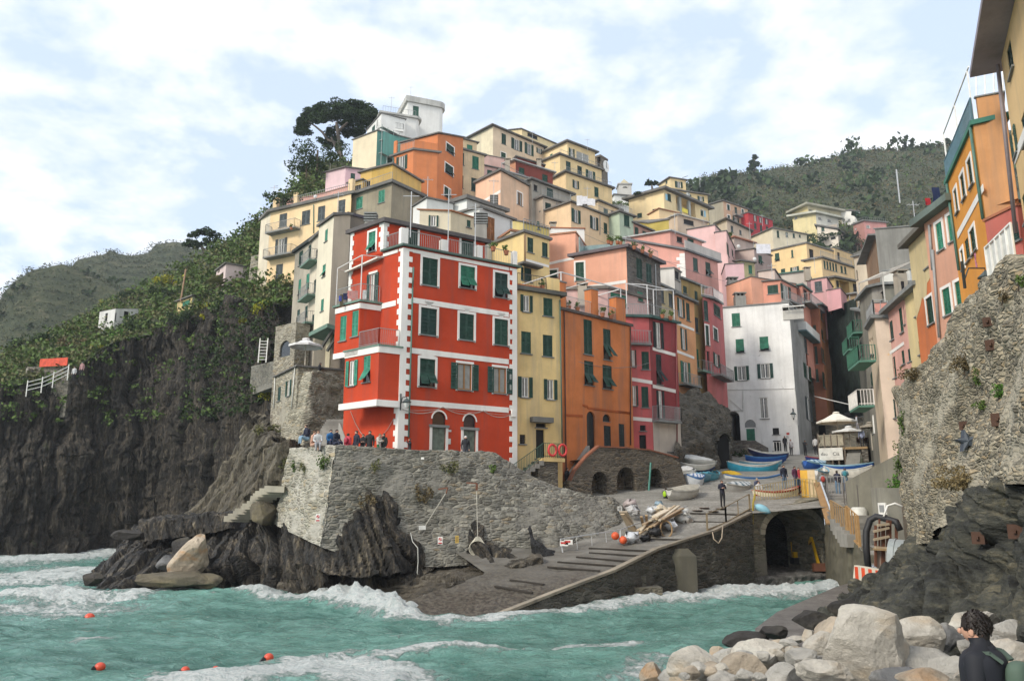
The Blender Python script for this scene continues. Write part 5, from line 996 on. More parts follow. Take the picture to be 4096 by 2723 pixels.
for x0,x1,y,Y in((200,292,655,66),(160,250,790,66)):gbalc('L',x0,x1,y,Y,2.5,'b',None,hb_['rt'])
house('cream_house','slim cream house with teal pipes, behind the brown gable at right','C',92,[(1430,655,94),(1500,640),(1590,640,90)],22,[plaster((.62,.55,.4),.4)]*2,[(0,1450,760,1462,840,'k')],k=1,oh=.3,th=.2)
house('ochre_house','ochre house closing the gap below the arcaded house','C',104,[(1380,960),(1530,940)],14,[plaster((.36,.27,.16),.6)],[(0,1430,1010,1455,1080,'k')],oh=.4,th=.2)
house('stone_house','low stone shop wall behind the two white parasols','H',92,[(1118,780),(1500,735)],6,[masonry((.22,.2,.16),(.1,.09,.07),(.2,.19,.16),1,'sh',.1)],[(0,1145,800,1205,880,'k'),(0,1350,700,1400,800,'k')],near=True,oh=.05,th=.1)
mb=MB();a,b=P(1112,565,88,'H'),P(1400,632,86,'H');c=Vector((0,-2,-.5));mb.box8([a+Vector((0,0,-.06)),b+Vector((0,0,-.06)),b+c+Vector((0,0,-.06)),a+c+Vector((0,0,-.06)),a,b,b+c,a+c]);mb.build('awning',plain((.5,.5,.48),.8),None,label='long pale shop awning at the foot of the brown house',cat='awning')
a,b=P(1280,1500,27,'K'),P(1510,1480,24.5,'K');F=Fr(a,b);rt=root('white_fence',F.w(F.L/2,0,a.z-.3),'white canvas-covered railing on top of the big rubble wall','fence');mb=MB();zt=P(1280,1388,27,'K').z
mb.fb(F,0,F.L,-.01,.01,a.z-.5,zt);mb.build('canvas',plain((.6,.6,.56),.8),rt);mb=MB()
for k in range(6):mb.bar(F.w(F.L*k/5,.04,a.z-.6),F.w(F.L*k/5,.04,zt+.05),.05)
mb.bar(F.w(0,.04,zt+.03),F.w(F.L,.04,zt+.03),.05);mb.build('rails',M_white,rt)
p=P(1080,175,27.5,'L');lantern(None,p,Vector((.9,-.1)),1.1,tl=dict(label='old street lantern above the big rubble wall',cat='lamp'))
def rnd1(k):return(math.sin(k*127.1+3.7)*43758.5453)%1.0
def strata(d,f,amp,cut=.5,wob=1.0,nz=.35,ns=.7):
 d=Vector(d).normalized()
 def fn(p):
  p=Vector(p);t=p.dot(d)*f+wob*noise.noise(p*.22)+.25*noise.noise(p*.9);k=math.floor(t);fr=t-k
  e=min(fr,1-fr);c=-cut*max(0,1-e/.16)
  blk=math.floor(p.z*.35+rnd1(k)*7+.6*noise.noise(p*.5));
  return amp*(rnd1(k)-.5+.5*(rnd1(k*3.3+blk)-.5)+c)+nz*fbm(p*ns,5)
 return fn
def PL(l,t='S'):return[P(x,y,Y,t)if Y>3 else PZ(x,y,Y,t)for x,y,Y in l]
Rk_cliff=rock([(.006,.005,.004),(.024,.02,.014),(.075,.06,.042),(.2,.165,.115)],(1.0,1.0,.1),(0,.12,0),.5,'cliff',moss=(.05,.065,.016,.63))
Rk_dark=rock([(.003,.003,.003),(.018,.016,.013),(.085,.069,.048),(.32,.265,.18)],(1.0,1.0,.22),(0,R(-30),0),.35,'dark',rough=.5)
Rk_tan=rock([(.025,.021,.014),(.075,.064,.043),(.16,.138,.095),(.3,.26,.18)],(1.1,1.1,.22),(0,R(-15),0),.3,'tan',moss=(.07,.075,.02,.6))
Rk_wet=rock([(.02,.017,.012),(.055,.046,.032),(.11,.092,.066),(.2,.18,.14)],(.16,.9,1.4),(0,0,0),.2,'wet',rough=.4)
M_mas=masonry(key='wall');M_mas_lit=masonry((.4,.38,.31),(.24,.22,.18),(.5,.48,.42),.9,'wl',.15);M_masD=masonry((.11,.105,.085),(.04,.038,.03),(.1,.095,.08),.9,'wd',.5)  # lighter copy for the left wall face, sunlight painted into its colour
M_masR=masonry((.38,.33,.235),(.13,.115,.085),(.42,.385,.3),1.5,'wr',.25)
ft=PL([(-260,2245,82),(0,2236,83),(200,2215,86),(420,2200,92),(640,2190,92),(840,2180,84),(1010,2100,74)])
ft0=[Vector((p.x,p.y-1,-2))for p in ft];ft=[Vector((p.x,p.y,.2))for p in ft]
m1=PL([(-260,1960,84),(0,1930,85),(200,1900,88),(420,1880,93),(640,1850,92),(850,1850,85),(1010,1820,76)])
m2=PL([(-260,1700,86),(0,1680,86.5),(200,1660,89),(420,1600,93.5),(640,1560,94),(850,1560,88),(1030,1560,79)])
tp=PL([(-260,1560,88),(0,1545,88),(120,1545,89),(235,1495,90.5),(330,1480,92),(400,1400,94),(490,1362,95),(600,1335,96),(700,1278,97),(800,1245,95),(930,1203,92),(1030,1205,88),(1110,1215,84)])
loft('cliff',[ft0,ft,m1,m2,tp],300,230,Rk_cliff,(lambda f,g:lambda p:f(p)+g(p))(strata((1,.1,.14),.55,1.1,.5,.7,1.2,.16),strata((1,0,.22),1.9,.42,.5,.9,.3,1.1)),kind='structure',smooth=False)
cr=PL([(-260,1500,100),(0,1440,104),(60,1400,106),(250,1310,112),(400,1245,118),(500,1200,121),(620,1135,124),(750,1065,126),(850,1000,126),(930,965,124),(1000,915,120),(1050,868,112),(1125,795,112),(1205,735,116),(1225,680,120),(1290,640,124),(1400,640,126),(1600,640,126)])
tp2=[p+Vector((0,.3,.25))for p in resample(tp,12)]if 0 else[Vector(tuple(a))+Vector((0,.5,.1))for a in resample(tp,14)]+PL([(1300,1050,100),(1600,900,110)])
bk=[p+Vector((0,45,-18))for p in cr]
G_hill=leafmat((.03,.045,.014),(.075,.08,.028));M_hill=rock([(.02,.03,.012),(.04,.052,.022),(.07,.078,.036),(.13,.12,.07)],(.15,.15,.15),(0,0,0),.6,'hill',rough=.95)
hillside=loft('hillside',[tp2,cr,bk],150,60,M_hill,lambda p:.7*fbm(Vector(p)*.12,5),kind='structure')
def hill(name,crest,Yb,zb,Yback,mat,nu,nv,amp,sc):
 c=PL(crest);base=[Vector((p.x*Yb/p.y,Yb,zb))for p in c];mid=[a.lerp(b,.5)+Vector((0,-6,2))for a,b in zip(base,c)];back=[Vector((p.x,Yback,p.z-60))for p in c]
 return loft(name,[base,mid,c,back],nu,nv,mat,lambda p:amp*fbm(Vector(p)*sc,6),kind='structure')
hl1=hill('hills',[(-500,1330,235),(-150,1230,235),(0,1195,235),(45,1130,238),(125,1068,240),(250,1048,244),(330,1075,246),(480,1170,240),(600,1290,230),(800,1400,215)],190,0,300,M_hill,120,60,1.3,.06)
hl2=hill('hills',[(150,1090,330),(290,1062,330),(322,1036,332),(425,1012,336),(440,990,338),(482,1006,338),(600,1004,342),(625,968,345),(700,964,345),(760,990,345),(900,1000,340),(1100,940,330),(1300,900,330)],255,10,420,M_hill,150,50,1.6,.05)
hr=hill('hills',[(2350,900,300),(2600,790,310),(2740,738,320),(2860,702,330),(2930,692,335),(3025,682,340),(3150,668,345),(3312,634,350),(3437,604,352),(3612,597,355),(3777,573,358),(3900,565,360),(4300,480,370),(5200,400,380)],150,24,480,M_hill,190,80,1.6,.05)
pts=np.array(HB+[(x,y,rampz(y)-.4)for x in(14,20,27,34)for y in(62,70,80,90)]+[(p.x,p.y,p.z-2)for p in PL([(2700,1600,70),(1300,1700,60)])]+[(-3,58,6.5),(4,62,6.5),(10,62,6)])
xs=np.linspace(-45,130,120);ys=np.linspace(57,250,110);X,Y_=np.meshgrid(xs,ys,indexing='ij')
Dm=((X[...,None]-pts[:,0])**2+(Y_[...,None]-pts[:,1])**2+1.)**-1.6
Z=(Dm*(pts[:,2]-1.2)).sum(-1)/Dm.sum(-1)
lim=np.clip((X+22)*2.0+6+(Y_-60)*.6,2,200);Z=np.minimum(Z,np.where(Y_<75,lim,200));gorge=((X>12)&(Y_<92)&(X<34))|((X>28)&(X<50)&(Y_<108))
Z=np.where(gorge,np.minimum(Z,np.interp(Y_,[r_[0]for r_ in RZ],[r_[1]for r_ in RZ])-.3),Z)
left=(X<-12)&(Y_<80+(-12-X)*.55);Z=np.where(left|((X>1)&(X<14)&(Y_<62.5))|((X<-23)&(Y_<122)),-3,Z)
gridmesh('ground',np.stack([X,Y_,Z],-1).reshape(-1,3),120,110,rock([(.04,.04,.03),(.1,.09,.07),(.17,.15,.12),(.24,.22,.18)],(.5,.5,.5),(0,0,0),.3,'grd',moss=(.04,.055,.015,.5)),kind='structure')
wl=PL([(335,2350,0),(400,2398,0),(470,2392,0),(600,2368,0),(750,2356,0),(950,2356,0),(1060,2378,0),(1200,2392,0),(1350,2398,0),(1480,2408,0),(1590,2418,0)])
w0=[p+Vector((0,-.6,-1.6))for p in wl];w0[0]+=Vector((-1,0,0))
l2=PL([(352,2312,53),(410,2290,52.5),(500,2262,52),(590,2262,51.5),(700,2262,50.5),(860,2180,51),(1000,2230,48.5),(1100,2262,46.5),(1250,2335,43.8),(1450,2330,42.6),(1700,2300,42.8)])
l3=PL([(430,2260,58),(480,2170,57),(560,2170,56),(700,2165,56),(830,2150,53.5),(930,2130,52),(1060,2150,48.8),(1180,2165,46.3),(1290,2195,44),(1500,2262,43.6),(1760,2262,44.8)])
l4=PL([(480,2180,63),(500,2140,62),(570,2092,61),(700,2075,61),(900,2058,59),(1000,2070,56),(1080,2060,52),(1140,2040,49.5),(1300,2120,46.5),(1520,2200,46),(1780,2240,47)])
l5=[Vector((p.x,p.y+9,min(p.z,3)-2))for p in l4]
loft('rock',[w0,wl,l2,l3,l4,l5],340,120,Rk_dark,(lambda f,g:lambda p:f(p)+g(p))(strata((.84,-.15,.5),1.0,.9,.5,.7,.4,.33),strata((.84,-.1,.5),2.6,.26,.6,.6,.1,1.5)),kind='structure',smooth=False)
def spur(pts_b,pts_t,mat=Rk_dark,d=(.87,-.1,.5),f=2.2,amp=.36,nu=90,nv=70,off=.6):
 b=PL(pts_b);t=PL(pts_t);m=[(x+y)/2+Vector((0,-off,0))for x,y in zip([Vector(tuple(v))for v in resample(b,7)],[Vector(tuple(v))for v in resample(t,7)])]
 loft('rock',[b,m,t],nu,nv,mat,strata(d,f,amp,.6,1.0,.3,.7),kind='structure',smooth=False)
spur([(1180,2230,45),(1300,2290,41.5),(1450,2300,41.2),(1600,2290,41.8),(1720,2270,44.6)],[(1330,2110,44.6),(1440,2010,44.6),(1500,1925,44.9),(1565,1925,45.0),(1625,2060,45.2)])
spur([(1870,2262,44.6),(1960,2262,42.6),(2090,2250,43.2),(2130,2225,45)],[(1878,2095,45),(1900,2080,45.2),(1960,2150,45.2),(2060,2200,45.3)],f=2,amp=.3,nu=50,nv=50)
spur([(2140,2235,44.6),(2180,2250,43.3),(2215,2240,43.8),(2240,2210,45)],[(2112,2110,44.8),(2120,2100,45),(2150,2150,45.2),(2200,2190,45.3)],mat=rock([(.006,.006,.007),(.015,.015,.016),(.03,.03,.03),(.06,.06,.06)],key='blk'),f=2,amp=.15,nu=40,nv=40)
loft('rock',[[Vector((p.x,p.y-.3,-1.2))for p in PL([(1050,2395,0),(1250,2400,0),(1450,2412,0),(1590,2420,0)])+[PR(1800,2352),PR(1985,2295),PR(2160,2250)]],PL([(1050,2390,0),(1250,2396,0),(1450,2408,0),(1590,2414,0)])+[PR(1800,2350)+Vector((-.2,0,.1)),PR(1985,2293)+Vector((-.2,0,.12)),PR(2160,2248)+Vector((0,0,.12))],PL([(1100,2345,45.8),(1300,2350,43.8),(1500,2340,42.3),(1700,2312,42.2),(1900,2280,43.2),(2100,2245,44.2),(2200,2230,44.6)]),PL([(1150,2270,47.5),(1300,2292,45),(1500,2292,43.9),(1750,2274,44.7),(2000,2258,45.1),(2220,2225,45.4)])],200,60,Rk_wet,strata((.08,.35,1),2.6,.3,.5,.8,.35,.5),kind='structure',smooth=False)
loft('rock',[PL([(720,2080,66),(850,2065,62),(950,2060,57),(1110,2090,49)]),PL([(850,1950,68),(960,1910,62),(1040,1880,56),(1125,1900,48.6)]),PL([(960,1760,70),(1010,1740,64),(1080,1755,57),(1168,1795,48)]),PL([(1010,1640,78),(1060,1670,70),(1120,1760,62),(1220,1775,56)])],130,130,Rk_tan,strata((.9,0,-.35),1.3,.95,.7,.8,.4,.5),kind='structure',smooth=False)
loft('rock',[PL([(800,2180,84),(1010,2110,74),(1060,2060,66)]),PL([(980,1800,82),(1060,1700,78),(1100,1680,70)]),PL([(1000,1500,88),(1080,1450,82),(1200,1480,74)])],60,90,Rk_cliff,strata((1,.1,.14),.7,.9,.5,1.4,.8,.4),kind='structure',smooth=False)
loft('rock_ledge',[PL([(560,2170,55.5),(700,2150,55.2),(850,2130,54.6),(935,2110,54)]),PL([(552,2086,55.8),(640,2078,55.8),(800,2062,55.2),(930,2054,54.4)]),PL([(575,2080,59.5),(650,2070,59.5),(800,2054,59),(935,2048,58)])],120,40,Rk_dark,strata((.84,-.1,.5),1.6,.3,.5,.7,.2,1.2),kind='structure',smooth=False)
rt=root('stone_steps',tuple(P(940,2085,52)),'worn light stone steps climbing the rocks to the terrace corner','steps')
for k in range(13):
 t=k/12;p=P(1105-150*t,1945+120*t,48.0+5.5*t);mb=MB();w=.55+.3*rnd1(k)
 mb.box8([tuple(p+Vector(v))for v in((-w,-.35,-.32),(w,-.45,-.36),(w,.6,-.3),(-w,.6,-.3),(-w,-.33,.04),(w,-.4,0),(w,.6,.02),(-w,.6,.04))]);mb.build('step',plaster((.42,.39,.31),.8),rt)
TW=[(1158,1792,47.6),(1345,1782,44),(1975,1810,47.2),(2076,1872,47.9),(2215,1945,48.5),(2325,1972,49.3),(2450,1987,50.2),(2496,2028,50.6)]
TF=[(1095,2095,49),(1280,2185,42.7),(1500,2262,43.3),(1750,2268,44.1),(2000,2255,44.4),(2245,2222,44.7),(2400,2160,46.6),(2502,2100,49.3)]
tw,tf=PL(TW),PL(TF);th_=Vector((.1,.5,0));
tl_,tr_=[tf[0],tf[1]],tf[1:]
def wd(p):return.10*fbm(Vector(p)*1.4,4)+.12*fbm(Vector(p)*.35,3)
def wall3(seg,mat,nu,nv,label,ov=0):
 a=[Vector(p)for p in tf[seg]];b=tw[seg]
 rt=loft('stone_wall',[a,b,[p+th_ for p in b],[p+th_+Vector((0,0,-1.1))for p in b]],nu,nv,mat,wd,label=label,cat='wall')
wall3(slice(0,2),M_mas_lit,60,90,'sunlit left face of the tall stone terrace wall')
wall3(slice(1,8),M_mas,320,90,'long tall rubble retaining wall under the red house terrace')
tin=[p+Vector((.1,.4,-.85))for p in tw];tb=[Vector((p.x*1.16+.6,p.y+13,p.z-.85))for p in tw]
loft('terrace',[tin,tb],60,12,M_conc,None,kind='structure')
bA,bB,bC=P(1187,1497,61,'S'),P(1252,1475,59),P(1372,1512,62);M_bt=masonry((.42,.39,.31),(.24,.22,.17),(.4,.38,.31),1.0,'bt',.2)
rt=root('stone_buttress',(bB.x,bB.y+1,7),'rough stone buttress with a bright left face behind the seated people','wall')
d0=Vector((-.9,.3,0));loft('wall',[[Vector((bA.x-1.8,bA.y+.5,6.5)),Vector((bB.x-.6,bB.y-1.2,6.5)),Vector((bC.x+.2,bC.y-.5,6.5)),Vector((bC.x+.6,bC.y+4,6.5))],[bA,bB,bC,bC+Vector((.3,4,0))],[bA+Vector((1,3,0)),bA+Vector((1.4,3,0)),bC+Vector((-.3,4,0)),bC+Vector((.3,4,0))]],90,60,M_bt,lambda p:.25*fbm(Vector(p)*1.1,5),parent=rt)
rt=root('stone_stairs',tuple(P(1330,1770,52)),'grey stone stairs rising between the buttress and the red house','stairs')
for k in range(12):
 p=P(1300+5*k,1775-9*k,52.5+.42*k);mb=MB();mb.box(p.x-.9,p.x+1.9,p.y,p.y+.7,p.z-.6,p.z);mb.build('step',M_conc,rt)
AT=PL([(2278,1932,54.6),(2300,1880,54.8),(2395,1787,55.2),(2600,1802,57.2),(2712,1832,58.8),(2745,1940,60.5)])
pA_,pB_=P(2278,1935,54.6),P(2745,1930,60.2);FA=Fr(pA_,pB_);rt=root('arched_wall',(FA.w(FA.L/2,-1,4)),'dark rubble stone wall with three arched niches below the orange and pink houses','wall')
prof=[FA.sz(x,y)for x,y in((2282,1925),(2300,1885),(2345,1830),(2395,1788),(2500,1792),(2600,1802),(2712,1832),(2730,1880),(2742,1930))]
nich=[(2368,1885,2432,1990),(2468,1868,2545,2000),(2595,1872,2652,2000)]
mb=MB();N=60;hs=[]
for n_ in nich:rc=FA.rect(*n_);hs.append((rc[0],rc[1],3.2,rc[3],1.3,1))
zmx=max(h[3]for h in hs)+.1
facade(mb,FA,3,zmx,zmx,[(*h[:4],1.3,1)for h in hs])if 0 else None
px_=[p[0]for p in prof];pz_=[p[1]for p in prof];topz=lambda s:float(np.interp(s,px_,pz_))
S=sorted(set([round(FA.L*i/46,3)for i in range(47)]+[h[0]for h in hs]+[h[1]for h in hs]))
for a,b in zip(S,S[1:]):
 c=(a+b)/2;h=next((h for h in hs if h[0]<c<h[1]),None)
 def az(s,h):r_=(h[1]-h[0])/2;m_=(h[0]+h[1])/2;return h[3]-r_+math.sqrt(max(0,r_*r_-(s-m_)**2))
 z0a,z0b=(az(a,h),az(b,h))if h else(3,3)
 mb.poly([FA.w(a,0,z0a),FA.w(b,0,z0b),FA.w(b,0,max(z0b,topz(b))),FA.w(a,0,max(z0a,topz(a)))])
 mb.poly([FA.w(a,0,topz(a)),FA.w(b,0,topz(b)),FA.w(b,-.5,topz(b)),FA.w(a,-.5,topz(a))])
 if h:mb.poly([FA.w(a,0,z0a),FA.w(b,0,z0b),FA.w(b,-1.3,z0b),FA.w(a,-1.3,z0a)]);mb.poly([FA.w(a,-1.3,3),FA.w(b,-1.3,3),FA.w(b,-1.3,z0b),FA.w(a,-1.3,z0a)])
for h in hs:
 for s in h[:2]:mb.poly([FA.w(s,0,3),FA.w(s,-1.3,3),FA.w(s,-1.3,h[3]),FA.w(s,0,h[3]-(h[1]-h[0])/2)])
mb.poly([FA.w(FA.L,0,3),FA.w(FA.L,-6,3),FA.w(FA.L,-6,topz(FA.L)),FA.w(FA.L,0,topz(FA.L))]);mb.poly([FA.w(0,0,3),FA.w(0,-3,3),FA.w(0,-3,topz(0)),FA.w(0,0,topz(0))])
mb.build('wall',masonry((.2,.17,.13),(.07,.06,.05),(.16,.14,.11),1.0,'aw',.35),rt)
mb=MB()
for(a,za),(b,zb_)in zip(prof[:4],prof[1:4]):mb.fb(FA,a,b,-.35,.06,za,za+.14,0,zb_,zb_+.14)
for(a,za),(b,zb_)in zip(prof[3:7],prof[4:7]):mb.fb(FA,a,b,-.35,.06,za+.002,za+.1,0,zb_+.002,zb_+.1)
mb.build('brick_coping',plaster((.3,.12,.07),.8),rt)
mb=MB();a,z=FA.sz(2595,1850);b,z2=FA.sz(2590,1980);mb.tube([FA.w(a+.1,.1,z),FA.w(a,.12,z-.6),FA.w(b,.1,z2)],.07,6);mb.build('drain_pipe',plain((.05,.22,.18),.5),rt)
mb=MB();mb.poly([FA.w(1,-.3,prof[3][1]-.9),FA.w(FA.L,-.3,prof[3][1]-.9),FA.w(FA.L,-5,prof[3][1]-.9),FA.w(1,-5,prof[3][1]-.9)]);mb.build('landing',M_conc,rt)
mb=MB();F=ho['F'][0];a,z=F.sz(725,820,'G');b,z2=F.sz(880,565,'G');mb.box8([F.w(a-.1,.35,z-3),F.w(b+.1,.35,z-3),F.w(b+.1,.01,z-3),F.w(a-.1,.01,z-3),F.w(a-.1,.35,z),F.w(b+.1,.35,z2),F.w(b+.1,.01,z2),F.w(a-.1,.01,z)]);mb.build('stair_flank',M_conc,ho['rt'])
loft('rock',[PL([(2700,1990,62),(2790,1950,66),(2860,1920,70),(2940,1880,75)]),PL([(2705,1800,63),(2790,1780,67),(2870,1780,71),(2935,1800,77)]),PL([(2702,1620,68),(2780,1600,72),(2860,1640,75),(2925,1700,80)]),PL([(2702,1560,74),(2780,1560,76),(2860,1590,79),(2925,1640,84)])],90,90,masonry((.15,.13,.1),(.05,.045,.035),(.12,.11,.09),.8,'va',.6),lambda p:.7*fbm(Vector(p)*.45,6),kind='structure')
def archrec(name,label,x0,y0,x1,y1,Y,mat):
 A_=P(x0,y1,Y);B_=P(x1,y1,Y+.5);F=Fr(A_,B_);mb=MB();n=12;hw=F.L/2;z0=A_.z;z1=P(x0,y0,Y).z
 o=[F.w(hw+hw*math.cos(t),.1,z1-hw+hw*math.sin(t))for t in[math.pi*k/n for k in range(n+1)]];mb.poly([F.w(0,.1,z0),F.w(F.L,.1,z0)]+o,1)  # flat near-black fill paints the darkness inside the arch
 for k in range(n):
  t0,t1=math.pi*k/n,math.pi*(k+1)/n;g=lambda t,r:F.w(hw+(hw+r)*math.cos(t),0,z1-hw+(hw+r)*math.sin(t))
  q0,q1,q2,q3=g(t0,0),g(t0,.28),g(t1,.28),g(t1,0);d=F.n*.4
  mb.box8([(q0[0]+d.x,q0[1]+d.y,q0[2]),(q1[0]+d.x,q1[1]+d.y,q1[2]),(q2[0]+d.x,q2[1]+d.y,q2[2]),(q3[0]+d.x,q3[1]+d.y,q3[2]),q0,q1,q2,q3])
 mb.build(name,[mat,M_dark],None,label=label,cat='arch')
archrec('stone_arch','dark stone arch in the rock vault left of the white house',2872,1735,2918,1880,70.5,M_masD)
edge=[PR(x,y)for x,y in((1915,2486),(1985,2462),(2225,2368),(2450,2284),(2625,2197),(2850,2125),(3000,2052))]
eY=[p.y for p in edge];eX=[p.x for p in edge]
lY=[30,PR(1590,2414).y,PR(1985,2292).y,44.3,46];lX=[-7,PR(1590,2414).x,PR(1985,2292).x-.5,-3,-6]
qm,nt_,bb=nm('ramp_concrete');q=NT(nt_);f=q.noise(q.pos((.6,1.2,1)),.8,6,.65);f2=q.noise(q.pos(),6,4,.7)
sp=q.n('SeparateXYZ');q.l(q.pos(),sp.inputs[0]);wet=q.mr(q.math('ADD',sp.outputs[2],q.math('MULTIPLY',f,3)),2.2,5.5,1,0)
c_=q.mix(q.mr(f,.35,.7,0,1),(.2,.195,.175),(.36,.345,.31));c_=q.mix(q.mr(f2,.42,.6,0,.6),c_,(.13,.12,.1));c_=q.mix(q.mr(q.noise(q.pos((.25,3,1)),1,5,.7),.5,.68,0,.55),c_,(.1,.09,.07));c_=q.mix(wet,c_,q.mix(q.mr(f2,.42,.6,0,1),(.036,.031,.025),(.115,.102,.08)));q.l(c_,bb.inputs['Base Color'])
q.l(q.mr(wet,0,1,.9,.35),bb.inputs['Roughness']);q.bump(f2,.5,.04,bb)
ny,nx=150,40;Vv=[]
for i,Y in enumerate(np.r_[np.linspace(34,60,100),np.linspace(61,112,50)]):
 a=np.interp(Y,lY,lX);b=np.interp(Y,eY,eX)if Y<eY[-1]else np.interp(Y,[eY[-1],eY[-1]+2.2,120],[eX[-1],24,42])
 for j in range(nx):x=a+(b-a)*j/(nx-1);Vv.append((x,Y,rampz(Y)+.05*fbm((x*.6,Y*.6,0))-(.0)))
gridmesh('boat_ramp',np.array(Vv)[::-1],ny,nx,qm,kind='structure')
loft('quay_wall',[[Vector((p.x+.5,p.y+.1,-1.5))for p in edge],[Vector((p.x+.25,p.y,min(0.2,p.z-.3)))for p in edge],[p+Vector((.05,0,.03))for p in edge]],150,40,M_masD,wd,label='dark wet masonry quay wall dropping from the ramp edge to the water',cat='wall')
mb=MB()
for a,b in zip(edge,edge[1:]):mb.bar(a+Vector((0,0,.03)),b+Vector((0,0,.03)),.35,.12)
mb.build('kerb',plaster((.3,.26,.2),.9),None,kind='structure')
tb_=[((2355,2193),(2600,2204)),((2356,2211),(2562,2224)),((2305,2228),(2510,2245)),((2230,2248),(2465,2264)),((2190,2268),(2400,2284)),((2040,2320),(2176,2338)),((1980,2345),(2130,2372)),((2570,2155),(2760,2160)),((2760,2053),(2985,2060)),((2720,2085),(2930,2090))]
for k,(a,b)in enumerate(tb_):
 a,b=PR(*a),PR(*b);mb=MB();mb.bar(a+Vector((0,0,.02)),b+Vector((0,0,.02)),.2,.07)
 mb.build('slip_timber',plain((.03,.024,.018),.8),None,label='dark timber slat laid across the boat ramp',cat='timber',group='timber slats laid across the boat ramp')
qa=edge[-1]+Vector((.0,.3,0));qb=P(3290,1990,54.4);FQ=Fr(qa,qb);ztop=qb.z
rt=root('stone_bridge',FQ.w(FQ.L/2,-1,0),'low stone arch bridge over the dark culvert at the harbour end','bridge');mb=MB()
h_=FQ.rect(3062,2040,3272,2300);hole=(h_[0],FQ.L-.35,.0,h_[3],3.0,1.5)
facade(mb,FQ,-1,qa.z,ztop,[hole]);mb.poly([FQ.w(0,0,qa.z),FQ.w(FQ.L,0,ztop),FQ.w(FQ.L,-9,ztop+.7),FQ.w(0,-9,qa.z+1)])
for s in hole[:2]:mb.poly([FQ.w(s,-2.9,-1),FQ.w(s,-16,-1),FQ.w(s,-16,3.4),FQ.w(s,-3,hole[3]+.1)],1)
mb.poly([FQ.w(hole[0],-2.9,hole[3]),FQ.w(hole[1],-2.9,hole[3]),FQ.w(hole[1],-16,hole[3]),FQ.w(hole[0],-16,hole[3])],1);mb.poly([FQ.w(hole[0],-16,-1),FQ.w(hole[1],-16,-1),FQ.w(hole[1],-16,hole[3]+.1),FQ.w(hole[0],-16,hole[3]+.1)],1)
mb.build('bridge_wall',[masonry((.26,.24,.18),(.12,.11,.08),(.24,.22,.18),.8,'br',.3),masonry((.05,.045,.04),(.02,.02,.018),(.05,.05,.045),1,'cv',.2)],rt)  # culvert masonry is a darkened copy, tunnel shade painted into the stone
mb=MB();n=15;c=(hole[0]+hole[1])/2;hw=(hole[1]-hole[0])/2
for k in range(n):
 t0,t1=math.pi*(k+.06)/n,math.pi*(k+.94)/n;g=lambda t,r:FQ.w(c+(hw+r)*math.cos(t),.06,hole[3]-1.5+(1.5+r)*math.sin(t))
 q4=[g(t0,.02),g(t0,.42),g(t1,.42),g(t1,.02)];mb.box8(q4+[(x-FQ.n.x*.1,y-FQ.n.y*.1,z)for x,y,z in q4])
mb.build('voussoirs',plaster((.4,.37,.29),.8),rt)
bt_=PL([(3292,2000,54.2),(3300,2085,52.5),(3345,2120,49),(3400,2152,46.3),(3458,2205,43.2),(3470,2260,42.2)]);bf=[Vector((p.x-.35,p.y-.3,-.8))for p in bt_]
loft('bank_wall',[bf,bt_,[p+Vector((1.2,.6,0))for p in bt_]],80,50,plaster((.13,.12,.085),.9),wd,label='mossy concrete bank wall right of the culvert mouth',cat='wall')
loft('bank',[bt_,[p+Vector((6,3,.3))for p in bt_],[p+Vector((16,6,1))for p in bt_]],30,12,M_conc,lambda p:.15*fbm(Vector(p),3),kind='structure')
a,b=P(3382,1925,52),P(3640,1790,46.5);F=Fr(a,b);mb=MB();mb.fb(F,0,F.L,-.5,0,1.5,a.z,0,1.5,b.z);mb.build('sloping_wall',plaster((.25,.24,.19),1.0),None,label='weathered concrete wall sloping up below the right-hand houses',cat='wall')
a,b=P(3482,1950,44.5),P(3600,1960,42);F=Fr(a,b);mb=MB();mb.fb(F,0,F.L,-3,0,1,a.z,0,1,a.z-.1);mb.build('concrete_hut',plaster((.24,.23,.19),1.0),None,label='squat concrete block hut with a white framed hatch beside the scaffold',cat='hut')
mb=MB();rc=F.rect(3518,2010,3548,2057);mb.fb(F,rc[0],rc[1],.01,.08,rc[2],rc[3]);mb.fb(F,rc[0]+.12,rc[1]-.12,.08,.09,rc[2]+.12,rc[3]-.12,1);mb.build('meter_box',[M_white,M_rail],None,label='white framed meter box on the concrete block hut',cat='box')
pm=rock([(.05,.05,.045),(.12,.115,.105),(.2,.19,.175),(.36,.35,.32)],(3,3,3),(0,0,0),.12,'peb')
loft('pebble_beach',[[p+Vector((0,0,-.3))for p in PL([(2900,2350,0),(2990,2350,0),(3150,2345,0),(3300,2335,0),(3440,2340,0)])],[FQ.w(h_[0]-1.5,.5,.5),FQ.w(FQ.L/2,1,.6),FQ.w(FQ.L+.3,1,.5)],[FQ.w(h_[0]-.5,-14,1.5),FQ.w(FQ.L/2,-14,1.5),FQ.w(FQ.L,-14,1.5)]],130,110,pm,lambda p:.14*fbm(Vector(p)*2.4,3),kind='structure')
qp=[PZ(x,y,.85)for x,y in((3020,2512),(3110,2445),(3338,2348),(3425,2322),(3560,2335),(3560,2560),(3200,2600),(3040,2560))]
mb=MB();slabmesh(mb,[(p.x,p.y)for p in qp],[-1.2]*8,[.85]*8);mb.build('quay',rock([(.06,.052,.045),(.11,.098,.085),(.17,.155,.14),(.24,.225,.2)],(1,1,1),(0,0,0),.04,'quay',rough=.35),None,kind='structure')
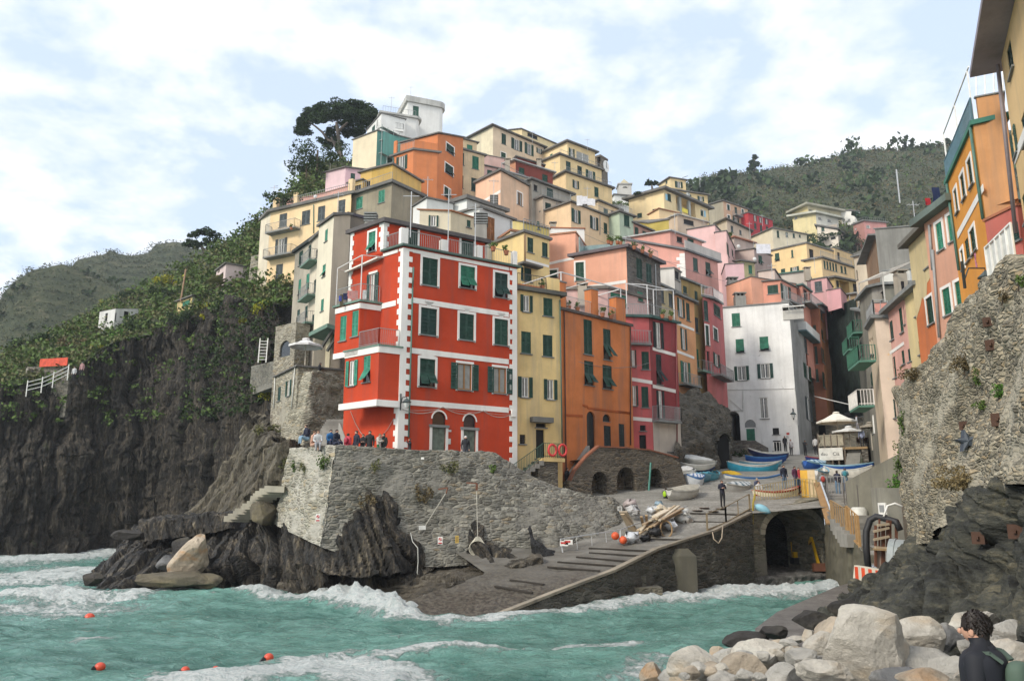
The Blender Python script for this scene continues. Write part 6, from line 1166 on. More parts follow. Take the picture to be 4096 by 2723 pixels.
c=P(2700,2340,45.6);mb=MB();mb.box(c.x-1.1,c.x+1.2,c.y-.2,c.y+2.2,-1,2.1);mb.box8([(c.x-1.1,c.y-.2,2.1),(c.x+1.2,c.y-.2,2.1),(c.x+1.2,c.y+2.2,2.1),(c.x-1.1,c.y+2.2,2.1),(c.x-.7,c.y,2.5),(c.x+.8,c.y,2.5),(c.x+.8,c.y+2,2.5),(c.x-.7,c.y+2,2.5)])
mb.build('concrete_pier',plaster((.16,.15,.11),1.0),None,label='square concrete pier standing in the surf against the quay wall',cat='pier')
c=P(2530,2390,42.9);mb=MB();mb.box(c.x-1.8,c.x+1.5,c.y-.3,c.y+2.5,-1,.7);mb.box(c.x-1.4,c.x+.8,c.y+.4,c.y+2.5,.7,1.2);mb.build('mooring_block',masonry((.2,.18,.13),(.08,.07,.05),(.15,.14,.11),1,'mb',.3),None,label='low stepped stone block at the foot of the ramp wall',cat='block')
rT=PL([(3588,1560,36),(3596,1545,33),(3640,1478,31),(3700,1425,29.5),(3785,1335,27.5),(3815,1230,26.3),(3870,1170,25),(3950,1100,22.5),(4030,1042,20),(4110,1000,18),(4330,930,15)])+[Vector((10.6,3,9.9))]
rM=PL([(3598,1750,36),(3604,1750,32.8),(3660,1740,30.3),(3720,1700,28.6),(3800,1680,26.3),(3850,1660,25),(3900,1640,23.8),(3980,1620,21.7),(4050,1590,19.7),(4150,1560,17.5),(4350,1500,14.5)])+[Vector((10.2,3,7))]
rF=PL([(3640,2190,35.5),(3650,2195,31.8),(3700,2170,29.3),(3740,2130,27.3),(3800,2090,25.5),(3850,2050,24),(3900,2020,22.8),(3980,1990,21),(4060,1950,19),(4150,1920,17),(4350,1850,14)])+[Vector((9.8,3,3.5))]
rB=[p+Vector((2.2,1.2,-.8))for p in rT]
def rwd(p):
 p=Vector(p);return.35*fbm(p*.45,4)+.09*fbm(p*2.2,3)
loft('stone_wall',[rF,rM,rT,[p+Vector((.6,.35,.02))for p in rT],rB,[Vector((p.x+1,p.y+.5,-1))for p in rB]],290,230,M_masR,rwd,label='massive uneven rubble wall filling the right edge below the orange and yellow houses',cat='wall')
rs=[p+Vector((2.1,1.1,-.9))for p in rT];loft('street',[rs,[p+Vector((14,4,0))for p in rs],[Vector((p.x+14,p.y+4,-1))for p in rs]],40,12,M_conc,None,kind='structure')
Rk_gr=rock([(.009,.009,.007),(.038,.039,.03),(.095,.092,.066),(.23,.2,.125)],(.35,.35,1.3),(R(15),R(25),0),.3,'gr',moss=(.09,.075,.025,.6))
rk0=PL([(3300,2500,26),(3350,2490,24),(3500,2500,21),(3700,2500,18),(3900,2500,15),(4200,2520,12)])
loft('rock',[[Vector((p.x,p.y-.2,-1.5))for p in rk0],PL([(3290,2500,26),(3350,2490,24),(3500,2500,21),(3700,2500,18),(3900,2500,15),(4200,2520,12)]),PL([(3330,2415,28.2),(3420,2370,27.6),(3600,2330,26.5),(3760,2300,24.5),(3900,2280,21),(4080,2220,17.2),(4320,2180,13.5)]),PL([(3400,2400,31.5),(3480,2318,30.5),(3560,2300,31),(3660,2190,30.4),(3740,2110,26.6),(3800,2010,24),(3870,1970,22.2),(3960,1950,20.2),(4080,1915,17.9),(4320,1850,14.2)]),PL([(3420,2390,35),(3500,2325,34),(3620,2270,34),(3700,2100,32),(3820,2000,28),(3960,1950,24),(4320,1850,18)])],260,130,Rk_gr,(lambda f,g:lambda p:f(p)+g(p))(strata((.3,-.4,.8),.5,.7,.5,1.6,.7,.3),strata((.25,-.3,.9),2.2,.22,.5,1.2,.15,1.4)),kind='structure',smooth=False)
xs=np.r_[-1200,-500,-250,-150,-100,-80,np.linspace(-68,22,560),26,32,45,80];ys=np.r_[-60,-20,0,10,np.linspace(16,60,330),np.linspace(60.5,98,90),110,140,200,400,900,2500]
def poly_d(p,pl):
 best=1e9
 for(ax,ay),(bx,by)in zip(pl,pl[1:]):
  dx,dy=bx-ax,by-ay;t=max(0,min(1,((p[0]-ax)*dx+(p[1]-ay)*dy)/(dx*dx+dy*dy+1e-9)));d=math.hypot(p[0]-ax-t*dx,p[1]-ay-t*dy);best=min(best,d)
 return best
def vec_d(X,Y,pl):
 B=np.full(X.shape,1e9)
 for(ax,ay),(bx,by)in zip(pl,pl[1:]):
  dx,dy=bx-ax,by-ay;t=np.clip(((X-ax)*dx+(Y-ay)*dy)/(dx*dx+dy*dy+1e-9),0,1);B=np.minimum(B,np.hypot(X-ax-t*dx,Y-ay-t*dy))
 return B
W0=lambda l:[tuple(PZ(x,y,.1).xy)for x,y in l]
X,Y_=np.meshgrid(xs,ys,indexing='ij');foam=np.zeros(X.shape);hgt=np.zeros(X.shape)
FO=[([(-100,2250),(200,2235),(450,2210)],7.5,1.05,.3),([(-100,2330),(150,2310),(330,2290)],7.0,1.05,.25),([(100,2380),(300,2400),(420,2400)],2.2,1.1,.5),([(-50,2430),(200,2420),(330,2440)],3.0,.9,.15),([(420,2405),(600,2372),(760,2362),(960,2362),(1100,2390),(1300,2402)],1.0,1.0,.4),([(1310,2400),(1420,2412),(1530,2425),(1600,2450)],1.25,1.5,.85),([(1600,2462),(1800,2475),(2000,2465),(2200,2440)],1.1,1.0,.15),([(1640,2425),(1800,2405),(1930,2420)],1.4,.95,.75),([(2200,2442),(2400,2430),(2560,2412),(2750,2398)],1.2,1.0,.2),([(2620,2400),(2850,2382),(3100,2366),(3320,2352)],2.0,1.35,.5),([(3200,2370),(3330,2345)],1.2,1.3,.5),([(860,2723),(1080,2690),(1330,2655),(1500,2700)],1.7,1.5,.12),([(1200,2640),(1400,2640),(1640,2675)],.8,1.4,.1),([(1450,2640),(1750,2600),(2150,2590),(2520,2560)],.35,1.0,.04),([(2250,2570),(2540,2552)],.5,.9,.04),([(330,2560),(430,2552)],.35,.9,.05),([(2500,2700),(2620,2640)],.8,.7,.03)]
for pl,w,st,up in FO:
 d=vec_d(X,Y_,W0(pl));g=np.clip(1-d/(w*1.6),0,1);g=g*g*(3-2*g)*st;foam=np.maximum(foam,g);hgt=np.maximum(hgt,g*up)
Vv=np.zeros(X.shape+(3,));Fm=np.zeros(X.shape)
for i in range(X.shape[0]):
 for j in range(X.shape[1]):
  x,y=X[i,j],Y_[i,j];n=noise.noise
  fl=1 if 14<y<100 and-70<x<24 else 0
  if fl:
   wx,wy=x+.8*n((x*.3,y*.3,5)),y+.8*n((x*.3,y*.3,9))
   h=.42*n((wx*.16,wy*.28,0))+.17*(1-abs(n((wx*.38,wy*.75,3)))*2)+.085*(1-2*abs(n((wx*.95,wy*1.7,7))))+.035*n((wx*2.6,wy*4.2,1))
   h+=hgt[i,j]*(.5+.45*n((x*.7,y*.7,2))+.3*n((x*1.8,y*1.8,4))+.16*n((x*5,y*5,4)))
   cr_=max(0,h-.26)*1.2
   Fm[i,j]=foam[i,j]+cr_*.8
   Vv[i,j]=(x,y,h-.1)
  else:Vv[i,j]=(x,y,-.1)
wm_,nt_,bb=nm('sea_water');q=NT(nt_)
at=q.n('Attribute');at.attribute_name='foam';p1=q.pos((1,1,1));fn=q.noise(p1,1.6,8,.72,.8);fn2=q.noise(q.pos((.8,1.5,1)),.45,6,.65,1.2)
vo=q.n('TexVoronoi');vo.feature='DISTANCE_TO_EDGE';vo.inputs['Scale'].default_value=1.3
wv=q.n('VectorMath');wv.operation='ADD';nn_=q.n('TexNoise');nn_.inputs['Scale'].default_value=1.2;nn_.inputs['Detail'].default_value=4;q.l(p1,nn_.inputs['Vector']);q.l(nn_.outputs['Color'],wv.inputs[0]);q.l(p1,wv.inputs[1]);q.l(wv.outputs[0],vo.inputs['Vector'])
lace=q.mr(vo.outputs['Distance'],0,.16,.22,0)
fq=q.noise(q.pos((1,1.6,1)),5.5,6,.7);amt=q.math('ADD',q.math('ADD',at.outputs['Fac'],q.math('ADD',q.math('MULTIPLY',q.math('SUBTRACT',fn,.52),2.6),q.math('MULTIPLY',q.math('SUBTRACT',fq,.5),1.3))),lace)
mask=q.mr(amt,.5,.95,0,1);fcol=q.mix(q.mr(fq,.35,.65,0,1),(.5,.58,.57),(.8,.81,.79))
milky=q.mr(q.math('ADD',at.outputs['Fac'],q.math('SUBTRACT',fn2,.42)),.0,.7,0,1)
zc_=q.n('SeparateXYZ');q.l(p1,zc_.inputs[0])
wc=q.mix(q.mr(fn2,.3,.7,0,1),(.018,.075,.06),(.08,.195,.16));wc=q.mix(milky,wc,(.25,.4,.37));wc=q.mix(q.mr(zc_.outputs[2],-.3,.4,0,.7),wc,(.17,.37,.31))  # tint by height paints light through crests and darker troughs into the colour
q.l(q.mix(mask,wc,fcol),bb.inputs['Base Color']);q.l(q.mr(mask,0,1,.09,.8),bb.inputs['Roughness']);bb.inputs['IOR'].default_value=1.33
bh=q.math('ADD',q.math('MULTIPLY',q.noise(q.pos((1,2.2,1)),2.2,7,.65,.6),1.0),q.math('MULTIPLY',q.math('ADD',fn,fq),mask));q.bump(bh,.85,.32,bb)
sea=gridmesh('sea',Vv.reshape(-1,3),len(xs),len(ys),wm_,kind='structure')
la=sea.data.attributes.new('foam','FLOAT','POINT');la.data.foreach_set('value',Fm.ravel().astype(np.float32))
HN=[None]
def hit(x,y,t='S'):
 a,b=ray(*pt(t,x,y));bpy.context.view_layer.update();ok,loc,*_=SC.ray_cast(bpy.context.evaluated_depsgraph_get(),co.location,Vector((a,1,b)).normalized());HN[0]=_[0].copy()if ok else None;return loc.copy()if ok else None
def boat(t,a,b,Ya,Yb,W,Hh,hull,trim,bottom=None,inner=(.5,.5,.46),label='',group='small boats hauled up on the ramp',cover=None,transom=False,name='rowing_boat',stripe=None,cradle=True):
 A,B=P(a[0],a[1],Ya,t),P(b[0],b[1],Yb,t);ax=(B-A);L=ax.length;ax=Vector((ax.x,ax.y,0)).normalized();sd_=Vector((-ax.y,ax.x,0));zm=(A.z+B.z)/2;dz=B.z-A.z
 rt=root(name,((A.x+B.x)/2,(A.y+B.y)/2,zm-Hh),label,'boat',group);n=16;q_=[];inr=[]
 for i in range(n+1):
  s=i/n;w=W/2*(math.sin(math.pi*min(max(s,.02),.98))**.55 if not transom or s<.5 else(1 if s<.75 else 1-.25*(s-.75)/.25))
  sh=zm+dz*(s-.5)-.0+Hh*.28*(2*s-1)**2-Hh*.14;k=Hh*(1-.55*(abs(2*s-1))**3)
  c=(A+B)/2+ax*(L*(s-.5));c.z=0
  prof=[(1,0),(1.0,.12),(.94,.3),(.8,.55),(.5,.8),(0,1)]
  ring=[c+sd_*(w*u)+Vector((0,0,sh-k*v))for u,v in prof]+[c-sd_*(w*u)+Vector((0,0,sh-k*v))for u,v in prof[-2::-1]]
  q_.append(ring);inr.append([c+sd_*(w*.9*u)+Vector((0,0,sh-k*.9*v))for u,v in prof[:]]+[c-sd_*(w*.9*u)+Vector((0,0,sh-k*.9*v))for u,v in prof[-2::-1]])
 mb=MB();k0=0;m=len(q_[0])
 for r_ in q_:mb.v+=[tuple(p)for p in r_]
 for i in range(n):
  for j in range(m-1):
   mb.f.append((i*m+j,(i+1)*m+j,(i+1)*m+j+1,i*m+j+1));d=min(j,m-2-j);mb.m.append(0 if d<=0 else(1 if d<=2 else 2))
 mb.poly(q_[0][::-1],1);mb.poly(q_[-1],1)
 mats=[plain(stripe or trim,.45),plain(hull,.45),plain(bottom or hull,.55)]
 mb.build('hull',mats,rt,smooth=False)
 mb=MB()
 for sgn in(0,-1):
  mb=MB()
  for i in range(n):mb.bar(q_[i][sgn],q_[i+1][sgn],.09,.07)
  mb.build('gunwale',plain(trim,.5),rt)
 if cover is None:
  mb=MB();k0=len(mb.v)
  for r_ in inr:mb.v+=[tuple(p)for p in r_]
  for i in range(n):
   for j in range(m-1):mb.f.append((i*m+j,i*m+j+1,(i+1)*m+j+1,(i+1)*m+j));mb.m.append(0)
  mb.build('inner_hull',plain(inner,.6),rt)
  for s in(4,8,12):mb=MB();mb.bar(inr[s][1],inr[s][-2],.28,.05);mb.build('thwart',M_wood,rt)
 else:
  mb=MB();V=[]
  rg=[]
  for i in range(1,n):
   l,r_=q_[i][0],q_[i][-1];rg.append([l.lerp(r_,k/8)+Vector((0,0,.05+.32*math.sin(math.pi*k/8)*math.sin(math.pi*i/n)+.05*noise.noise((i*.9,k*.8,L))))for k in range(9)])
  for i in range(len(rg)-1):
   for k in range(8):mb.poly([rg[i][k],rg[i+1][k],rg[i+1][k+1],rg[i][k+1]],(1 if len(cover)>1 and(k+i//1)%3==0 else 0))
  mb.build('cover',[plain(c,.8)for c in cover],rt)
 if cradle:
  for s in(4,12):
   c=q_[s][5];mb=MB();g=rampz(c.y)
   mb.bar(Vector((c.x,c.y,c.z))+sd_*W*.45,Vector((c.x,c.y,c.z))-sd_*W*.45,.12,.14)
   for u in(-.4,.4):p=Vector((c.x,c.y,c.z))+sd_*W*u;mb.bar(p,Vector((p.x,p.y,min(g,p.z-.1))),.08)
   mb.build('cradle',M_wood,rt)
 return rt
WHb,NAV,RB,CY,LB,RD=(.62,.63,.6),(.02,.035,.12),(.02,.1,.38),(.04,.34,.5),(.2,.42,.55),(.3,.03,.02)
boat('H',(592,993),(905,1030),80,78,1.9,.9,NAV,WHb,label='white and navy boat, backmost of the left row on the ramp')
boat('H',(562,1052),(890,1052),76,75,1.8,.85,RB,(.05,.2,.5),label='royal blue boat behind the light blue ones on the ramp')
boat('H',(515,1092),(852,1092),72.5,72,1.7,.8,LB,WHb,label='light blue boat half hidden behind the big turquoise boat')
boat('H',(420,1104),(820,1112),69,69,1.9,1.25,CY,WHb,label='big turquoise boat with a white stripe, largest of the left row',stripe=WHb)
boat('H',(380,1178),(566,1218),66,66,.8,.4,(.62,.4,.02),(.62,.4,.02),label='yellow kayak lying below the big turquoise boat',name='kayak',cover=((.6,.38,.02),),cradle=False)
boat('H',(395,1208),(852,1205),64,64,1.8,1.1,WHb,(.05,.15,.35),label='long white boat with a blue rail in front of the yellow kayak',inner=(.3,.4,.45))
boat('H',(392,1282),(575,1268),57.5,60.5,1.7,1.0,(.5,.5,.47),(.4,.4,.36),label='boat under a zebra-striped blue and white cover',cover=((.5,.52,.52),(.02,.07,.1)))
boat('H',(590,1285),(765,1290),60.5,59.5,1.5,.9,(.5,.5,.47),(.35,.35,.33),label='small grey-white boat behind the two seated people',inner=(.3,.3,.28))
boat('H',(628,1334),(1012,1296),56.2,56.6,1.6,.9,(.64,.58,.42),(.33,.05,.02),RD,label='cream boat with a red bottom lying along the bridge railing',cradle=False)
boat('G',(1552,935),(1768,888),53.8,56.8,1.7,.85,(.5,.5,.46),(.42,.42,.38),label='grey boat under a tan cover, lowest boat on the ramp',cover=((.36,.34,.28),),cradle=False,inner=(.3,.3,.3))
boat('G',(1622,642),(1922,695),66,64,1.7,.7,(.36,.38,.37),(.45,.46,.44),label='long grey boat stacked on the rack beside the arched wall',cover=((.45,.46,.45),))
boat('G',(1630,705),(1918,718),64.5,64,1.6,.75,(.5,.5,.46),(.55,.55,.52),NAV,label='white hulled boat with a dark bottom, under the long grey boat')
boat('G',(1658,745),(1752,765),63,62,1.2,.7,WHb,WHb,label='small white covered dinghy on the rack',cover=((.62,.62,.6),),name='dinghy')
boat('G',(1685,808),(1825,812),60.5,61,1.5,.95,(.5,.53,.56),(.05,.15,.35),label='boat wrapped in white and blue striped cloth below the rack',cover=((.5,.53,.56),(.03,.1,.3)),cradle=False)
boat('G',(1790,790),(1850,778),61,64,1.3,.8,(.12,.3,.42),(.2,.4,.5),label='pale blue dinghy, left of two below the rack',name='dinghy',cradle=False)
boat('G',(1845,785),(1918,775),62,65,1.3,.8,(.08,.34,.46),(.1,.4,.52),label='turquoise dinghy, right of two below the rack',name='dinghy',cradle=False)
boat('H',(1048,1060),(1300,1052),75,75,1.7,.8,(.02,.04,.18),(.25,.02,.03),label='navy boat with a dark red rail under the terrace banner')
boat('H',(1040,1098),(1180,1095),70,72.5,1.6,1.0,RB,(.3,.5,.6),label='blue boat with a striped blue and white cover near the terrace steps',cover=((.45,.6,.68),(.02,.12,.3)))
boat('H',(1165,1120),(1590,1108),70.5,68,1.9,.8,RB,(.3,.5,.62),label='long blue boat with pale tarps behind the big white boat',inner=(.3,.5,.6))
boat('H',(1195,1146),(1590,1140),66,64,2.0,1.25,(.64,.62,.56),(.6,.6,.56),label='big white boat in front of the terrace steps',inner=(.4,.4,.38),transom=True)
boat('H',(1130,1175),(1190,1150),61,63.5,1.2,.9,(.6,.6,.58),(.2,.4,.55),label='white bow of a boat beside the yellow board',cradle=False)
def person(loc,face,h,pose,top,legs,hair,label,long=False,bag=None,skin=(.5,.3,.22),cover=None):
 J=dict(pel=(0,0,.53),sp=(0,.01,.66),ch=(0,.005,.79),nk=(0,.01,.865),hd=(0,-.012,.925),ht=(0,-.01,.968));r_=dict(pel=.085,sp=.082,ch=.09,nk=.036,hd=.055,ht=.036)
 for s,n in((-1,'l'),(1,'r')):
  J.update({'sh'+n:(.105*s,.01,.815),'el'+n:(.135*s,.02,.65),'wr'+n:(.13*s,-.04,.52),'ha'+n:(.125*s,-.055,.465),'hp'+n:(.052*s,0,.51),'kn'+n:(.058*s,-.01,.275),'an'+n:(.06*s,.015,.045),'to'+n:(.065*s,-.085,.02)})
  r_.update({'sh'+n:.048,'el'+n:.032,'wr'+n:.022,'ha'+n:.024,'hp'+n:.062,'kn'+n:.042,'an'+n:.028,'to'+n:.024})
 if pose=='cross':
  for s,n in((-1,'l'),(1,'r')):J['el'+n]=(.15*s,.0,.68);J['wr'+n]=(.02*s,-.12,.7);J['ha'+n]=(-.05*s,-.12,.71)
 if pose=='phone':
  J['elr']=(.17,-.05,.72);J['wrr']=(.13,-.16,.85);J['har']=(.12,-.18,.9)
 if pose=='look':
  for s,n in((-1,'l'),(1,'r')):J['el'+n]=(.13*s,-.05,.68);J['wr'+n]=(.04*s,-.14,.72);J['ha'+n]=(.02*s,-.17,.74)
  J['hd']=(0,-.04,.915);J['ht']=(0,-.05,.955)
 if pose=='walk':J['knl']=(-.058,-.07,.28);J['anl']=(-.06,-.06,.05);J['tol']=(-.06,-.15,.02);J['knr']=(.058,.02,.28);J['anr']=(.06,.12,.06);J['tor']=(.06,.03,.02)
 if pose=='sit':
  for k in('pel','sp','ch','nk','hd','ht','shl','shr','ell','elr','wrl','wrr','hal','har','hpl','hpr'):x,y,z=J[k];J[k]=(x,y+(-.05 if k in('ch','nk','hd','ht','shl','shr')else 0),z-.47)
  for s,n in((-1,'l'),(1,'r')):J['kn'+n]=(.07*s,-.23,.12);J['an'+n]=(.06*s,-.24,-.12);J['to'+n]=(.06*s,-.33,-.14);J['wr'+n]=(.07*s,-.2,.16);J['ha'+n]=(.05*s,-.24,.17);J['el'+n]=(.13*s,-.06,.18)
 names=list(J);idx={n:i for i,n in enumerate(names)}
 E_=[('pel','sp'),('sp','ch'),('ch','nk'),('nk','hd'),('hd','ht')]
 for n in 'lr':E_+=[('ch','sh'+n),('sh'+n,'el'+n),('el'+n,'wr'+n),('wr'+n,'ha'+n),('pel','hp'+n),('hp'+n,'kn'+n),('kn'+n,'an'+n),('an'+n,'to'+n)]
 me=bpy.data.meshes.new('body');me.from_pydata([Vector(J[n])*h for n in names],[(idx[a],idx[b])for a,b in E_],[]);o=bpy.data.objects.new('body_tmp',me);COL.objects.link(o)
 sk=o.modifiers.new('s','SKIN');sv=me.skin_vertices[0].data
 for n,i in idx.items():sv[i].radius=(r_[n]*h*(1.15 if n in('pel','ch','sp')else 1),r_[n]*h*(.72 if n in('pel','ch','sp')else 1));sv[i].use_root=n=='pel'
 sb=o.modifiers.new('u','SUBSURF');sb.levels=1;sb.render_levels=1
 dg=bpy.context.evaluated_depsgraph_get();m2=bpy.data.meshes.new_from_object(o.evaluated_get(dg));bpy.data.objects.remove(o)
 mt={'head':0,'top':1,'leg':2,'shoe':3}
 def cls(a,b):
  if a in('nk','hd')or b.startswith('ha'):return 0
  if a[:2]=='an':return 3
  if a[:2]in('hp','kn')or b[:2]=='hp':return 2
  return 1
 segs=[(Vector(J[a])*h,Vector(J[b])*h,cls(a,b),(r_[a]+r_[b])/2*h)for a,b in E_]
 m2.materials.clear()
 for c in(skin,top,legs,(.02,.02,.02)):m2.materials.append(plain(c,.75))
 for f in m2.polygons:
  c=f.center;best=(9,0)
  for a,b,k,rr in segs:
   ab=b-a;t=max(0,min(1,(c-a).dot(ab)/ab.length_squared));d=(c-a-ab*t).length-rr
   if d<best[0]:best=(d,k)
  f.material_index=best[1];f.use_smooth=True
 rt=bpy.data.objects.new('person',m2);COL.objects.link(rt);rt.location=loc;rt.rotation_euler=(0,0,face);tag(rt,label,'person','people around the harbour')
 def add(mb,name,mat):
  mm=bpy.data.meshes.new(name);mm.from_pydata(mb.v,[],mb.f);mm.materials.append(mat);mm.polygons.foreach_set('use_smooth',[True]*len(mm.polygons));q_=bpy.data.objects.new(name,mm);COL.objects.link(q_);q_.parent=rt;return q_
 hd=Vector(J['hd'])*h;mb=MB();mb.ell(hd+Vector((0,.018*h,.018*h)),(.052*h,.055*h,.052*h),0,10,7)
 if long:mb.ell(hd+Vector((0,.035*h,-.045*h)),(.048*h,.032*h,.085*h),0,8,6)
 add(mb,'hair',plain(hair,.7))
 if bag:mb=MB();c=Vector(J['ch'])*h+Vector((0,.105*h,-.05*h));mb.ell(c,(.085*h,.05*h,.12*h));add(mb,'backpack',plain(bag,.7))
 return rt
BK,DB,JN,BRH=(.012,.012,.016),(.015,.02,.05),(.07,.11,.17),(.03,.018,.01)
def terr(x,y,Y,t='J'):return P(x,y,Y,t)
zf=7.25
def onT(x,t='J',Y=46.5):a,b=ray(*pt(t,x,300));return Vector((a*Y,Y,zf))
for(x,Y,fc,h,ps,tp_,lg,hr_,lb,lo,bg)in[(985,46.4,2.6,1.66,'stand',(.45,.03,.06),DB,BRH,'person in a pink-red jacket facing the house on the terrace',False,(.4,.03,.06)),(1050,46.2,-.8,1.8,'stand',(.01,.013,.03),BK,BRH,'large figure in a long dark navy coat, leaning in the terrace group',False,None),(1105,47.0,.2,1.68,'cross',BK,DB,(.05,.02,.012),'dark-haired woman between the navy coat and the black sweater',True,None),(1158,46.3,.1,1.8,'stand',(.012,.012,.012),BK,(.03,.02,.01),'bearded man in a black sweater by the terrace wall',False,None),(1235,46.0,1.2,1.62,'look',(.5,.47,.42),(.01,.12,.05),(.2,.1,.04),'woman in white with a green wrap at her waist',True,None),(1270,46.2,-.5,1.64,'stand',(.012,.02,.015),BK,(.02,.014,.01),'woman with long black hair, right of the one in white',True,None),(1478,47.3,-1.2,1.45,'phone',BK,BK,BRH,'person in black raising a hand near the red house drainpipe',False,None),(1925,48.6,.1,1.72,'stand',(.012,.014,.02),(.05,.06,.08),(.6,.6,.6),'white-haired man in a dark jacket before the right arched door',False,None)]:
 person(onT(x,Y=Y),fc,h,ps,tp_,lg,hr_,lb,lo,bg)
for(x,y,Y,fc,tp_,lg,hr_,lb,bg,lo)in[(655,320,46.0,-.9,(.01,.013,.035),(.25,.38,.5),BRH,'person in a navy jacket and light jeans sitting highest on the wall corner',(.01,.015,.04),False),(700,372,45.0,1.3,(.5,.28,.2),(.5,.3,.22),(.1,.05,.02),'person bending forward over the wall corner with bare arms',None,False),(740,372,44.8,.3,(.5,.5,.5),(.3,.3,.32),(.15,.08,.04),'person in white with blue backpack straps sitting on the wall corner',(.03,.1,.25),True),(838,362,45.2,.6,(.02,.12,.3),DB,BRH,'small person with a bright blue backpack on the terrace wall',(.02,.14,.35),False),(882,362,44.9,1.0,(.01,.015,.035),DB,BRH,'person in navy looking down at a phone on the terrace wall',None,False)]:
 p=P(x,y,Y,'J');person(p,fc,1.7,'sit',tp_,lg,hr_,lb,lo,bg)
def onR(x,y,t='H',dz=0):return PR(x,y,t,dz)
person(PR(385,1458,'H'),.15,1.72,'cross',(.012,.014,.03),BK,(.06,.035,.02),'woman in black with folded arms walking alone on the ramp')
person(P(880,1315,59,'H'),.2,1.78,'stand',(.008,.012,.03),(.1,.15,.22),BRH,'man in a navy padded jacket and jeans behind the bridge railing')
person(P(968,1312,59,'H'),.5,1.66,'stand',(.08,.015,.05),JN,(.02,.012,.01),'dark-haired woman in a plum jacket left of the yellow board',True)
person(P(1000,1312,60,'H'),-.4,1.6,'stand',(.35,.02,.03),JN,(.03,.015,.01),'person in a red scarf half behind the plum jacket',True)
person(P(655,1320,59.5,'H'),.3,1.7,'sit',(.06,.07,.12),JN,(.3,.25,.18),'seated person in grey-blue among the boats')
person(P(670,1345,58.8,'H'),.1,1.65,'sit',(.5,.5,.5),BK,(.03,.02,.015),'seated person in white sleeves with dark hair among the boats',True)
person(P(1195,1385,57,'H'),2.8,1.78,'stand',(.25,.27,.28),(.1,.1,.1),(.1,.07,.05),'man with a red backpack seen through the stair railing',False,(.35,.04,.03))
person(P(1308,1360,57,'H'),3.1,1.72,'stand',(.03,.03,.05),(.12,.2,.3),BRH,'person with a navy backpack seen from behind on the stairs',False,(.02,.025,.06))
person(P(1372,1330,58,'H'),2.7,1.66,'look',(.15,.25,.3),JN,(.08,.04,.02),'person with a teal backpack beside the sloping wall',True,(.03,.2,.25))
person(P(885,1010,83.5,'H'),.1,1.6,'stand',BK,BK,BRH,'person in black by the picket railing of the white house')
person(P(932,1042,84,'H'),-.2,1.68,'walk',(.45,.42,.42),BK,(.1,.03,.02),'woman in a white top at the white house corner',True)
person(P(1045,1045,84,'H'),.3,1.65,'look',BK,BK,(.02,.015,.01),'woman in black holding something white, right of the white house',True)
person(P(1130,1035,81,'H'),2.5,1.74,'stand',(.5,.5,.5),BK,BRH,'waiter in a white shirt left of the terrace banner')
person(P(1500,982,71,'H'),3.0,1.76,'stand',(.32,.36,.5),(.02,.02,.025),(.05,.04,.03),'man in a pale lilac shirt standing on the restaurant terrace')
person(P(1462,860,80,'H'),1.2,1.74,'walk',(.45,.47,.5),(.2,.2,.22),BRH,'distant person in white climbing behind the parasols')
person(P(740,905,55.5,'G')-Vector((0,0,.3)),.9,1.7,'stand',BK,BK,BRH,'dark figure half hidden at the foot of the brick-capped stairs')
person(P(455,1275,60.5,'D')-Vector((0,0,1.0)),2.0,1.78,'look',BK,BK,(.1,.08,.06),'person in black leaning on the terrace parapet below the white parasol')
person(P(590,1305,84,'M')-Vector((0,0,.6)),0,1.6,'stand',(.5,.5,.5),BK,BK,'far person in white on the cliff path',True);person(P(652,1275,85,'M')-Vector((0,0,.6)),0,1.7,'stand',(.35,.2,.2),BK,(.02,.1,.12),'far person in a teal cap on the cliff path')
person(P(1530,1030,55.2,'G')-Vector((0,0,.6)),2.5,1.7,'look',(.02,.02,.02),BK,BRH,'worker in a dark jacket with a lime stripe behind the rubbish bags',False,(.35,.6,.02))
p=P(1462,1450,22.3,'K');person(p-Vector((0,0,1.55)),.3,1.62,'stand',(.35,.2,.1),BK,BK,'person in a dark hood peering over the big rubble wall',False)
def parasol(t,cx,cy,wpx,hpx,Y,poley,label,col=(.8,.77,.68),drop=.16,n=8):
 c=P(cx,cy,Y,t);s=Y/FL/2;w=wpx*s/1.93;h=hpx*s;rt=root('parasol',(c.x,c.y,P(cx,poley,Y,t).z),label,'parasol');mb=MB()
 r1_=[c+Vector((w*math.cos(a),w*math.sin(a),-h))for a in[2*math.pi*(k+.5)/n for k in range(n)]];r0=[c+Vector((.3*math.cos(a),.3*math.sin(a),-.08))for a in[2*math.pi*(k+.5)/n for k in range(n)]];rv=[p-Vector((0,0,drop))for p in r1_]
 mb.rings([r0,[a.lerp(b,.5)-Vector((0,0,.06))for a,b in zip(r0,r1_)],r1_],cap=False);mb.rings([r1_,rv],cap=False);mb.build('canopy',plain(col,.85),rt)
 mb=MB();mb.ell(c+Vector((0,0,.0)),(.32,.32,.12));mb.build('cap',plain(col,.85),rt);mb=MB();z=P(cx,poley,Y,t).z;mb.bar((c.x,c.y,z),(c.x,c.y,c.z),.07);mb.build('pole',plain((.5,.46,.38),.6),rt)
 mb=MB()
 for p in r1_:mb.bar(c-Vector((0,0,.7*h)),p.lerp(c,.35)-Vector((0,0,.06)),.03)
 mb.build('ribs',plain((.4,.36,.3),.6),rt);return rt
parasol('H',1288,702,298,68,76,985,'large cream square parasol over the restaurant terrace');parasol('H',1388,815,245,30,72,985,'smaller white parasol in front of the large cream one',(.7,.7,.68))
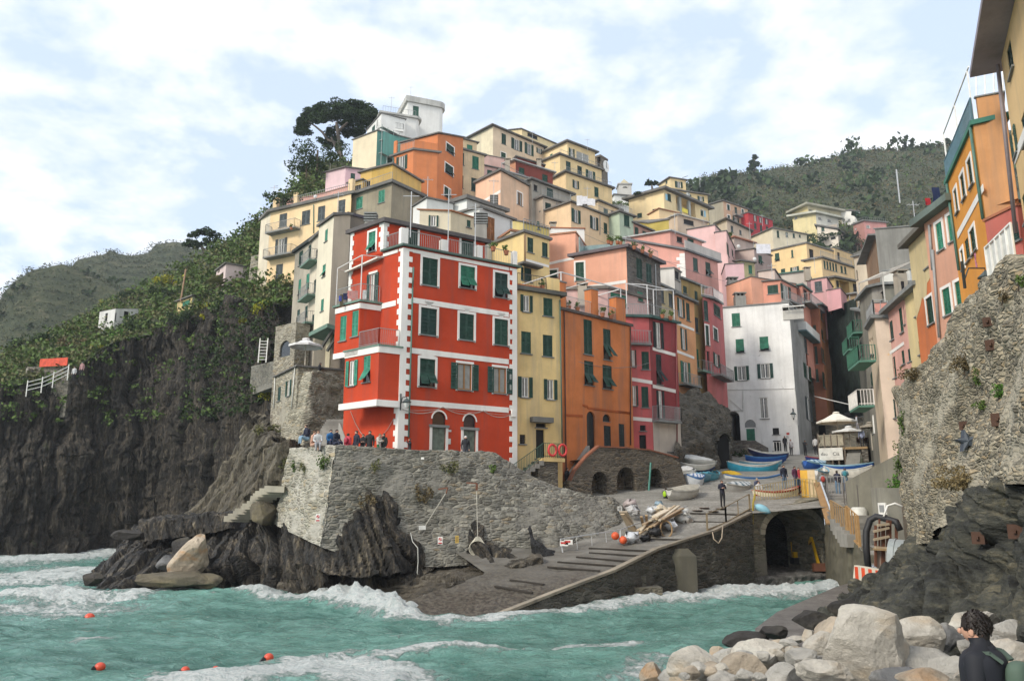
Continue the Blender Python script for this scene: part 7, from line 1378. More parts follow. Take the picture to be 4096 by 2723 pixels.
parasol('H',1560,782,150,22,66,1000,'grey-brown parasol at the foot of the peach corner house',(.3,.27,.22));parasol('D',350,1015,265,50,61,1230,'white parasol on the small terrace left of the red house',(.68,.67,.66))
dk=P(1145,985,72.5,'H');dk2=P(1350,985,72,'H');F=Fr(dk,(P(1540,985,70.5,'H')));zt=dk.z+.02;rt=root('restaurant_terrace',F.w(F.L/2,-2,zt-2.5),'raised wooden restaurant terrace with rope netting and steps','terrace')
a1=F.sz(1350,985,'H')[0];a2=F.sz(1490,985,'H')[0]
mb=MB();mb.fb(F,0,F.L,-7,0,zt-.2,zt);mb.build('deck',M_wood,rt);mb=MB();mb.fb(F,.1,a1,-7,-2.2,7,zt-.2);mb.fb(F,a2,F.L,-7,-.1,7,zt-.2);mb.build('base',masonry((.2,.18,.15),(.08,.07,.06),(.16,.15,.13),1,'rb',.1),rt)
for k in range(5):mb=MB();s=a1*k/4;mb.bar(F.w(s+.05,-.05,zt-2.4),F.w(s+.05,-.05,zt+1.3),.12);mb.build('post',plain((.16,.13,.1),.8),rt)
mb=MB()
for k in range(28):s=a1*k/28;mb.bar(F.w(s,-.02,zt+.15),F.w(min(a1,s+.55),-.02,zt+1.05),.025);mb.bar(F.w(min(a1,s+.55),-.03,zt+.15),F.w(s,-.03,zt+1.05),.025)
mb.bar(F.w(0,-.02,zt+1.1),F.w(a1,-.02,zt+1.1),.05);mb.build('rope_net',plain((.5,.45,.34),.9),rt)
for k in range(8):mb=MB();z=zt-.25-k*.28;mb.fb(F,a1+.2,a2-.1,-.6+.42*k-.3,-.6+.42*(k+1)-.3,z-.28,z);mb.build('step',M_conc,rt)
for s in(a1+1.2,a2+.3):
 for n_ in range(1):
  c=rt2=root('cafe_chair',F.w(s,-1.6,zt),'dark wooden cafe chair on the restaurant terrace, '+('left'if s<a2 else 'right')+' one','chair');b=Vector(F.w(s,-1.6,zt));mb=MB();mb.box(b.x-.22,b.x+.22,b.y-.22,b.y+.22,b.z+.42,b.z+.46);mb.build('seat',plain((.06,.03,.02),.6),c);mb=MB();mb.box(b.x-.22,b.x+.22,b.y+.19,b.y+.22,b.z+.5,b.z+.92);mb.build('backrest',plain((.06,.03,.02),.6),c)
  for dx in(-.2,.2):
   for dy in(-.2,.2):mb=MB();mb.bar(b+Vector((dx,dy,0)),b+Vector((dx,dy,.46)),.04);mb.build('leg',plain((.06,.03,.02),.6),c)
def text(s,loc,F,size,mat,parent,name='lettering'):
 cu=bpy.data.curves.new(name,'FONT');cu.body=s;cu.size=size;cu.extrude=.004;cu.materials.append(mat);o_=bpy.data.objects.new('t',cu);COL.objects.link(o_);me_=bpy.data.meshes.new_from_object(o_.evaluated_get(bpy.context.evaluated_depsgraph_get()));bpy.data.objects.remove(o_);o=bpy.data.objects.new(name,me_);COL.objects.link(o)
 o.rotation_euler=(R(90),0,math.atan2(F.d.y,F.d.x));o.location=Vector(loc)-Vector(LOC[parent.name]);o.parent=parent;return o
rt=root('banner_sign',F.w(a1/2,.1,zt-1.15),'white cloth restaurant banner lettered on the terrace front','banner');mb=MB();mb.fb(F,.05,a1-.1,.05,.09,zt-1.1,zt-.02);mb.build('cloth',plain((.66,.65,.6),.8),rt)
text('dau',F.w(.2,.1,zt-.68),F,.4,M_blk,rt);text('Ci\u00e0',F.w(a1-.95,.1,zt-.7),F,.42,M_blk,rt)
e=P(815,905,56.8,'I');rt=root('mini_excavator',tuple(e),'small yellow excavator parked inside the dark culvert','excavator');ye=plain((.62,.36,.01),.45)
mb=MB();
for s in(-.65,.65):m1_=MB();m1_.box(e.x+s-.18,e.x+s+.18,e.y-.9,e.y+.9,e.z,e.z+.42);m1_.build('track',M_blk,rt)
mb.box(e.x-.75,e.x+1.3,e.y-.7,e.y+1,e.z+.42,e.z+.8);mb.build('body',ye,rt);mb=MB();mb.box(e.x+.15,e.x+1.1,e.y-.6,e.y+.8,e.z+.8,e.z+2.2,0);mb.box(e.x+.2,e.x+1.05,e.y-.62,e.y-.6,e.z+1.5,e.z+2.1,1);mb.build('cab',[M_blk,plain((.3,.36,.36),.15)],rt)
mb=MB();mb.box(e.x-.75,e.x-.05,e.y-.3,e.y+.8,e.z+.8,e.z+1.45);mb.build('engine_cover',ye,rt)
mb=MB();mb.bar((e.x+.1,e.y-.8,e.z+.8),(e.x+.05,e.y-2.0,e.z+1.75),.16,.2);mb.build('boom',ye,rt);mb=MB();mb.bar((e.x+.05,e.y-2.0,e.z+1.8),(e.x+.15,e.y-2.7,e.z+.1),.13,.16);mb.build('arm',ye,rt);mb=MB();mb.bar((e.x+.02,e.y-1.1,e.z+1.2),(e.x+.02,e.y-2.2,e.z+1.5),.06);mb.build('ram',M_rust,rt)
mb=MB();mb.box8([(e.x-.25,e.y-3,e.z-.3),(e.x+.6,e.y-3,e.z-.3),(e.x+.6,e.y-2.6,e.z-.35),(e.x-.25,e.y-2.6,e.z-.35),(e.x-.25,e.y-2.9,e.z+.2),(e.x+.6,e.y-2.9,e.z+.2),(e.x+.6,e.y-2.5,e.z+.15),(e.x-.25,e.y-2.5,e.z+.15)]);mb.build('bucket',M_rust,rt)
def rail2(pts,h,mat,step,w,label,name='railing',cat='railing'):
 o=railing(None,[Vector(p)for p in pts],h,mat,step,w,name);return tag(o,label,cat)
rail2([P(445,430,54.3,'I'),P(800,365,55.2,'I'),P(940,378,54.4,'I')],1.15,plain((.34,.27,.13),.7),.2,.035,'rusty cream railing along the top of the culvert bridge')
rail2([P(1025,365,56,'I'),P(1170,365,55,'I')],1.3,plain((.3,.3,.3),.6),.25,.035,'grey railing below the person with the navy backpack')
rail2([P(1160,460,53,'I'),P(1275,490,51,'I')],1.6,plain((.13,.12,.11),.7),.3,.035,'dark thin railing beside the sloping wall')
rail2([P(60,650,47.5,'I'),P(210,590,49,'I'),P(400,480,51.5,'I')],1.0,plain((.22,.17,.1),.8),1.6,.05,'low rope railing along the ramp edge')
a,b=P(815,385,55.3,'I'),P(932,380,54.9,'I');F=Fr(a,b);mb=MB();zt=P(815,160,55.3,'I').z;mb.fb(F,0,F.L*.5,-.1,-.02,a.z,zt,0);mb.fb(F,F.L*.5,F.L,-.1,-.02,a.z,zt,1);mb.build('yellow_board',[plain((.66,.38,.04),.6),plain((.64,.5,.3),.6)],None,label='upright yellow and cream board standing behind the bridge railing',cat='board')
mb=MB();a,b=P(940,260,55,'I'),P(1045,590,50.5,'I');mb.bar(a,b,.5,.12);mb.build('plank',plain((.3,.18,.08),.8),None,label='long brown plank sloping down beside the stairs',cat='plank')
mb=MB();mb.bar(P(965,255,54.8,'I'),P(1045,480,50.3,'I'),.09);mb.build('handrail',plain((.45,.5,.56),.4),None,label='pale blue-grey handrail beside the long brown plank',cat='handrail')
rt=root('bank_steps',tuple(P(1100,600,51,'I')),'grey concrete steps going down by the culvert bank','steps')
for k in range(10):p=P(1090+22*k,400+30*k,54-.9*k,'I');mb=MB();mb.box(p.x-1,p.x+1.2,p.y-.5,p.y+.6,p.z-.7,p.z);mb.build('step',M_conc,rt)
rail2([P(1060,600,50,'I'),P(1190,690,46.6,'I')],1.5,plain((.36,.24,.12),.8),.45,.06,'brown wooden fence on top of the mossy bank wall','wooden_fence','fence')
rail2([P(1190,690,46.6,'I'),P(1280,780,44.4,'I')],1.7,plain((.4,.24,.1),.8),.5,.07,'lower orange-brown wooden fence by the black hose','wooden_fence','fence')
def tubeobj(name,pts,r,mat,label,cat,**k):mb=MB();mb.tube(pts,r,7);return mb.build(name,mat,None,True,label,cat,**k)
tubeobj('black_hose',[P(1345,940,39.5,'I'),P(1330,780,39.5,'I'),P(1330,650,39.5,'I'),P(1360,560,39.5,'I'),P(1410,530,39.3,'I'),P(1480,545,39,'I'),P(1568,570,38.5,'I'),P(1600,640,38.4,'I')],.16,M_blk,'thick black hose arching up beside the work scaffold','hose')
tubeobj('white_hose',[P(1470,530,38.8,'I'),P(1500,445,38.8,'I'),P(1560,425,38.8,'I'),P(1620,450,38.6,'I')],.05,M_white,'thin white hose looped above the work scaffold','hose')
rt=root('work_scaffold',tuple(P(1470,900,38.6,'I')),'rusty pipe and plank work platform beside the big rubble wall','scaffold');mb=MB()
for x,y0,y1,w in((1405,600,930,.1),(1465,590,950,.14),(1510,560,950,.18),(1570,600,950,.1),(1435,550,770,.07)):mb.bar(P(x,y1,38.6,'I'),P(x,y0,38.6,'I'),w)
mb.build('uprights',M_rust,rt);mb=MB()
for x0,y0,x1,y1 in((1390,650,1510,620),(1390,715,1510,690),(1400,775,1600,790),(1420,600,1510,590)):mb.bar(P(x0,y0,38.4,'I'),P(x1,y1,38.4,'I'),.16,.1)
mb.build('planks',plain((.4,.32,.22),.8),rt);mb=MB();mb.bar(P(1390,790,38.5,'I'),P(1600,800,38.2,'I'),.7,.08);mb.build('platform',M_wood,rt)
mb=MB();a=P(1400,790,38.7,'I');b=P(1450,940,38.7,'I');mb.box(a.x,b.x+.1,a.y,a.y+.06,b.z,a.z);mb.build('plaster_panel',plain((.5,.4,.32),.8),rt)
mb=MB();c0_=P(1265,455,50.5,'I');mb.tube([c0_-Vector((0,0,1.5)),c0_-Vector((0,0,1.35)),c0_-Vector((0,0,.2)),c0_],[.3,.5,.52,.35],12);mb.build('white_tank',plain((.6,.6,.55),.5),None,smooth=True,label='white plastic tank standing on the bank',cat='tank')
mb=MB();
c0_=P(1310,470,51.5,'I');rr=[[c0_+Vector((.9*(1-.18*k)*math.cos(a)*(1+.2*noise.noise((a,k,0))),.6*math.sin(a),.18*k-.3))for a in[2*math.pi*j/12 for j in range(12)]]for k in range(5)];mb.rings(rr);mb.build('tarp_pile',plain((.02,.25,.4),.6),None,label='crumpled bright blue tarp behind the white tank',cat='tarp')
mb=MB();a,b=P(1520,880,36.8,'I'),P(1700,900,36.3,'I');mb.tube([a,b],.95,18);mb.tube([a.lerp(b,.25),a.lerp(b,.29)],.99,18);mb.build('steel_drum',plain((.28,.31,.31),.45),None,label='big grey steel cylinder lying behind the striped barrier',cat='cylinder')
a,b=P(1262,1075,37.6,'I'),P(1580,1090,33.5,'I');F=Fr(a,b);rt=root('striped_barrier',F.w(F.L/2,0,.85),'white concrete road barrier with red-orange diagonal stripes on the quay','barrier');zt_=P(1265,918,37.6,'I').z
mb=MB();mb.box8([F.w(0,.3,.85),F.w(F.L,.3,.85),F.w(F.L,-.3,.85),F.w(0,-.3,.85),F.w(0,.26,1.15),F.w(F.L,.26,1.15),F.w(F.L,-.26,1.15),F.w(0,-.26,1.15)]);mb.box8([F.w(0,.26,1.15),F.w(F.L,.26,1.15),F.w(F.L,-.26,1.15),F.w(0,-.26,1.15),F.w(.05,.1,zt_),F.w(F.L-.05,.1,zt_),F.w(F.L-.05,-.1,zt_),F.w(.05,-.1,zt_)]);mb.build('body',plaster((.68,.63,.48),.7),rt)
zz0,zz1=1.25,zt_-.05
nn=lambda z:.264-.16*(z-1.15)/(zt_-1.15)
for k in range(6):s=.12+k*.75;mb=MB();mb.box8([F.w(s+.32,nn(zz0)+.01,zz0),F.w(s+.68,nn(zz0)+.01,zz0),F.w(s+.68,nn(zz0),zz0),F.w(s+.32,nn(zz0),zz0),F.w(s,nn(zz1)+.01,zz1),F.w(s+.36,nn(zz1)+.01,zz1),F.w(s+.36,nn(zz1),zz1),F.w(s,nn(zz1),zz1)]);mb.build('stripe',plain((.62,.07,.02),.6),rt)
Fy=hy['F'][0];s0,z0_=Fy.sz(490,665,'G');s1,_=Fy.sz(655,665,'G');rt=root('door_steps',Fy.w(s0,.6,5),'small yellow-edged landing and stairs at the door of the yellow house','stairs');mb=MB();mb.fb(Fy,s0,s1,.02,1.0,z0_-.25,z0_);mb.build('landing',plaster(YEL,.4),rt)
for k in range(7):mb=MB();mb.fb(Fy,s0-.34*(k+1),s0-.34*k-.002,.02,1.0,z0_-.21*(k+1)-.3,z0_-.21*(k+1));mb.build('step',M_conc,rt)
mb=MB();mb.fb(Fy,s0-.4,s1-.5,.05,.9,z0_-2.5,z0_-.26);mb.build('base',masonry((.2,.18,.14),(.08,.07,.06),(.16,.14,.12),1,'dsb',.2),rt)
railing(rt,[Fy.w(s0-2.4,.95,z0_-1.55),Fy.w(s0,.95,z0_),Fy.w(s1,.95,z0_),Fy.w(s1,.1,z0_)],.95,plain((.04,.1,.07),.5),.14,.025)
for x,lb in((552,'left red life ring hanging on the railing of the yellow house'),(633,'right red life ring hanging on the railing of the yellow house')):
 s,z=Fy.sz(x,622,'G');mb=MB();r_=[]
 for k in range(20):a=2*math.pi*k/20;r_.append([Fy.w(s+(.3+.085*math.cos(b))*math.cos(a),1.06+.07*math.sin(b),z+.12+(.36+.085*math.cos(b))*math.sin(a))for b in[2*math.pi*j/8 for j in range(8)]])
 r_.append(r_[0]);mb.rings(r_,cap=False);o=mb.build('life_ring',plain((.6,.05,.05),.5),None,smooth=True,label=lb,cat='life ring')
def sack(t,x,y,Y,r,col,label,name='rubbish_sack',flat=.62):
 r*=.52;c=P(x,y,Y,t);mb=MB();rg=[]
 for i in range(9):
  th=math.pi*i/8-math.pi/2;rg.append([c+Vector((r*math.cos(th)*math.cos(a),r*.8*math.cos(th)*math.sin(a),r*flat*math.sin(th)))*1.0+Vector([noise.noise((2.2*math.cos(a)*math.cos(th)+x*k_,2.2*math.sin(a)*math.cos(th),2.2*math.sin(th)+y))for k_ in(1,2,3)])*r*.85 for a in[2*math.pi*j/12 for j in range(12)]])
 mb.rings(rg);return mb.build(name,plain(col,.6,var=.25),None,True,label,'sack','sacks and bags heaped by the ramp wall')
for a in[(1240,1030,49.6,.75,(.42,.36,.35),'pinkish woven sack against the end of the stone wall'),(1270,1085,49.2,.8,(.42,.42,.42),'grey-white sack under the pinkish one'),(1420,1080,49,.7,(.5,.52,.54),'upright white plastic sack behind the planks'),(1480,1080,49,.8,(.55,.48,.36),'rolled cream sacking on the planks'),(1255,1300,45.6,.75,(.55,.57,.6),'big white bag beside the orange floats'),(1365,1300,46,.55,(.015,.015,.018),'black rubbish bag, left of two'),(1440,1250,46.6,.6,(.018,.018,.02),'black rubbish bag, right of two'),(1570,1200,47.6,.7,(.5,.52,.55),'white bag with a blue print next to the hoop'),(1665,1140,49.4,1.05,(.58,.58,.54),'large white builder bag with a yellow mark at the fence end'),(1470,1030,50,.5,(.25,.35,.42),'pale blue tub behind the sacks')]:sack('G',*a)
for k,(x0,y0,x1,y1,c,w)in enumerate([(1290,1280,1560,1110,(.42,.3,.18),.22),(1310,1265,1620,1075,(.46,.35,.22),.25),(1400,1215,1650,1090,(.38,.27,.15),.2),(1185,1090,1275,1260,(.36,.3,.22),.55),(1180,1110,1300,1270,(.42,.33,.22),.3),(1440,1130,1570,1060,(.6,.52,.4),.4),(920,1410,1090,1300,(.5,.36,.2),.12),(1330,1130,1345,1200,(.4,.28,.16),.15),(1370,1120,1375,1190,(.4,.28,.16),.15)]+[(1300+25*i,1240-12*i+30*math.sin(i*9),1420+30*i,1170-16*i+30*math.sin(i*5),((.45,.36,.24),(.5,.44,.34),(.34,.25,.16))[i%3],.13+.05*(i%3))for i in range(9)]):
 mb=MB();mb.bar(P(x0,y0,45.8+(1400-y0)*.004,'G'),P(x1,y1,47.5+(1300-y1)*.008,'G'),w,.08);mb.build('plank',plain(c,.8),None,label='weathered timber plank in the heap on the ramp',cat='plank',group='planks heaped on the ramp')
for x,y,lb in((1185,1318,'right orange net float by the fence panel'),(1122,1285,'left orange net float by the fence panel')):c=P(x,y,45.3,'G');mb=MB();mb.ell(c,.22);mb.build('net_float',plain((.65,.1,.03),.5),None,True,lb,'float')
a,b=P(705,1435,44.3,'G'),P(1165,1360,46.2,'G');c,d=P(685,1310,44.5,'G'),P(1160,1235,46.4,'G');mb=MB();mb.bar(a,b,.07);mb.bar(c,d,.06);mb.bar(a,c,.06);mb.bar(b,d,.06);mb.bar(b,P(1240,1340,47,'G'),.06);mb.bar(d,P(1700,1045,51,'G'),.05)
for k in range(1,4):mb.bar(a.lerp(b,k/4),c.lerp(d,k/4),.02)
mb.build('fence_panel',plain((.45,.47,.48),.4),None,label='leaning galvanised fence panel beside the ramp wall',cat='fence')
for x,y,lb in((712,1345,'left small white and red notice on the fence panel'),(748,1335,'right small white and red notice on the fence panel')):p=P(x,y,44.3,'G');mb=MB();mb.box(p.x-.22,p.x+.22,p.y,p.y+.02,p.z-.13,p.z+.13,0);mb.box(p.x-.18,p.x+.1,p.y-.01,p.y,p.z-.02,p.z+.08,1);mb.build('notice',[M_white,plain((.5,.04,.03),.6)],None,label=lb,cat='sign')
mb=MB();c=P(1530,1230,46.9,'G');tor=[]
for k in range(20):t=2*math.pi*k/19;tor.append(c+Vector((.33*math.cos(t),.1*math.sin(t),.45*math.sin(t))))
mb.tube(tor,.05,6);mb.build('wooden_hoop',M_wood,None,label='wooden hoop leaning among the bags',cat='hoop')
for x,y in((1780,1085),(1835,1065),(1908,1092),(1965,1070)):p=PR(x,y,'G');mb=MB();mb.tube([p+Vector((0,0,.03)),p+Vector((0,0,.05))],.32,14);mb.build('manhole_cover',plain((.12,.07,.05),.8),None,label='round rusty manhole cover on the ramp',cat='manhole cover',group='rusty manhole covers on the ramp')
a,b=P(438,440,51.5,'I'),P(565,500,51.2,'I');mb=MB();mb.tube([a.lerp(b,k/8)for k in range(9)],[.06,.17,.22,.25,.25,.24,.2,.14,.05],12);mb.build('blue_float',plain((.22,.45,.55),.5),None,True,'pale blue cylindrical boat fender hanging at the bridge corner','fender')
tubeobj('yellow_rope',[P(440,350,51.6,'I'),P(425,420,51.4,'I'),P(418,660,51.3,'I')],.06,plain((.35,.27,.04),.8),'yellow rope hanging down at the bridge corner','rope')
tubeobj('mooring_rope',[P(100,655,47,'I'),P(110,710,46.8,'I'),P(148,745,46.8,'I'),P(175,700,47,'I'),P(182,600,48,'I')],.03,plain((.4,.33,.24),.8),'slack rope loop hanging off the quay edge','rope')
def plate(t,x0,y0,x1,y1,Y,mats,label,deco=None,name='sign'):
 a,b=P(x0,y0,Y,t),P(x1,y1,Y,t);mb=MB();mb.box(a.x,b.x,Y,Y+.03,b.z,a.z,0);w=b.x-a.x;h=a.z-b.z;c=((a.x+b.x)/2,(a.z+b.z)/2)
 if deco=='ring':
  for k in range(14):
   t0,t1=2*math.pi*k/14,2*math.pi*(k+1)/14;r1_,r2_=w*.36,w*.27;cz=c[1]+h*.15
   mb.poly([(c[0]+r1_*math.cos(t0),Y-.01,cz+r1_*math.sin(t0)),(c[0]+r1_*math.cos(t1),Y-.01,cz+r1_*math.sin(t1)),(c[0]+r2_*math.cos(t1),Y-.01,cz+r2_*math.sin(t1)),(c[0]+r2_*math.cos(t0),Y-.01,cz+r2_*math.sin(t0))],1)
  mb.bar((c[0]-w*.22,Y-.015,c[1]+h*.28),(c[0]+w*.22,Y-.015,c[1]+h*.02),.05,mi=1);mb.box(a.x+w*.12,b.x-w*.12,Y-.015,Y-.005,b.z+h*.08,b.z+h*.24,1)
 if deco=='lines':
  for k in range(4):mb.box(a.x+w*.2,b.x-w*.2,Y-.015,Y-.005,b.z+h*(.2+.18*k),b.z+h*(.26+.18*k),1)
 return mb.build(name,mats,None,label=label,cat='sign')
RS=plain((.5,.04,.04),.6)
plate('J',727,908,760,972,43.0,[M_white,RS],'tilted white and red warning sign on the sunlit wall face','ring');plate('J',1703,1090,1740,1152,43.9,[M_white,RS],'white no-swimming sign with a red ring on the terrace wall','ring');plate('J',1842,1082,1870,1142,43.9,[plain((.5,.34,.08),.6),plain((.2,.12,.02),.6)],'yellow notice on the terrace wall right of the no-swimming sign','lines')
plate('J',1550,1002,1606,1036,43.6,[plain((.55,.55,.52),.6)],'plain white plate on the terrace wall above the rocks');plate('J',1568,457,1592,473,44.3,[M_white],'tiny white plate high on the terrace wall');plate('G',1140,1048,1177,1085,49.5,[plain((.6,.6,.58),.6),M_blk],'small white sign with dark figures at the end of the stone wall','lines');plate('J',1688,0,1689,1,44,[M_white],'x')if 0 else None
hk_=P(1780,700,44.0,'J');rt=root('wall_davit',tuple(hk_),'rusty iron bracket on the terrace wall with a rope to a white plate','bracket');mb=MB();mb.bar(P(1708,712,44.2,'J'),hk_,.07);mb.bar(hk_,P(1770,745,43.9,'J'),.05);mb.build('iron_arm',M_rust,rt);mb=MB();mb.tube([P(1765,745,43.9,'J'),P(1605,1000,43.4,'J')],.025,5);mb.build('rope',plain((.4,.38,.32),.8),rt)
hk_=P(2015,665,44.8,'J');rt=root('wall_davit',tuple(hk_),'rusty iron bracket with a pulley and a hanging coil of rope','bracket');mb=MB();mb.bar(P(1932,660,45,'J'),hk_,.07);mb.bar(hk_,P(2013,720,44.8,'J'),.12);mb.build('iron_arm',M_rust,rt);mb=MB();b_=P(2022,1130,44.0,'J');mb.tube([P(2013,720,44.8,'J'),b_],.022,5);mb.build('rope',plain((.42,.4,.34),.8),rt)
mb=MB()
for k in range(5):mb.tube([b_+Vector(((.45-.05*k)*math.sin(t),.05*k-.1,-.35-.4*math.cos(t)+.05*k))for t in[math.pi*(.5+j/8)+math.pi*.5 for j in range(-8,9)]],.025,4)
mb.build('rope_coil',plain((.5,.47,.38),.8),rt)
tubeobj('frayed_rope',[P(1485,1060,42.2,'J'),P(1500,1130,41.5,'J'),P(1542,1180,41.2,'J'),P(1545,1290,41,'J'),P(1538,1380,40.8,'J'),P(1545,1395,40.8,'J')],.022,plain((.42,.42,.38),.8),'frayed pale rope hanging down the dark rocks','rope')
def cloth(t,x0,y0,x1,y1,Y,col,label,group=None,name='hanging_cloth'):
 a,b=P(x0,y0,Y,t),P(x1,y1,Y,t);V_=[]
 for i in range(8):
  for j in range(8):V_.append((a.x+(b.x-a.x)*i/7,Y+.06*noise.noise((i*.9,j*.4,x0)),a.z+(b.z-a.z)*j/7+(.05*noise.noise((i,x0,0))if j==7 else 0)))
 return gridmesh(name,V_,8,8,plain(col,.85),label=label,cat='laundry',group=group)
bz=49.6
for a in[(612,665,632,708,(.03,.07,.4),'royal blue cloth at the left of the red house washing line'),(622,655,645,755,(.07,.06,.03),'olive cloth on the red house washing line'),(645,645,680,700,(.01,.015,.06),'navy cloth on the red house washing line'),(680,625,765,690,(.5,.2,.18),'pink towel on the red house washing line'),(800,620,830,695,(.55,.56,.56),'white cloth beside the red house balcony door')]:cloth('D',*a[:4],49.2,*a[4:])
for k,a in enumerate([(912,645,960,725),(955,650,1000,712),(998,668,1045,722),(1040,672,1062,728)]):cloth('B',*a,96.5,(.62,.62,.64),'white sheet '+['leftmost','second from left','third from left','rightmost'][k]+' on the washing line in mid village','white sheets drying in mid village')
cloth('K',775,985,822,1040,37.5,(.4,.02,.03),'red garment drying beside the dusty pink house terrace');cloth('K',830,900,905,1020,37,(.01,.02,.07),'dark blue clothes drying above the dusty pink house terrace');cloth('K',1168,1425,1195,1540,29,(.5,.2,.3),'small pink and lilac cloth under the orange house');cloth('C',648,552,768,628,113.5,(.62,.62,.66),'long white cloth over the rail of the mauve house');cloth('L',582,250,615,350,46,BK,'black clothes hanging above the pale yellow front')
def dish(t,x,y,Y,r,col,label):r*=.36;c=P(x,y,Y,t);mb=MB();mb.rings([[c+Vector((q_*r*math.cos(a),-.35*r*(1-q_*q_),q_*r*math.sin(a)))for a in[2*math.pi*k/12 for k in range(12)]]for q_ in(.05,.4,.7,1)],cap=False);mb.bar(c,c+Vector((0,.1,-r*1.6)),.06);mb.build('satellite_dish',plain(col,.5),None,True,label,'satellite dish')
dish('A',522,852,88,.55,(.6,.6,.6),'white satellite dish on the long yellow house railing');dish('A',228,890,92,.5,(.05,.08,.14),'dark satellite dish at the left end of the long yellow house');dish('C',508,570,120,.8,(.6,.6,.58),'white satellite dish on the upper mauve house');dish('C',637,672,112,.8,(.6,.6,.58),'white satellite dish between the olive and mauve houses')
sp_=hit(3859,1767)or P(1095,1535,24.3,'L');sp_+=Vector((-.12,-.34,0));mb=MB();pts5=[]
for k in range(10):a=math.pi/2+math.pi*k/5+.15;r_=.42 if k%2==0 else.16;r_*=.8;pts5.append(sp_+Vector((.93*r_*math.cos(a),-.35*r_*math.cos(a)-.05,r_*math.sin(a))))
for k in range(10):mb.poly([pts5[k],pts5[(k+1)%10],sp_+Vector((0,-.1,0))]);mb.poly([pts5[k],pts5[(k+1)%10],pts5[(k+1)%10]+Vector((0,.2,0)),pts5[k]+Vector((0,.2,0))])
mb.build('starfish_plate',plain((.05,.065,.085),.5),None,label='dark metal star-shaped plate fixed to the big rubble wall',cat='ornament')
for k,(x,y,Y)in enumerate([(3954,1288,23.4),(3967,1380,23),(3995,1678,22),(3857,1702,25.2),(3921,2150,22.4),(4071,2125,17.6)]):
 p=hit(x,y)or P(x,y,Y);mb=MB();w=.13+.02*(k%3);n_=Vector((-.75,-.65,0));o_=.12 if k>3 else.03;p=p+n_*o_;mb.bar(p-n_*.2,p+n_*.04,w*2,w*2);mb.bar(p+n_*.04,p+n_*.12,.07,.07);mb.build('anchor_plate',plain((.075,.038,.024),.9),None,label='square rusty anchor plate bolted to the '+('dark rock'if k>3 else 'rubble wall')+' at the right',cat='anchor plate',group='rusty anchor plates on the '+('rock'if k>3 else 'wall'))
for i,(t,x,y,Y)in enumerate([('B',725,870,92),('B',612,360,118),('B',960,1365,62),('A',2060,560,108),('C',1062,750,101),('B',2222,1445,89),('L',590,185,54),('A',700,1000,78)]):
 p=P(x,y,Y,t);w=.35;mb=MB();mb.box(p.x-w,p.x+w,p.y,p.y+.6,p.z-1.6,p.z);mb.box(p.x-w-.1,p.x+w+.1,p.y-.1,p.y+.7,p.z+.18,p.z+.28)
 for dx in(-w+.08,w-.08):mb.box(p.x+dx-.06,p.x+dx+.06,p.y+.05,p.y+.55,p.z,p.z+.18)
 mb.build('chimney',plaster((.42,.37,.3),.7),None,label='small capped chimney '+['above the long white gable','behind the dark red attic','behind the orange roof terrace','above the upper pink wall band','beside the light beige house','on the left end of the white house roof','among the pergolas at right','on the roof of the tall white house'][i],cat='chimney')
for i,(t,x,y,Y,h)in enumerate([('A',1285,75,122,2.4),('A',1130,165,117,2.4),('A',182,960,92,3.2),('A',1282,1180,47,3.0),('A',1583,1300,49.5,4.4),('A',1800,1340,50.8,3.8),('K',575,1025,190,9)]):
 p=P(x,y,Y,t);mb=MB();mb.bar(p,p+Vector((0,0,h)),.06 if h<9 else.25);mb.bar(p+Vector((-.5,0,h*.9)),p+Vector((.5,0,h*.9)),.04);mb.build('antenna_mast',M_silver,None,label='thin mast '+['on the white tower roof','on the rounded white house roof','at the left end of the long yellow house','at the corner of the red house terrace','in the middle of the red house terrace','towards the right of the red house terrace','standing tall on the far right hillside'][i],cat='mast')
for i,(t,x0,y0,Y0,x1,y1,Y1)in enumerate([('B',870,900,75,1750,1190,82),('B',1100,900,74,2100,1330,86),('F',1140,600,62,1500,640,66),('F',610,850,56,1300,900,62)]):
 cable(None,[P(x0,y0,Y0,t),P(x1,y1,Y1,t)],.6,.018,plain((.2,.2,.2),.7),label='thin cable strung '+['over the salmon house terrace','across the pink houses','before the upper pink house','across the orange house front'][i],cat='cable')
for i,(x,y,lb)in enumerate([(716,1060,'orange float farthest out, in the milky water'),(800,1455,'orange float at the lower left of the sea'),(1482,1482,'orange float, left of the close pair'),(1725,1472,'small orange float, right of the close pair'),(2150,1380,'worn orange float caught at the edge of the foam')]):
 p=PZ(x,y,.12,'N');mb=MB();r_=(.21,.15,.125,.1,.15)[i];mb.ell(p,(r_,r_,r_*.9),0,14,10);o=mb.build('mooring_float',[plain((.6,.07,.03),.4)],None,True,lb,'float','orange mooring floats on the sea')
 mb=MB();mb.bar(p+Vector((-r_*.6,-.1,.02)),p+Vector((-r_*1.25,-.15,-.12)),.12);mb.build('mooring_eye',M_blk,o)
a,b=P(315,1235,91,'M'),P(535,1238,90,'M');F=Fr(a,b);zt=P(315,1172,91,'M').z;mb=MB();mb.fb(F,0,F.L,-.03,.03,a.z,zt);mb.build('orange_net_fence',plain((.6,.07,.03),.7,var=.25),None,label='bright orange plastic net fence on the headland',cat='fence')
mb=MB();a,b=P(210,1300,91.5,'M'),P(560,1250,90.5,'M');F=Fr(a,b);mb.fb(F,0,F.L,-3,0,a.z-5,P(210,1232,91.5,'M').z,0,a.z-5,P(560,1240,90.5,'M').z);mb.build('headland_wall',masonry((.26,.24,.2),(.14,.13,.1),(.24,.22,.19),1.2,'hw',.2),None,label='grey stone platform wall under the orange net fence',cat='wall')
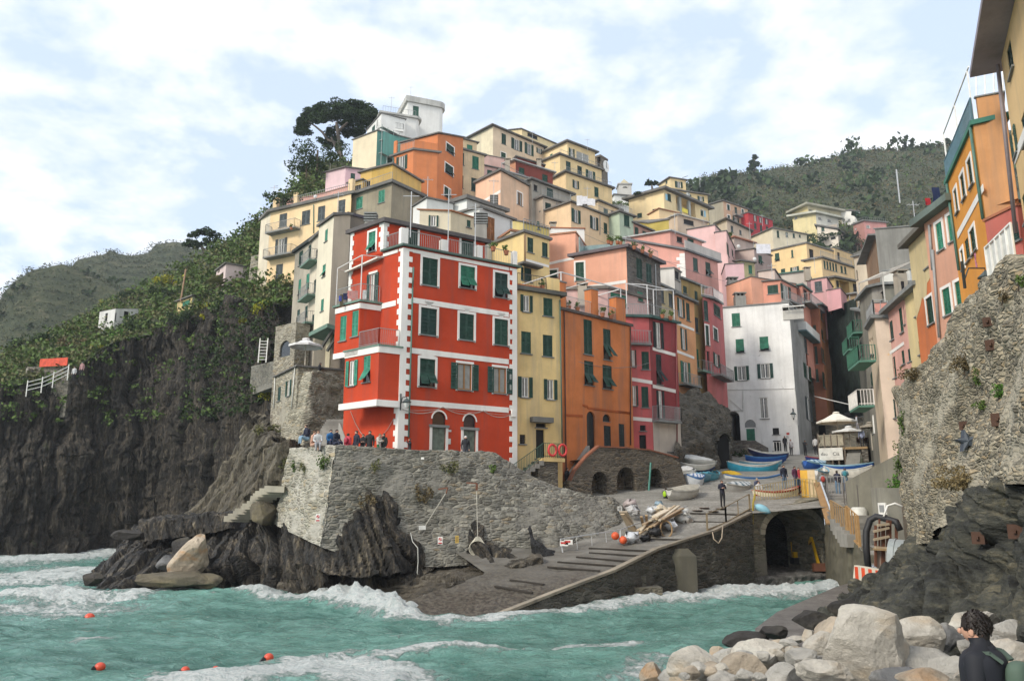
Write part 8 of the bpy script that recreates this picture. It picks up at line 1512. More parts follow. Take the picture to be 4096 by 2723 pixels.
mb=MB();a=P(90,1390,90,'M');b=P(230,1250,91,'M');mb.box8([(a.x,a.y,a.z-2),(b.x+.4,a.y,a.z-2),(b.x+.4,b.y+3,a.z-2),(a.x,b.y+3,a.z-2),(a.x+1.4,a.y+.5,b.z),(b.x,a.y+.5,b.z),(b.x,b.y+3,b.z),(a.x+1.4,b.y+3,b.z)]);mb.build('pale_bastion',plaster((.42,.39,.33),.8),None,label='pale sloping concrete bastion at the headland path',cat='wall')
mb=MB();pp=[P(210,1450,87,'M'),P(330,1420,87.5,'M'),P(420,1380,88,'M'),P(540,1320,88.5,'M')]
for k in range(3):
 for p,q_ in zip(pp,pp[1:]):mb.bar(p+Vector((0,0,.4+.45*k)),q_+Vector((0,0,.4+.45*k)),.06)
for p in pp:mb.bar(p-Vector((0,0,.3)),p+Vector((0,0,1.5)),.08)
mb.build('white_railing',M_white,None,label='white three-bar railing on the headland path',cat='railing')
mb=MB();a=P(2065,1200,76,'M');
for dx in(0,.75):mb.bar((a.x+dx,a.y,a.z),(a.x+dx+.05,a.y,a.z+2.4),.09)
for k in range(7):mb.bar((a.x,a.y,a.z+.3+k*.3),(a.x+.78,a.y,a.z+.3+k*.3),.05)
mb.build('ladder',M_white,None,label='white ladder leaning on the cliff behind the stone house',cat='ladder')
YH=lambda x,y,t='M',d=1.5:(hit(x,y,t)or Vector((0,110,0))).y-d
V('white_ruin_house','roofless white block house on the bushy headland slope','M',YH(950,915),[(798,795,YH(950,915)+2),(925,770),(1110,770,YH(950,915)+3)],5,[plaster((.62,.62,.6),.4)]*2,[(0,840,805,860,865,'k'),(1,918,800,932,868,'k'),(1,990,790,1030,858,'k')],oh=.02,th=.05)
V('small_house','small green and yellow hut on the slope below the palm','M',YH(1540,760),[(1420,715),(1540,672),(1650,660,YH(1540,760)+2)],3.5,[plaster((.55,.45,.2),.5),plaster((.5,.5,.48),.5)],[(0,1460,705,1520,745,'cl'),(1,1560,665,1585,720,'k')],oh=.3,th=.15)
V('small_house','small white and pink gabled hut above the palm','M',YH(1775,560),[(1732,470),(1810,410)],4,[plaster((.6,.5,.46),.4)],[(0,1750,490,1785,540,'k')],oh=.25,th=.15,back=4)
mb=MB();a,b=P(2080,280,96,'M'),P(2170,275,95,'M');F=Fr(a,b);mb.fb(F,0,F.L,-3,0,a.z-3,a.z);mb.build('pale_terrace_block',plaster((.55,.52,.5),.5),None,label='pale plastered terrace block left of the long yellow house',cat='wall')
mb=MB();a,b,c=P(1960,690,97,'M'),P(2085,350,97,'M'),P(2155,320,94.5,'M');mb.box8([(a.x,a.y,a.z-3),(c.x,c.y,a.z-6),(c.x,c.y+5,a.z-6),(a.x,a.y+5,a.z-3),(b.x-1.2,b.y,b.z),(c.x,c.y,c.z),(c.x,c.y+5,c.z),(b.x-1.2,b.y+5,b.z)]);mb.build('stone_bastion',masonry((.36,.33,.26),(.2,.18,.14),(.34,.31,.26),1,'sb',.4),None,label='tall battered stone bastion under the left end of the yellow house',cat='wall')
mb=MB();a,b=P(2140,700,91,'M'),P(2352,700,88,'M');F=Fr(a,b);mb.fb(F,0,F.L,-3,0,a.z-12,a.z);mb.build('stone_wall',masonry((.2,.19,.16),(.1,.09,.08),(.2,.19,.16),1,'sw2',.5),None,label='dark stone retaining wall under the long yellow house',cat='wall')
mb=MB();a,b=P(2010,1230,80,'M'),P(2200,1185,74,'M');F=Fr(a,b);mb.fb(F,0,F.L,-3,0,a.z-3,a.z,0,a.z-3,b.z);mb.build('stone_wall',masonry(key='w3'),None,label='low stone wall beside the white ladder',cat='wall')
p0=P(1445,715,YH(1445,715,'M',.5),'M');mb=MB();mb.tube([p0,p0+Vector((.3,0,4.4))],.1,6);mb.build('utility_pole',plain((.35,.22,.14),.8),None,label='leaning wooden pole on the slope left of the small hut',cat='pole')
def quadmesh(name,C,U,W_,mat,parent=None,**k):
 n=len(C);V_=np.stack([C-U-W_,C+U-W_,C+U+W_,C-U+W_],1).reshape(-1,3);off=np.array(LOC[parent.name])if parent is not None else np.array([V_[:,0].mean(),V_[:,1].mean(),V_[:,2].min()])
 me=bpy.data.meshes.new(name);me.vertices.add(4*n);me.vertices.foreach_set('co',(V_-off).ravel());me.loops.add(4*n);me.loops.foreach_set('vertex_index',np.arange(4*n));me.polygons.add(n)
 me.polygons.foreach_set('loop_start',np.arange(0,4*n,4));me.polygons.foreach_set('loop_total',np.full(n,4));me.update(calc_edges=True);me.materials.append(mat);o=bpy.data.objects.new(name,me);COL.objects.link(o)
 if parent is not None:o.parent=parent
 else:o.location=off
 LOC[o.name]=tuple(off);return tag(o,**k)
def leaves(name,lumps,dens,size,mat,parent=None,sub=1,**k):
 """lumps: (centre, (rx,ry,rz)); each lump is broken into smaller clumps of leaf faces"""
 C=[]
 for c,r in lumps:
  c=np.array(c);r=np.array(r);nsub=max(3,int(sub*9))
  d=rng.normal(size=(nsub,3));d/=np.linalg.norm(d,axis=1,keepdims=True);sc=c+d*r*(.45+.4*rng.random((nsub,1)));sr=r*(.32+.2*rng.random((nsub,1)))
  area=4*math.pi*float(np.mean(r))**2;m=max(8,int(area*dens/nsub))
  d=rng.normal(size=(nsub,m,3));d/=np.linalg.norm(d,axis=2,keepdims=True);rad=.65+.4*rng.random((nsub,m,1));C.append((sc[:,None]+d*sr[:,None]*rad).reshape(-1,3))
 C=np.concatenate(C);n=len(C);U=rng.normal(size=(n,3));U/=np.linalg.norm(U,axis=1,keepdims=True);W_=np.cross(U,rng.normal(size=(n,3)));W_/=np.linalg.norm(W_,axis=1,keepdims=True)
 s=size*(.5+.8*rng.random((n,1)));return quadmesh(name,C,U*s*.5,W_*s*.32,mat,parent,**k)
LM=dict(pine=leafmat((.012,.026,.009),(.028,.05,.016)),dark=leafmat((.016,.03,.012),(.035,.058,.02)),mid=leafmat((.04,.068,.02),(.085,.13,.033)),yel=leafmat((.16,.19,.015),(.32,.32,.025),(.45,.4,.04)),olive=leafmat((.06,.07,.03),(.12,.12,.05)),brt=leafmat((.04,.1,.015),(.08,.18,.03)),dry=leafmat((.1,.075,.035),(.2,.15,.07),(.3,.24,.12)),brown=leafmat((.07,.055,.03),(.13,.1,.05)),hill=leafmat((.028,.042,.017),(.06,.078,.032),(.12,.115,.06)))
def lump(t,x,y,rx,ry,Y,dy=0,dr=.8):
 c=P(x,y,Y+dy,t);s=Y/FL/(2 if t!='S'else 1);return(c,(rx*s,max(rx,ry)*s*dr,ry*s))
def tree(name,label,t,Y,lumps,trunk,mat,dens,size,cat='tree',group=None,tr=.25,sub=1):
 base=P(*trunk[0][0][:2],Y,t);rt=root(name,tuple(base),label,cat,group)
 mb=MB()
 for br in trunk:pts_=[P(x,y,Y+(dz if len(br[0])>3 else 0),t)for x,y,*dz_ in br for dz in[dz_[1]if len(dz_)>1 else 0]];mb.tube(pts_,[q_[2]for q_ in br],7)
 mb.build('trunk',plain((.12,.1,.085),.9),rt,True);leaves('crown',[lump(t,*l[:4],Y,*(l[4:5]))for l in lumps],dens,size,mat,rt,sub);return rt
tree('umbrella_pine','big umbrella pine with a wide flat crown on top of the hill','A',128,[(600,150,110,60),(760,115,120,55,-1),(880,150,110,60),(960,215,85,60),(690,170,120,60,-3),(500,190,95,60),(430,270,75,55),(395,340,50,38),(440,330,60,40),(560,230,90,50,-3),(830,200,120,60,-3),(760,250,90,45,2),(900,280,80,55),(650,330,70,60,3),(640,420,80,55,3),(700,410,60,60,3),(860,350,80,55,3),(780,330,70,60,4),(985,180,50,35),(560,400,40,25),(545,165,90,62,1),(470,225,85,55,2),(410,300,60,50,2),(820,140,100,60,2),(930,240,95,55,2),(640,200,110,55,3),(760,190,110,55,3),(1000,220,50,50,2),(880,330,60,60,3)],[[(742,610,.42),(728,520,.38),(712,420,.34),(702,330,.3),(690,260,.2)],[(728,540,.3),(690,470,.26),(668,420,.2),(650,380,.15)],[(702,340,.28),(760,280,.2),(830,220,.14),(870,180,.1)],[(620,400,.2),(580,340,.2),(520,290,.16),(460,250,.1)],[(715,430,.22),(620,400,.2)]],LM['pine'],75,.22,sub=2)
tree('round_pine','rounded dark pine standing alone on the slope left of the village','M',126,[(1560,180,55,42),(1640,150,65,38),(1710,180,58,42),(1735,225,40,25),(1500,245,60,32),(1570,260,60,38),(1660,240,60,35),(1690,290,40,20)],[[(1640,340,.3),(1625,290,.25),(1600,240,.15)],[(1635,320,.2),(1690,260,.12)]],LM['pine'],55,.24,sub=1.5)
tree('conifer','dark spiky conifer alone on the right skyline','B',310,[(2335,340,18,16),(2325,375,28,18),(2335,410,40,18),(2310,430,30,12),(2355,395,25,14)],[[(2335,450,.5),(2335,340,.2)]],LM['pine'],3,1.3)
tree('pine','wind-bent pine beside the small yellow lookout house','B',185,[(1495,535,28,22),(1535,550,32,20),(1480,550,20,12)],[[(1520,600,.3),(1512,560,.2)]],LM['pine'],8,.6)
for i,(x,y,r)in enumerate([(2075,470,38),(2160,465,25),(1985,510,18),(2120,500,35)]):tree('hill_tree','dark tree on the right ridge, '+['largest of four left of the conifer','nearest to the conifer','farthest left','low one under the largest'][i],'B',300,[(x,y,r,r*.7),(x+5,y+r*.5,r*1.1,r*.5)],[[(x,y+r*1.3,.5),(x,y,.3)]],LM['dark'],3,1.3,group='trees on the right ridge')
for i,(x,y,r)in enumerate([(40,655,14),(260,605,14),(375,603,8),(480,598,14),(518,597,10),(605,592,18),(650,580,18),(710,585,16),(790,575,22),(832,560,16),(890,560,20),(950,520,20),(960,545,28),(1040,535,22)]):tree('ridge_tree','small tree silhouetted on the right-hand skyline','K',352,[(x,y,r,r*.8)],[[(x,y+r*1.4,.4),(x,y,.3)]],LM['dark'],3,1.3,group='small trees silhouetted on the right-hand skyline')
pb=hit(1815,690,'M')or P(1815,690,100,'M');pb=P(1810,600,99,'M');rt=root('palm',tuple(pb-Vector((0,0,3))),'bushy palm beside the pale bastion left of the village','palm');mb=MB();mb.tube([pb-Vector((0,0,4)),pb],.35,8);mb.build('trunk',plain((.1,.08,.06),.9),rt);C,U,W_=[],[],[]
for k in range(46):
 a=rng.random()*6.28;el=.1+1.2*rng.random();L=3.4;d=np.array((math.cos(a)*math.cos(el),math.sin(a)*math.cos(el),math.sin(el)))
 for j in range(14):t_=(j+1)/14;c=np.array(pb)+d*L*t_-np.array((0,0,1.9*t_*t_));s=np.cross(d,(0,0,1));s/=np.linalg.norm(s);C.append(c);U.append(s*.55*(1-.6*t_)+np.array((0,0,-.12)));W_.append(d*.07)
quadmesh('fronds',np.array(C),np.array(U),np.array(W_),LM['olive'],rt)
SH=[('M',845,735,52,48,'yel','round bright yellow-green bush above the roofless white house'),('M',715,850,75,50,'olive','olive bush left of the roofless white house'),('M',560,925,65,42,'yel','yellow-green bush low on the headland, left of the grey thicket'),('M',390,1000,85,65,'dark','dark round shrub at the headland, above the orange net'),('M',210,1050,115,85,'dark','large dark shrub mass at the left end of the headland'),('M',930,985,80,80,'brt','fresh green bush below the roofless white house'),('M',765,1090,60,58,'yel','yellow-green bush on top of the cliff edge'),('M',1110,910,100,95,'dark','dark bush right of the roofless white house'),('M',620,1060,130,90,'brown','leafless grey-brown thicket on the headland'),('M',480,1110,50,45,'brt','small green bush behind the orange net fence'),('M',770,940,90,60,'mid','mid green bush against the roofless white house wall'),('M',1380,545,130,75,'yel','wide yellow-green treetop on the slope below the round pine'),('M',1500,425,100,60,'mid','mid green treetop just below the round pine'),('M',1640,480,120,70,'mid','green treetop behind the small pink hut'),('M',1340,640,120,60,'dark','dark bush left of the leaning pole'),('M',1500,850,135,85,'dark','dark ivy mass spilling over the cliff below the green hut'),('M',1640,840,52,36,'yel','yellow bush on the cliff top, middle one'),('M',1650,740,60,40,'yel','yellow bush beside the green hut'),('M',1940,860,45,35,'yel','small yellow bush on the cliff top, right one'),('M',2095,745,105,75,'yel','big yellow-green bush under the long yellow house'),('M',2150,1430,75,80,'yel','bright yellow bush beside the lower stone house'),('M',1960,305,85,85,'dark','dark round tree below the wooden handrail'),('M',1800,290,85,65,'mid','pale green tree right of the round pine'),('M',1270,810,120,60,'olive','grey-green reeds on the cliff top'),('M',1050,660,90,60,'dark','dark bush right of the round yellow bush'),('M',1180,560,100,60,'mid','green treetop at the edge of the far hill'),('M',600,1190,60,45,'dry','dry reeds right of the orange net fence'),('M',2080,620,60,90,'brown','brown creeper on the tall stone bastion'),('J',345,220,105,62,'olive','spreading green bush on the rocks left of the terrace people'),('J',790,505,68,65,'mid','green bush growing high on the terrace wall corner'),('J',635,545,38,42,'olive','olive bush on the sunlit wall face'),('J',555,530,18,42,'mid','thin hanging plant at the left edge of the terrace wall'),('J',1200,520,38,55,'olive','hanging plant mid terrace wall below the woman in white'),('J',1800,540,65,45,'olive','brown-green plant on the terrace wall under the arched doors'),('J',2142,548,24,45,'mid','narrow green plant near the right end of the terrace wall'),('J',1590,730,55,80,'brown','dry brown plant trailing beside the rusty bracket'),('J',480,500,45,40,'olive','low bush on the rocks left of the terrace wall'),('J',1140,800,60,50,'brown','brown tuft on top of the slanted rock spur'),('L',670,985,85,65,'brown','brown dry bush on the left corner of the big rubble wall'),('L',1110,900,100,100,'brown','large brown dry bush in the middle of the big rubble wall'),('L',1195,1010,35,80,'mid','green fringe beside the large brown bush'),('L',1390,1120,75,70,'brt','fresh green plant on the ledge of the big wall'),('L',1240,1240,65,40,'mid','green plant trailing left of the ledge'),('L',1550,250,40,70,'mid','green plant at the right edge near the wall top'),('L',1420,380,50,50,'brown','small brown plant near the top of the big wall'),('S',3860,1905,90,55,'dry','straw-coloured dry grass clump below the metal star'),('L',600,1380,34,90,'mid','ivy strip left of the concrete wall edge, upper'),('S',3600,1830,22,70,'mid','ivy hanging beside the sloping concrete wall'),('S',3585,1930,35,50,'brt','green bush above the concrete hut'),('H',520,1035,72,48,'dark','dark low shrub behind the boats, before the white house'),('S',1225,660,70,55,'dark','dark evergreen thicket below the umbrella pine'),('S',1270,600,90,90,'dark','tall dark thicket under the umbrella pine trunk'),('S',1130,790,60,30,'dark','low scrub on the ridge above the pink terrace'),('C',440,490,18,40,'mid','climber on the tall pink side wall'),('C',1180,490,120,42,'dark','dark tree clump below the far apartment block'),('C',1460,560,130,70,'dark','large dark tree mass below the far pink house'),('C',870,395,80,40,'dark','dark trees beside the crimson house'),('B',1400,625,35,18,'dark','bush left of the wide yellow house roof'),('B',1270,700,70,25,'mid','hanging green garden below the chapel')]
for t,x,y,rx,ry,m,lb in SH:
 p=hit(x,y+ry*.3,t)or P(x,y,100,t);Y=p.y;s=Y/FL/(1 if t=='S'else 2);c=P(x,y,Y-.5*rx*s,t);n_=3 if rx*s>1.5 else 2
 L_=[(c+Vector(((i-(n_-1)/2)*rx*s*.8,rng.random()*.3*rx*s,(rng.random()-.5)*ry*s*.5)),(rx*s*.62,rx*s*.6,ry*s*.72))for i in range(n_)]
 if Y<60:L_=[(c_,tuple(v*1.4 for v in r_))for c_,r_ in L_]
 rt=root('shrub',(c.x,c.y,c.z-ry*s),lb,'shrub');mb=MB();mb.tube([c+Vector((0,.2,-ry*s)),c+Vector((0,.1,0))],max(.02,.05*rx*s),5);mb.build('stem',plain((.08,.06,.045),.9),rt);sz=max(.05,min(.3,Y*.0021));leaves('foliage',L_,.8/(sz*sz),sz,LM[m],rt)
def scrub(name,obj,n,size,k,mat,label,zmin=-1e9,rr=1.0,flt=None):
 co_=np.empty(len(obj.data.vertices)*3);obj.data.vertices.foreach_get('co',co_);V_=co_.reshape(-1,3)+np.array(obj.location);V_=V_[V_[:,2]>zmin]
 if flt:V_=V_[flt(V_)]
 c=V_[rng.integers(0,len(V_),n)]+rng.normal(size=(n,3))*size*2.2*(1,1,.15);C=(c[:,None]+rng.normal(size=(n,k,3))*(size*rr,size*rr,size*rr*.6)+(0,0,size*.6)).reshape(-1,3)
 N_=len(C);U=rng.normal(size=(N_,3));U/=np.linalg.norm(U,axis=1,keepdims=True);W_=np.cross(U,rng.normal(size=(N_,3)));W_/=np.linalg.norm(W_,axis=1,keepdims=True);s=size*(.4+.7*rng.random((N_,1)))
 return quadmesh(name,C,U*s*.55,W_*s*.4,mat,label=label,cat='scrub',kind='stuff')
scrub('hillside_scrub',hillside,11000,.36,9,LM['mid'],'low green scrub covering the slope behind the sea cliff');scrub('hillside_scrub',hillside,6000,.34,8,LM['olive'],'grey-green dry scrub between the bushes of the near slope')
scrub('hill_scrub',hl1,26000,.42,4,LM['hill'],'dark maquis covering the rounded far left hill');scrub('hill_scrub',hl2,26000,.5,4,LM['hill'],'maquis covering the highest far left ridge');scrub('hill_scrub',hr,46000,.6,4,LM['hill'],'woodland covering the big hill behind the village');scrub('hill_scrub',hr,11000,.55,5,LM['brown'],'leafless brown trees scattered over the big hill');scrub('hill_scrub',hr,4000,.7,6,LM['mid'],'brighter green trees low on the big hill')
scrub('hill_scrub',hr,520,1.9,34,LM['dark'],'darker evergreen clumps on the big hill');scrub('hill_scrub',hl1,260,1.1,30,LM['dark'],'darker shrubs dotting the far left hill')
scrub('cliff_plants',bpy.data.objects['cliff'],240,.3,14,LM['mid'],'small tufts of plants rooted in the sea cliff',14,1.0);scrub('cliff_plants',bpy.data.objects['cliff'],260,.24,22,LM['dark'],'dark ivy patches on the upper sea cliff',14,1.3,lambda v:v[:,0]>-36)
for t,x,y,Y in[('B',1168,1030,68.5),('B',1190,1040,68.5),('B',1240,1035,68.5),('B',1265,1040,68.5),('B',1375,1075,67.5),('B',1440,1105,68.2),('B',1505,1140,69),('F',650,480,56.6),('F',720,492,57),('F',920,535,58.2),('F',990,552,58.8),('F',1400,545,63),('F',1465,560,63.5),('F',440,318,54.4),('A',330,1118,89),('A',1945,1290,50.9),('A',2050,1320,51.4)]:
 p=P(x,y,Y,t);rt=root('potted_plant',tuple(p),'small potted plant on a roof terrace','plant','potted plants on the roof terraces');mb=MB();mb.rings([[p+Vector((r_*math.cos(a),r_*math.sin(a),z))for a in[2*math.pi*k/8 for k in range(8)]]for r_,z in((.13,0),(.19,.3))]);mb.build('pot',M_terra,rt);leaves('foliage',[(p+Vector((0,0,.5)),(.28,.28,.3))],60,.12,LM['mid'],rt)
for t,x,y,Y in[('A',700,985,70),('A',1420,860,71),('A',1950,870,72),('B',740,470,116),('B',560,210,140),('B',1000,270,140),('B',1700,920,88),('B',1900,560,150),('C',700,390,160),('C',600,470,128),('C',900,560,124),('C',1120,760,110),('C',780,840,92),('K',700,1210,60),('A',640,640,100),('B',1000,690,100),('C',230,370,120)]:
 p=P(x,y,Y,t)-Vector((0,0,.5));mb=MB();mb.bar(p,p+Vector((0,0,2.6)),.05);mb.bar(p+Vector((-.5,0,2.3)),p+Vector((.5,.1,2.3)),.035)
 for k in(-.4,-.15,.15,.4):mb.bar(p+Vector((k,-.25,2.3)),p+Vector((k,.25,2.3)),.025)
 mb.build('television_aerial',M_silver,None,label='thin television aerial on a village roof',cat='aerial',group='television aerials on the village roofs')
mb=MB();mb.box(-1300,1300,-100,2600,-6,150);hz=mb.build('haze',plain((1,1,1)),None,kind='stuff');hm,nt_,bb=nm('haze_air');nt_.nodes.remove(bb);q=NT(nt_);pv=q.n('VolumePrincipled');pv.inputs['Color'].default_value=(.82,.9,1,1);pv.inputs['Density'].default_value=.0003;pv.inputs['Anisotropy'].default_value=.2
q.l(pv.outputs[0],[n for n in nt_.nodes if n.type=='OUTPUT_MATERIAL'][0].inputs[1]);hz.data.materials[0]=hm
def boulder_mat(base,stain,key):
 m,nt,b=nm('limestone');q=NT(nt);f1=q.noise(q.pos(),1.1,7,.65,.8);f2=q.noise(q.pos(),6,8,.75);f3=q.noise(q.pos((1,1,2)),.7,4)
 c=q.ramp(f1,[(.3,tuple(x*.38 for x in base)),(.45,tuple(x*.8 for x in base)),(.6,base),(.75,tuple(min(.8,x*1.2)for x in base))]);c=q.mix(q.mr(f3,.52,.64,0,.8),c,stain);c=q.mix(q.mr(f2,.4,.65,0,.35),c,tuple(x*.55 for x in base));q.l(c,b.inputs['Base Color']);b.inputs['Roughness'].default_value=.85;q.bump(q.math('ADD',f2,f1),1,.12,b);return m
BM=[boulder_mat((.7,.65,.56),(.55,.42,.27),0),boulder_mat((.6,.57,.51),(.3,.29,.27),1),boulder_mat((.6,.5,.38),(.55,.3,.13),2),boulder_mat((.2,.2,.2),(.4,.38,.34),3),boulder_mat((.045,.04,.036),(.09,.08,.06),4),boulder_mat((.15,.13,.09),(.2,.17,.1),5)]
def boulder(t,x,y,rx,ry,Y,mi,label,name='boulder',group='pale boulders of the breakwater',seed=0,sub=4,ex=1):
 s=Y/FL*(.67656 if t=='Q'else(1 if t=='S'else.5));c=P(x,y,Y,t);import bmesh
 bm=bmesh.new();bmesh.ops.create_icosphere(bm,subdivisions=sub,radius=1);rs=random.Random(seed+int(x*7+y));pl_=[(Vector((rs.gauss(0,1),rs.gauss(0,1),rs.gauss(0,1))).normalized(),.52+.36*rs.random())for _ in range(13)];o_=Vector((rs.random()*99,0,0))
 for v in bm.verts:
  p=v.co.copy()
  for n_,d_ in pl_:
   e=p.dot(n_)-d_
   if e>0:p-=n_*e*.97
  p*=1.2;p+=p.normalized()*(.07*fbm(p*1.7+o_,4)+.025*fbm(p*6+o_,3));v.co=Vector((p.x*rx*s,p.y*(rx+ry)/2*s*ex,p.z*ry*s))
 me=bpy.data.meshes.new(name);bm.to_mesh(me);bm.free();me.materials.append(BM[mi]);o=bpy.data.objects.new(name,me);COL.objects.link(o);o.location=c;LOC[o.name]=tuple(c);return tag(o,label,'boulder'if mi!=4 else 'rock',group)
bl=[(1420,665,268,205,12.3,0,'huge angular boulder, biggest of the breakwater, pale on its left'),(1245,560,118,70,15.6,2,'tan flat-topped boulder behind the huge one, upper left'),(1180,640,100,70,14.3,0,'white boulder tucked left of the huge one'),(1545,515,110,40,17.5,0,'white sliver of boulder peeking over the huge one'),(1770,600,145,108,14.6,0,'rounded pinkish-white boulder right of the huge one'),(1800,735,200,80,12.4,1,'long low grey boulder right of the huge one'),(1975,790,170,85,11.0,1,'pale grey boulder directly left of the man'),(1915,595,70,70,15.4,3,'small dark grey boulder behind the pinkish-white one'),(2060,525,150,88,16.2,0,'white boulder behind the head of the man'),(2260,570,160,70,14.8,1,'grey-white boulder right of the head of the man'),(2300,690,150,90,12.5,0,'cut-off boulder at the right edge of the photo'),(800,700,138,80,14.8,0,'broad cream boulder in the middle of the left rocks'),(695,800,118,92,12.9,2,'orange-stained upright boulder near the bottom'),(440,780,148,110,13.3,0,'big smooth cream boulder at the left of the breakwater'),(610,715,72,56,14.9,1,'mid-size grey-white boulder between cream and orange ones'),(165,810,66,58,14.2,2,'brownish pointed stone, leftmost of the breakwater'),(265,825,62,45,13.8,1,'small grey stone second from the left end'),(930,810,98,55,12.4,1,'low grey boulder right of the orange-stained one'),(1050,720,85,58,13.8,1,'round grey boulder left of the huge one'),(955,640,62,36,16,1,'small grey boulder at the water side, upper'),(1005,685,100,38,14.9,2,'slim orange-brown boulder above the round grey one'),(885,625,46,26,16.5,2,'small brown stone on the water side, upper'),(560,682,48,40,15.8,2,'dark brown stone above the mid-size grey-white one'),(1765,830,130,48,10.6,2,'rounded orange boulder at the bottom, left of the man'),(1090,590,46,42,16,0,'small bright white stone behind the tan boulder'),(1150,800,150,60,11.8,0,'wide white boulder at the bottom, under the huge one'),(575,835,70,50,12.6,1,'small grey boulder at the bottom left of the orange one'),(2120,640,120,80,14,1,'grey boulder hidden behind the man'),(1640,830,150,50,11.2,3,'dark grey stone in the gap under the huge boulder'),(2180,800,200,80,9.5,0,'pale boulder under the man with the backpack'),(350,850,90,40,12.8,0,'small white stone at the bottom edge, left part'),(1010,600,60,24,17.2,0,'flat white slab at the water side')]
for a in bl:boulder('Q',*a)
for k in range(34):
 x=300+rng.random()*1750;y=max(640+rng.random()*190,800-(x-300)*.22+25*rng.random());r=26+34*rng.random();boulder('Q',x,y,r,r*.72,16.2-(y-600)*.019,int(rng.integers(0,3)),'small pale stone filling a gap between the breakwater boulders',group='small stones between the breakwater boulders',sub=3)
bb_=[(1120,490,130,62,22.5,4,'black wet rock lying on the tip of the quay'),(740,610,130,45,19,4,'low dark rock shelf at the quay foot, left'),(1330,440,110,60,24.5,4,'dark wet rock between the quay and the big cliff rock'),(880,560,80,40,18.8,4,'dark wet stone below the quay tip')]
for a in bb_:boulder('Q',*a,name='wet_rock',group='dark wet rocks at the quay')
V_=[]
for i in range(60):
 for j in range(60):x=-3.5+16*i/59+1.0;y=7+13*j/59;V_.append((x,y,1.15+(x-2)*.1-max(0,y-15)*.45-max(0,2.2-x+(y-12)*.5)*.7+.35*fbm((x*.9,y*.9,3),4)))
gridmesh('breakwater_rubble',V_,60,60,BM[3],kind='structure')
boulder('N',1540,570,118,150,47.2,2,'leaning orange-tan slab of rock at the foot of the promontory','rock_slab',None,5,4,.8)
for v in bpy.data.objects['rock_slab'].data.vertices:k=v.co.z/1.1;v.co.x=v.co.x*(1-.38*k)+v.co.z*.38
boulder('N',1345,625,80,68,47.8,3,'round grey boulder left of the leaning orange slab','boulder',None,2);boulder('N',1480,520,110,80,49.5,4,'dark boulder behind the leaning orange slab','boulder',None,3);boulder('N',1400,760,300,75,46.2,5,'long smooth grey-brown boulder at the waterline','boulder',None,4,4,.5);boulder('N',745,745,75,48,45.5,4,'black rock at the very tip of the promontory','wet_rock',None,6);boulder('N',1650,780,110,60,46.5,5,'grey-brown boulder right of the long smooth one','boulder',None,9)
boulder('N',1040,400,120,40,52.5,4,'flat stepped slab on the promontory tip, upper','rock_slab',None,8);boulder('N',2110,230,105,100,48.6,5,'tan block of rock beside the light stone steps','rock_slab',None,13)
hp_=P(2082,540,6.35,'Q');Hm=1.78;ft_=Vector((hp_.x,hp_.y,hp_.z-.925*Hm));th0=-2.4
man=person(ft_,th0,Hm,'stand',(.008,.009,.014),(.02,.022,.03),(.018,.01,.007),'man with short dark hair, navy coat and green backpack, seen from behind',skin=(.5,.27,.19))
man['group']='people around the harbour'
for c in list(man.children):bpy.data.objects.remove(c)
def addp(mb,name,mat,smooth=True):
 mm=bpy.data.meshes.new(name);mm.from_pydata(mb.v,[],mb.f);mm.materials.append(mat);mm.polygons.foreach_set('use_smooth',[smooth]*len(mm.polygons));q_=bpy.data.objects.new(name,mm);COL.objects.link(q_);q_.parent=man
hd=Vector((0,-.012,.925))*Hm
def shell(cn,r,f,nu=22,nv=16):
 mb=MB();rg=[]
 for i in range(nv+1):
  t=max(-1.53,min(1.53,math.pi*i/nv-math.pi/2));rg.append([])
  for j in range(nu):
   a=2*math.pi*j/nu;d=Vector((math.cos(t)*math.cos(a),math.cos(t)*math.sin(a),math.sin(t)));rg[-1].append(cn+Vector((d.x*r[0],d.y*r[1],d.z*r[2]))*f(d))
 mb.rings(rg);return mb
sk_=plain((.52,.29,.2),.55)
addp(shell(hd+Vector((0,.0,-.005)),(.074,.092,.108),lambda d:1-.18*max(0,-d.z)*(1+d.y)+(.12 if d.y<-.9 and-.35<d.z<.0 else 0)),'face',sk_)
addp(shell(hd+Vector((0,.016,.03)),(.09,.102,.098),lambda d:(1.0+.07*fbm(d*6,4)+.04*max(0,d.z))*(1 if d.z>-.5 or d.y>0 else.7)),'hair',plain((.016,.009,.006),.6,var=.3))
addp(shell(hd+Vector((0,.04,-.045)),(.068,.06,.06),lambda d:1.0+.04*fbm(d*5,3)),'hair',plain((.016,.009,.006),.6,var=.3))
hw_=np.array(ft_+Matrix.Rotation(th0,3,'Z')@(hd+Vector((0,.02,.028))));d=rng.normal(size=(2600,3));d/=np.linalg.norm(d,axis=1,keepdims=True)
rz=np.array(Matrix.Rotation(th0,3,'Z'));dl_=d*(.09,.102,.098)*(.97+.1*rng.random((2600,1)));kp=(d[:,2]>-.45)&((d[:,1]>-.45)|(d[:,2]>.42));cw=hw_+dl_[kp]@rz.T;nw=d[kp]@rz.T
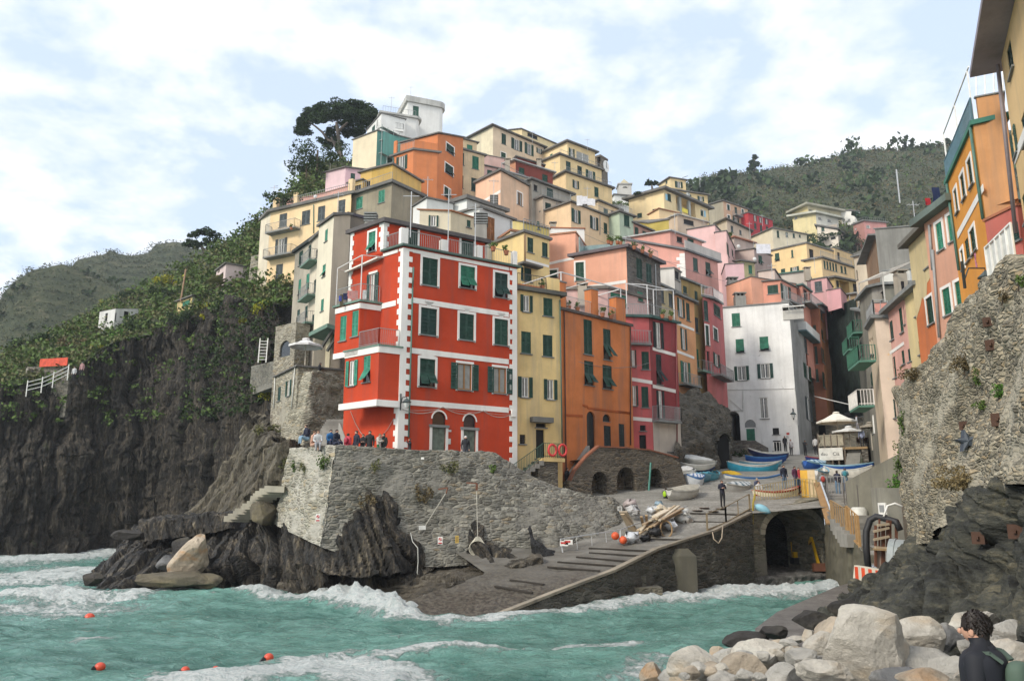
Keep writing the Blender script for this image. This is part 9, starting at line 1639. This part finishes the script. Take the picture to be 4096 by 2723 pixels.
tg=np.cross(nw,(0,.2,1));tg/=np.linalg.norm(tg,axis=1,keepdims=True);dn=np.cross(tg,nw)+.5*rng.normal(size=tg.shape);LOC['man']=(0,0,0)
ho_=quadmesh('hair',cw,tg*.004,dn*.016,plain((.016,.009,.006),.55,var=.4));ho_.parent=man;bpy.context.view_layer.update();ho_.matrix_parent_inverse=man.matrix_world.inverted()
for s in(-1,1):addp(shell(hd+Vector((.083*s,.006,-.012)),(.012,.022,.034),lambda d:1),'ear',sk_)
for s in(-1,1):addp(shell(hd+Vector((.03*s,-.083,.005)),(.012,.008,.006),lambda d:1),'eye',M_blk)
addp(shell(hd+Vector((0,-.098,-.022)),(.014,.022,.022),lambda d:1),'nose',sk_)
mb=MB();cc=Vector((0,.012,.845))*Hm;rgs=[]
for z,r_ in((-.045,.115),(0,.085),(.035,.078),(.04,.066),(0,.066)):rgs.append([cc+Vector((r_*math.cos(a),r_*1.05*math.sin(a),z))for a in[2*math.pi*j/18 for j in range(18)]])
mb.rings(rgs,cap=False);addp(mb,'collar',plain((.008,.009,.014),.8))
jk=plain((.009,.01,.016),.8)
mb=MB();rgs=[]
for z,rx,ry in((.50,.12,.085),(.6,.118,.085),(.7,.125,.088),(.78,.135,.088),(.815,.132,.08),(.835,.1,.07),(.85,.055,.05),(.86,.042,.042)):rgs.append([Vector((rx*math.cos(a)*(1+.03*noise.noise((a*2,z*20,0))),.01+ry*math.sin(a),z))*Hm for a in[2*math.pi*j/24 for j in range(24)]])
mb.rings(rgs);addp(mb,'jacket',jk)
bg_=plain((.07,.11,.08),.75)
addp(shell(Vector((0,.135,.72))*Hm,(.115,.07,.17),lambda d:(abs(d.x)**4+abs(d.y)**4+abs(d.z)**4)**-.22),'backpack',bg_)
for s in(-1,1):mb=MB();pts_=[Vector((.05*s,.1,.81)),Vector((.062*s,.06,.842)),Vector((.066*s,.03,.845))];[mb.bar(a*Hm,b*Hm,.055,.02)for a,b in zip(pts_,pts_[1:])];addp(mb,'strap',plain((.06,.09,.07),.75),False)
pass
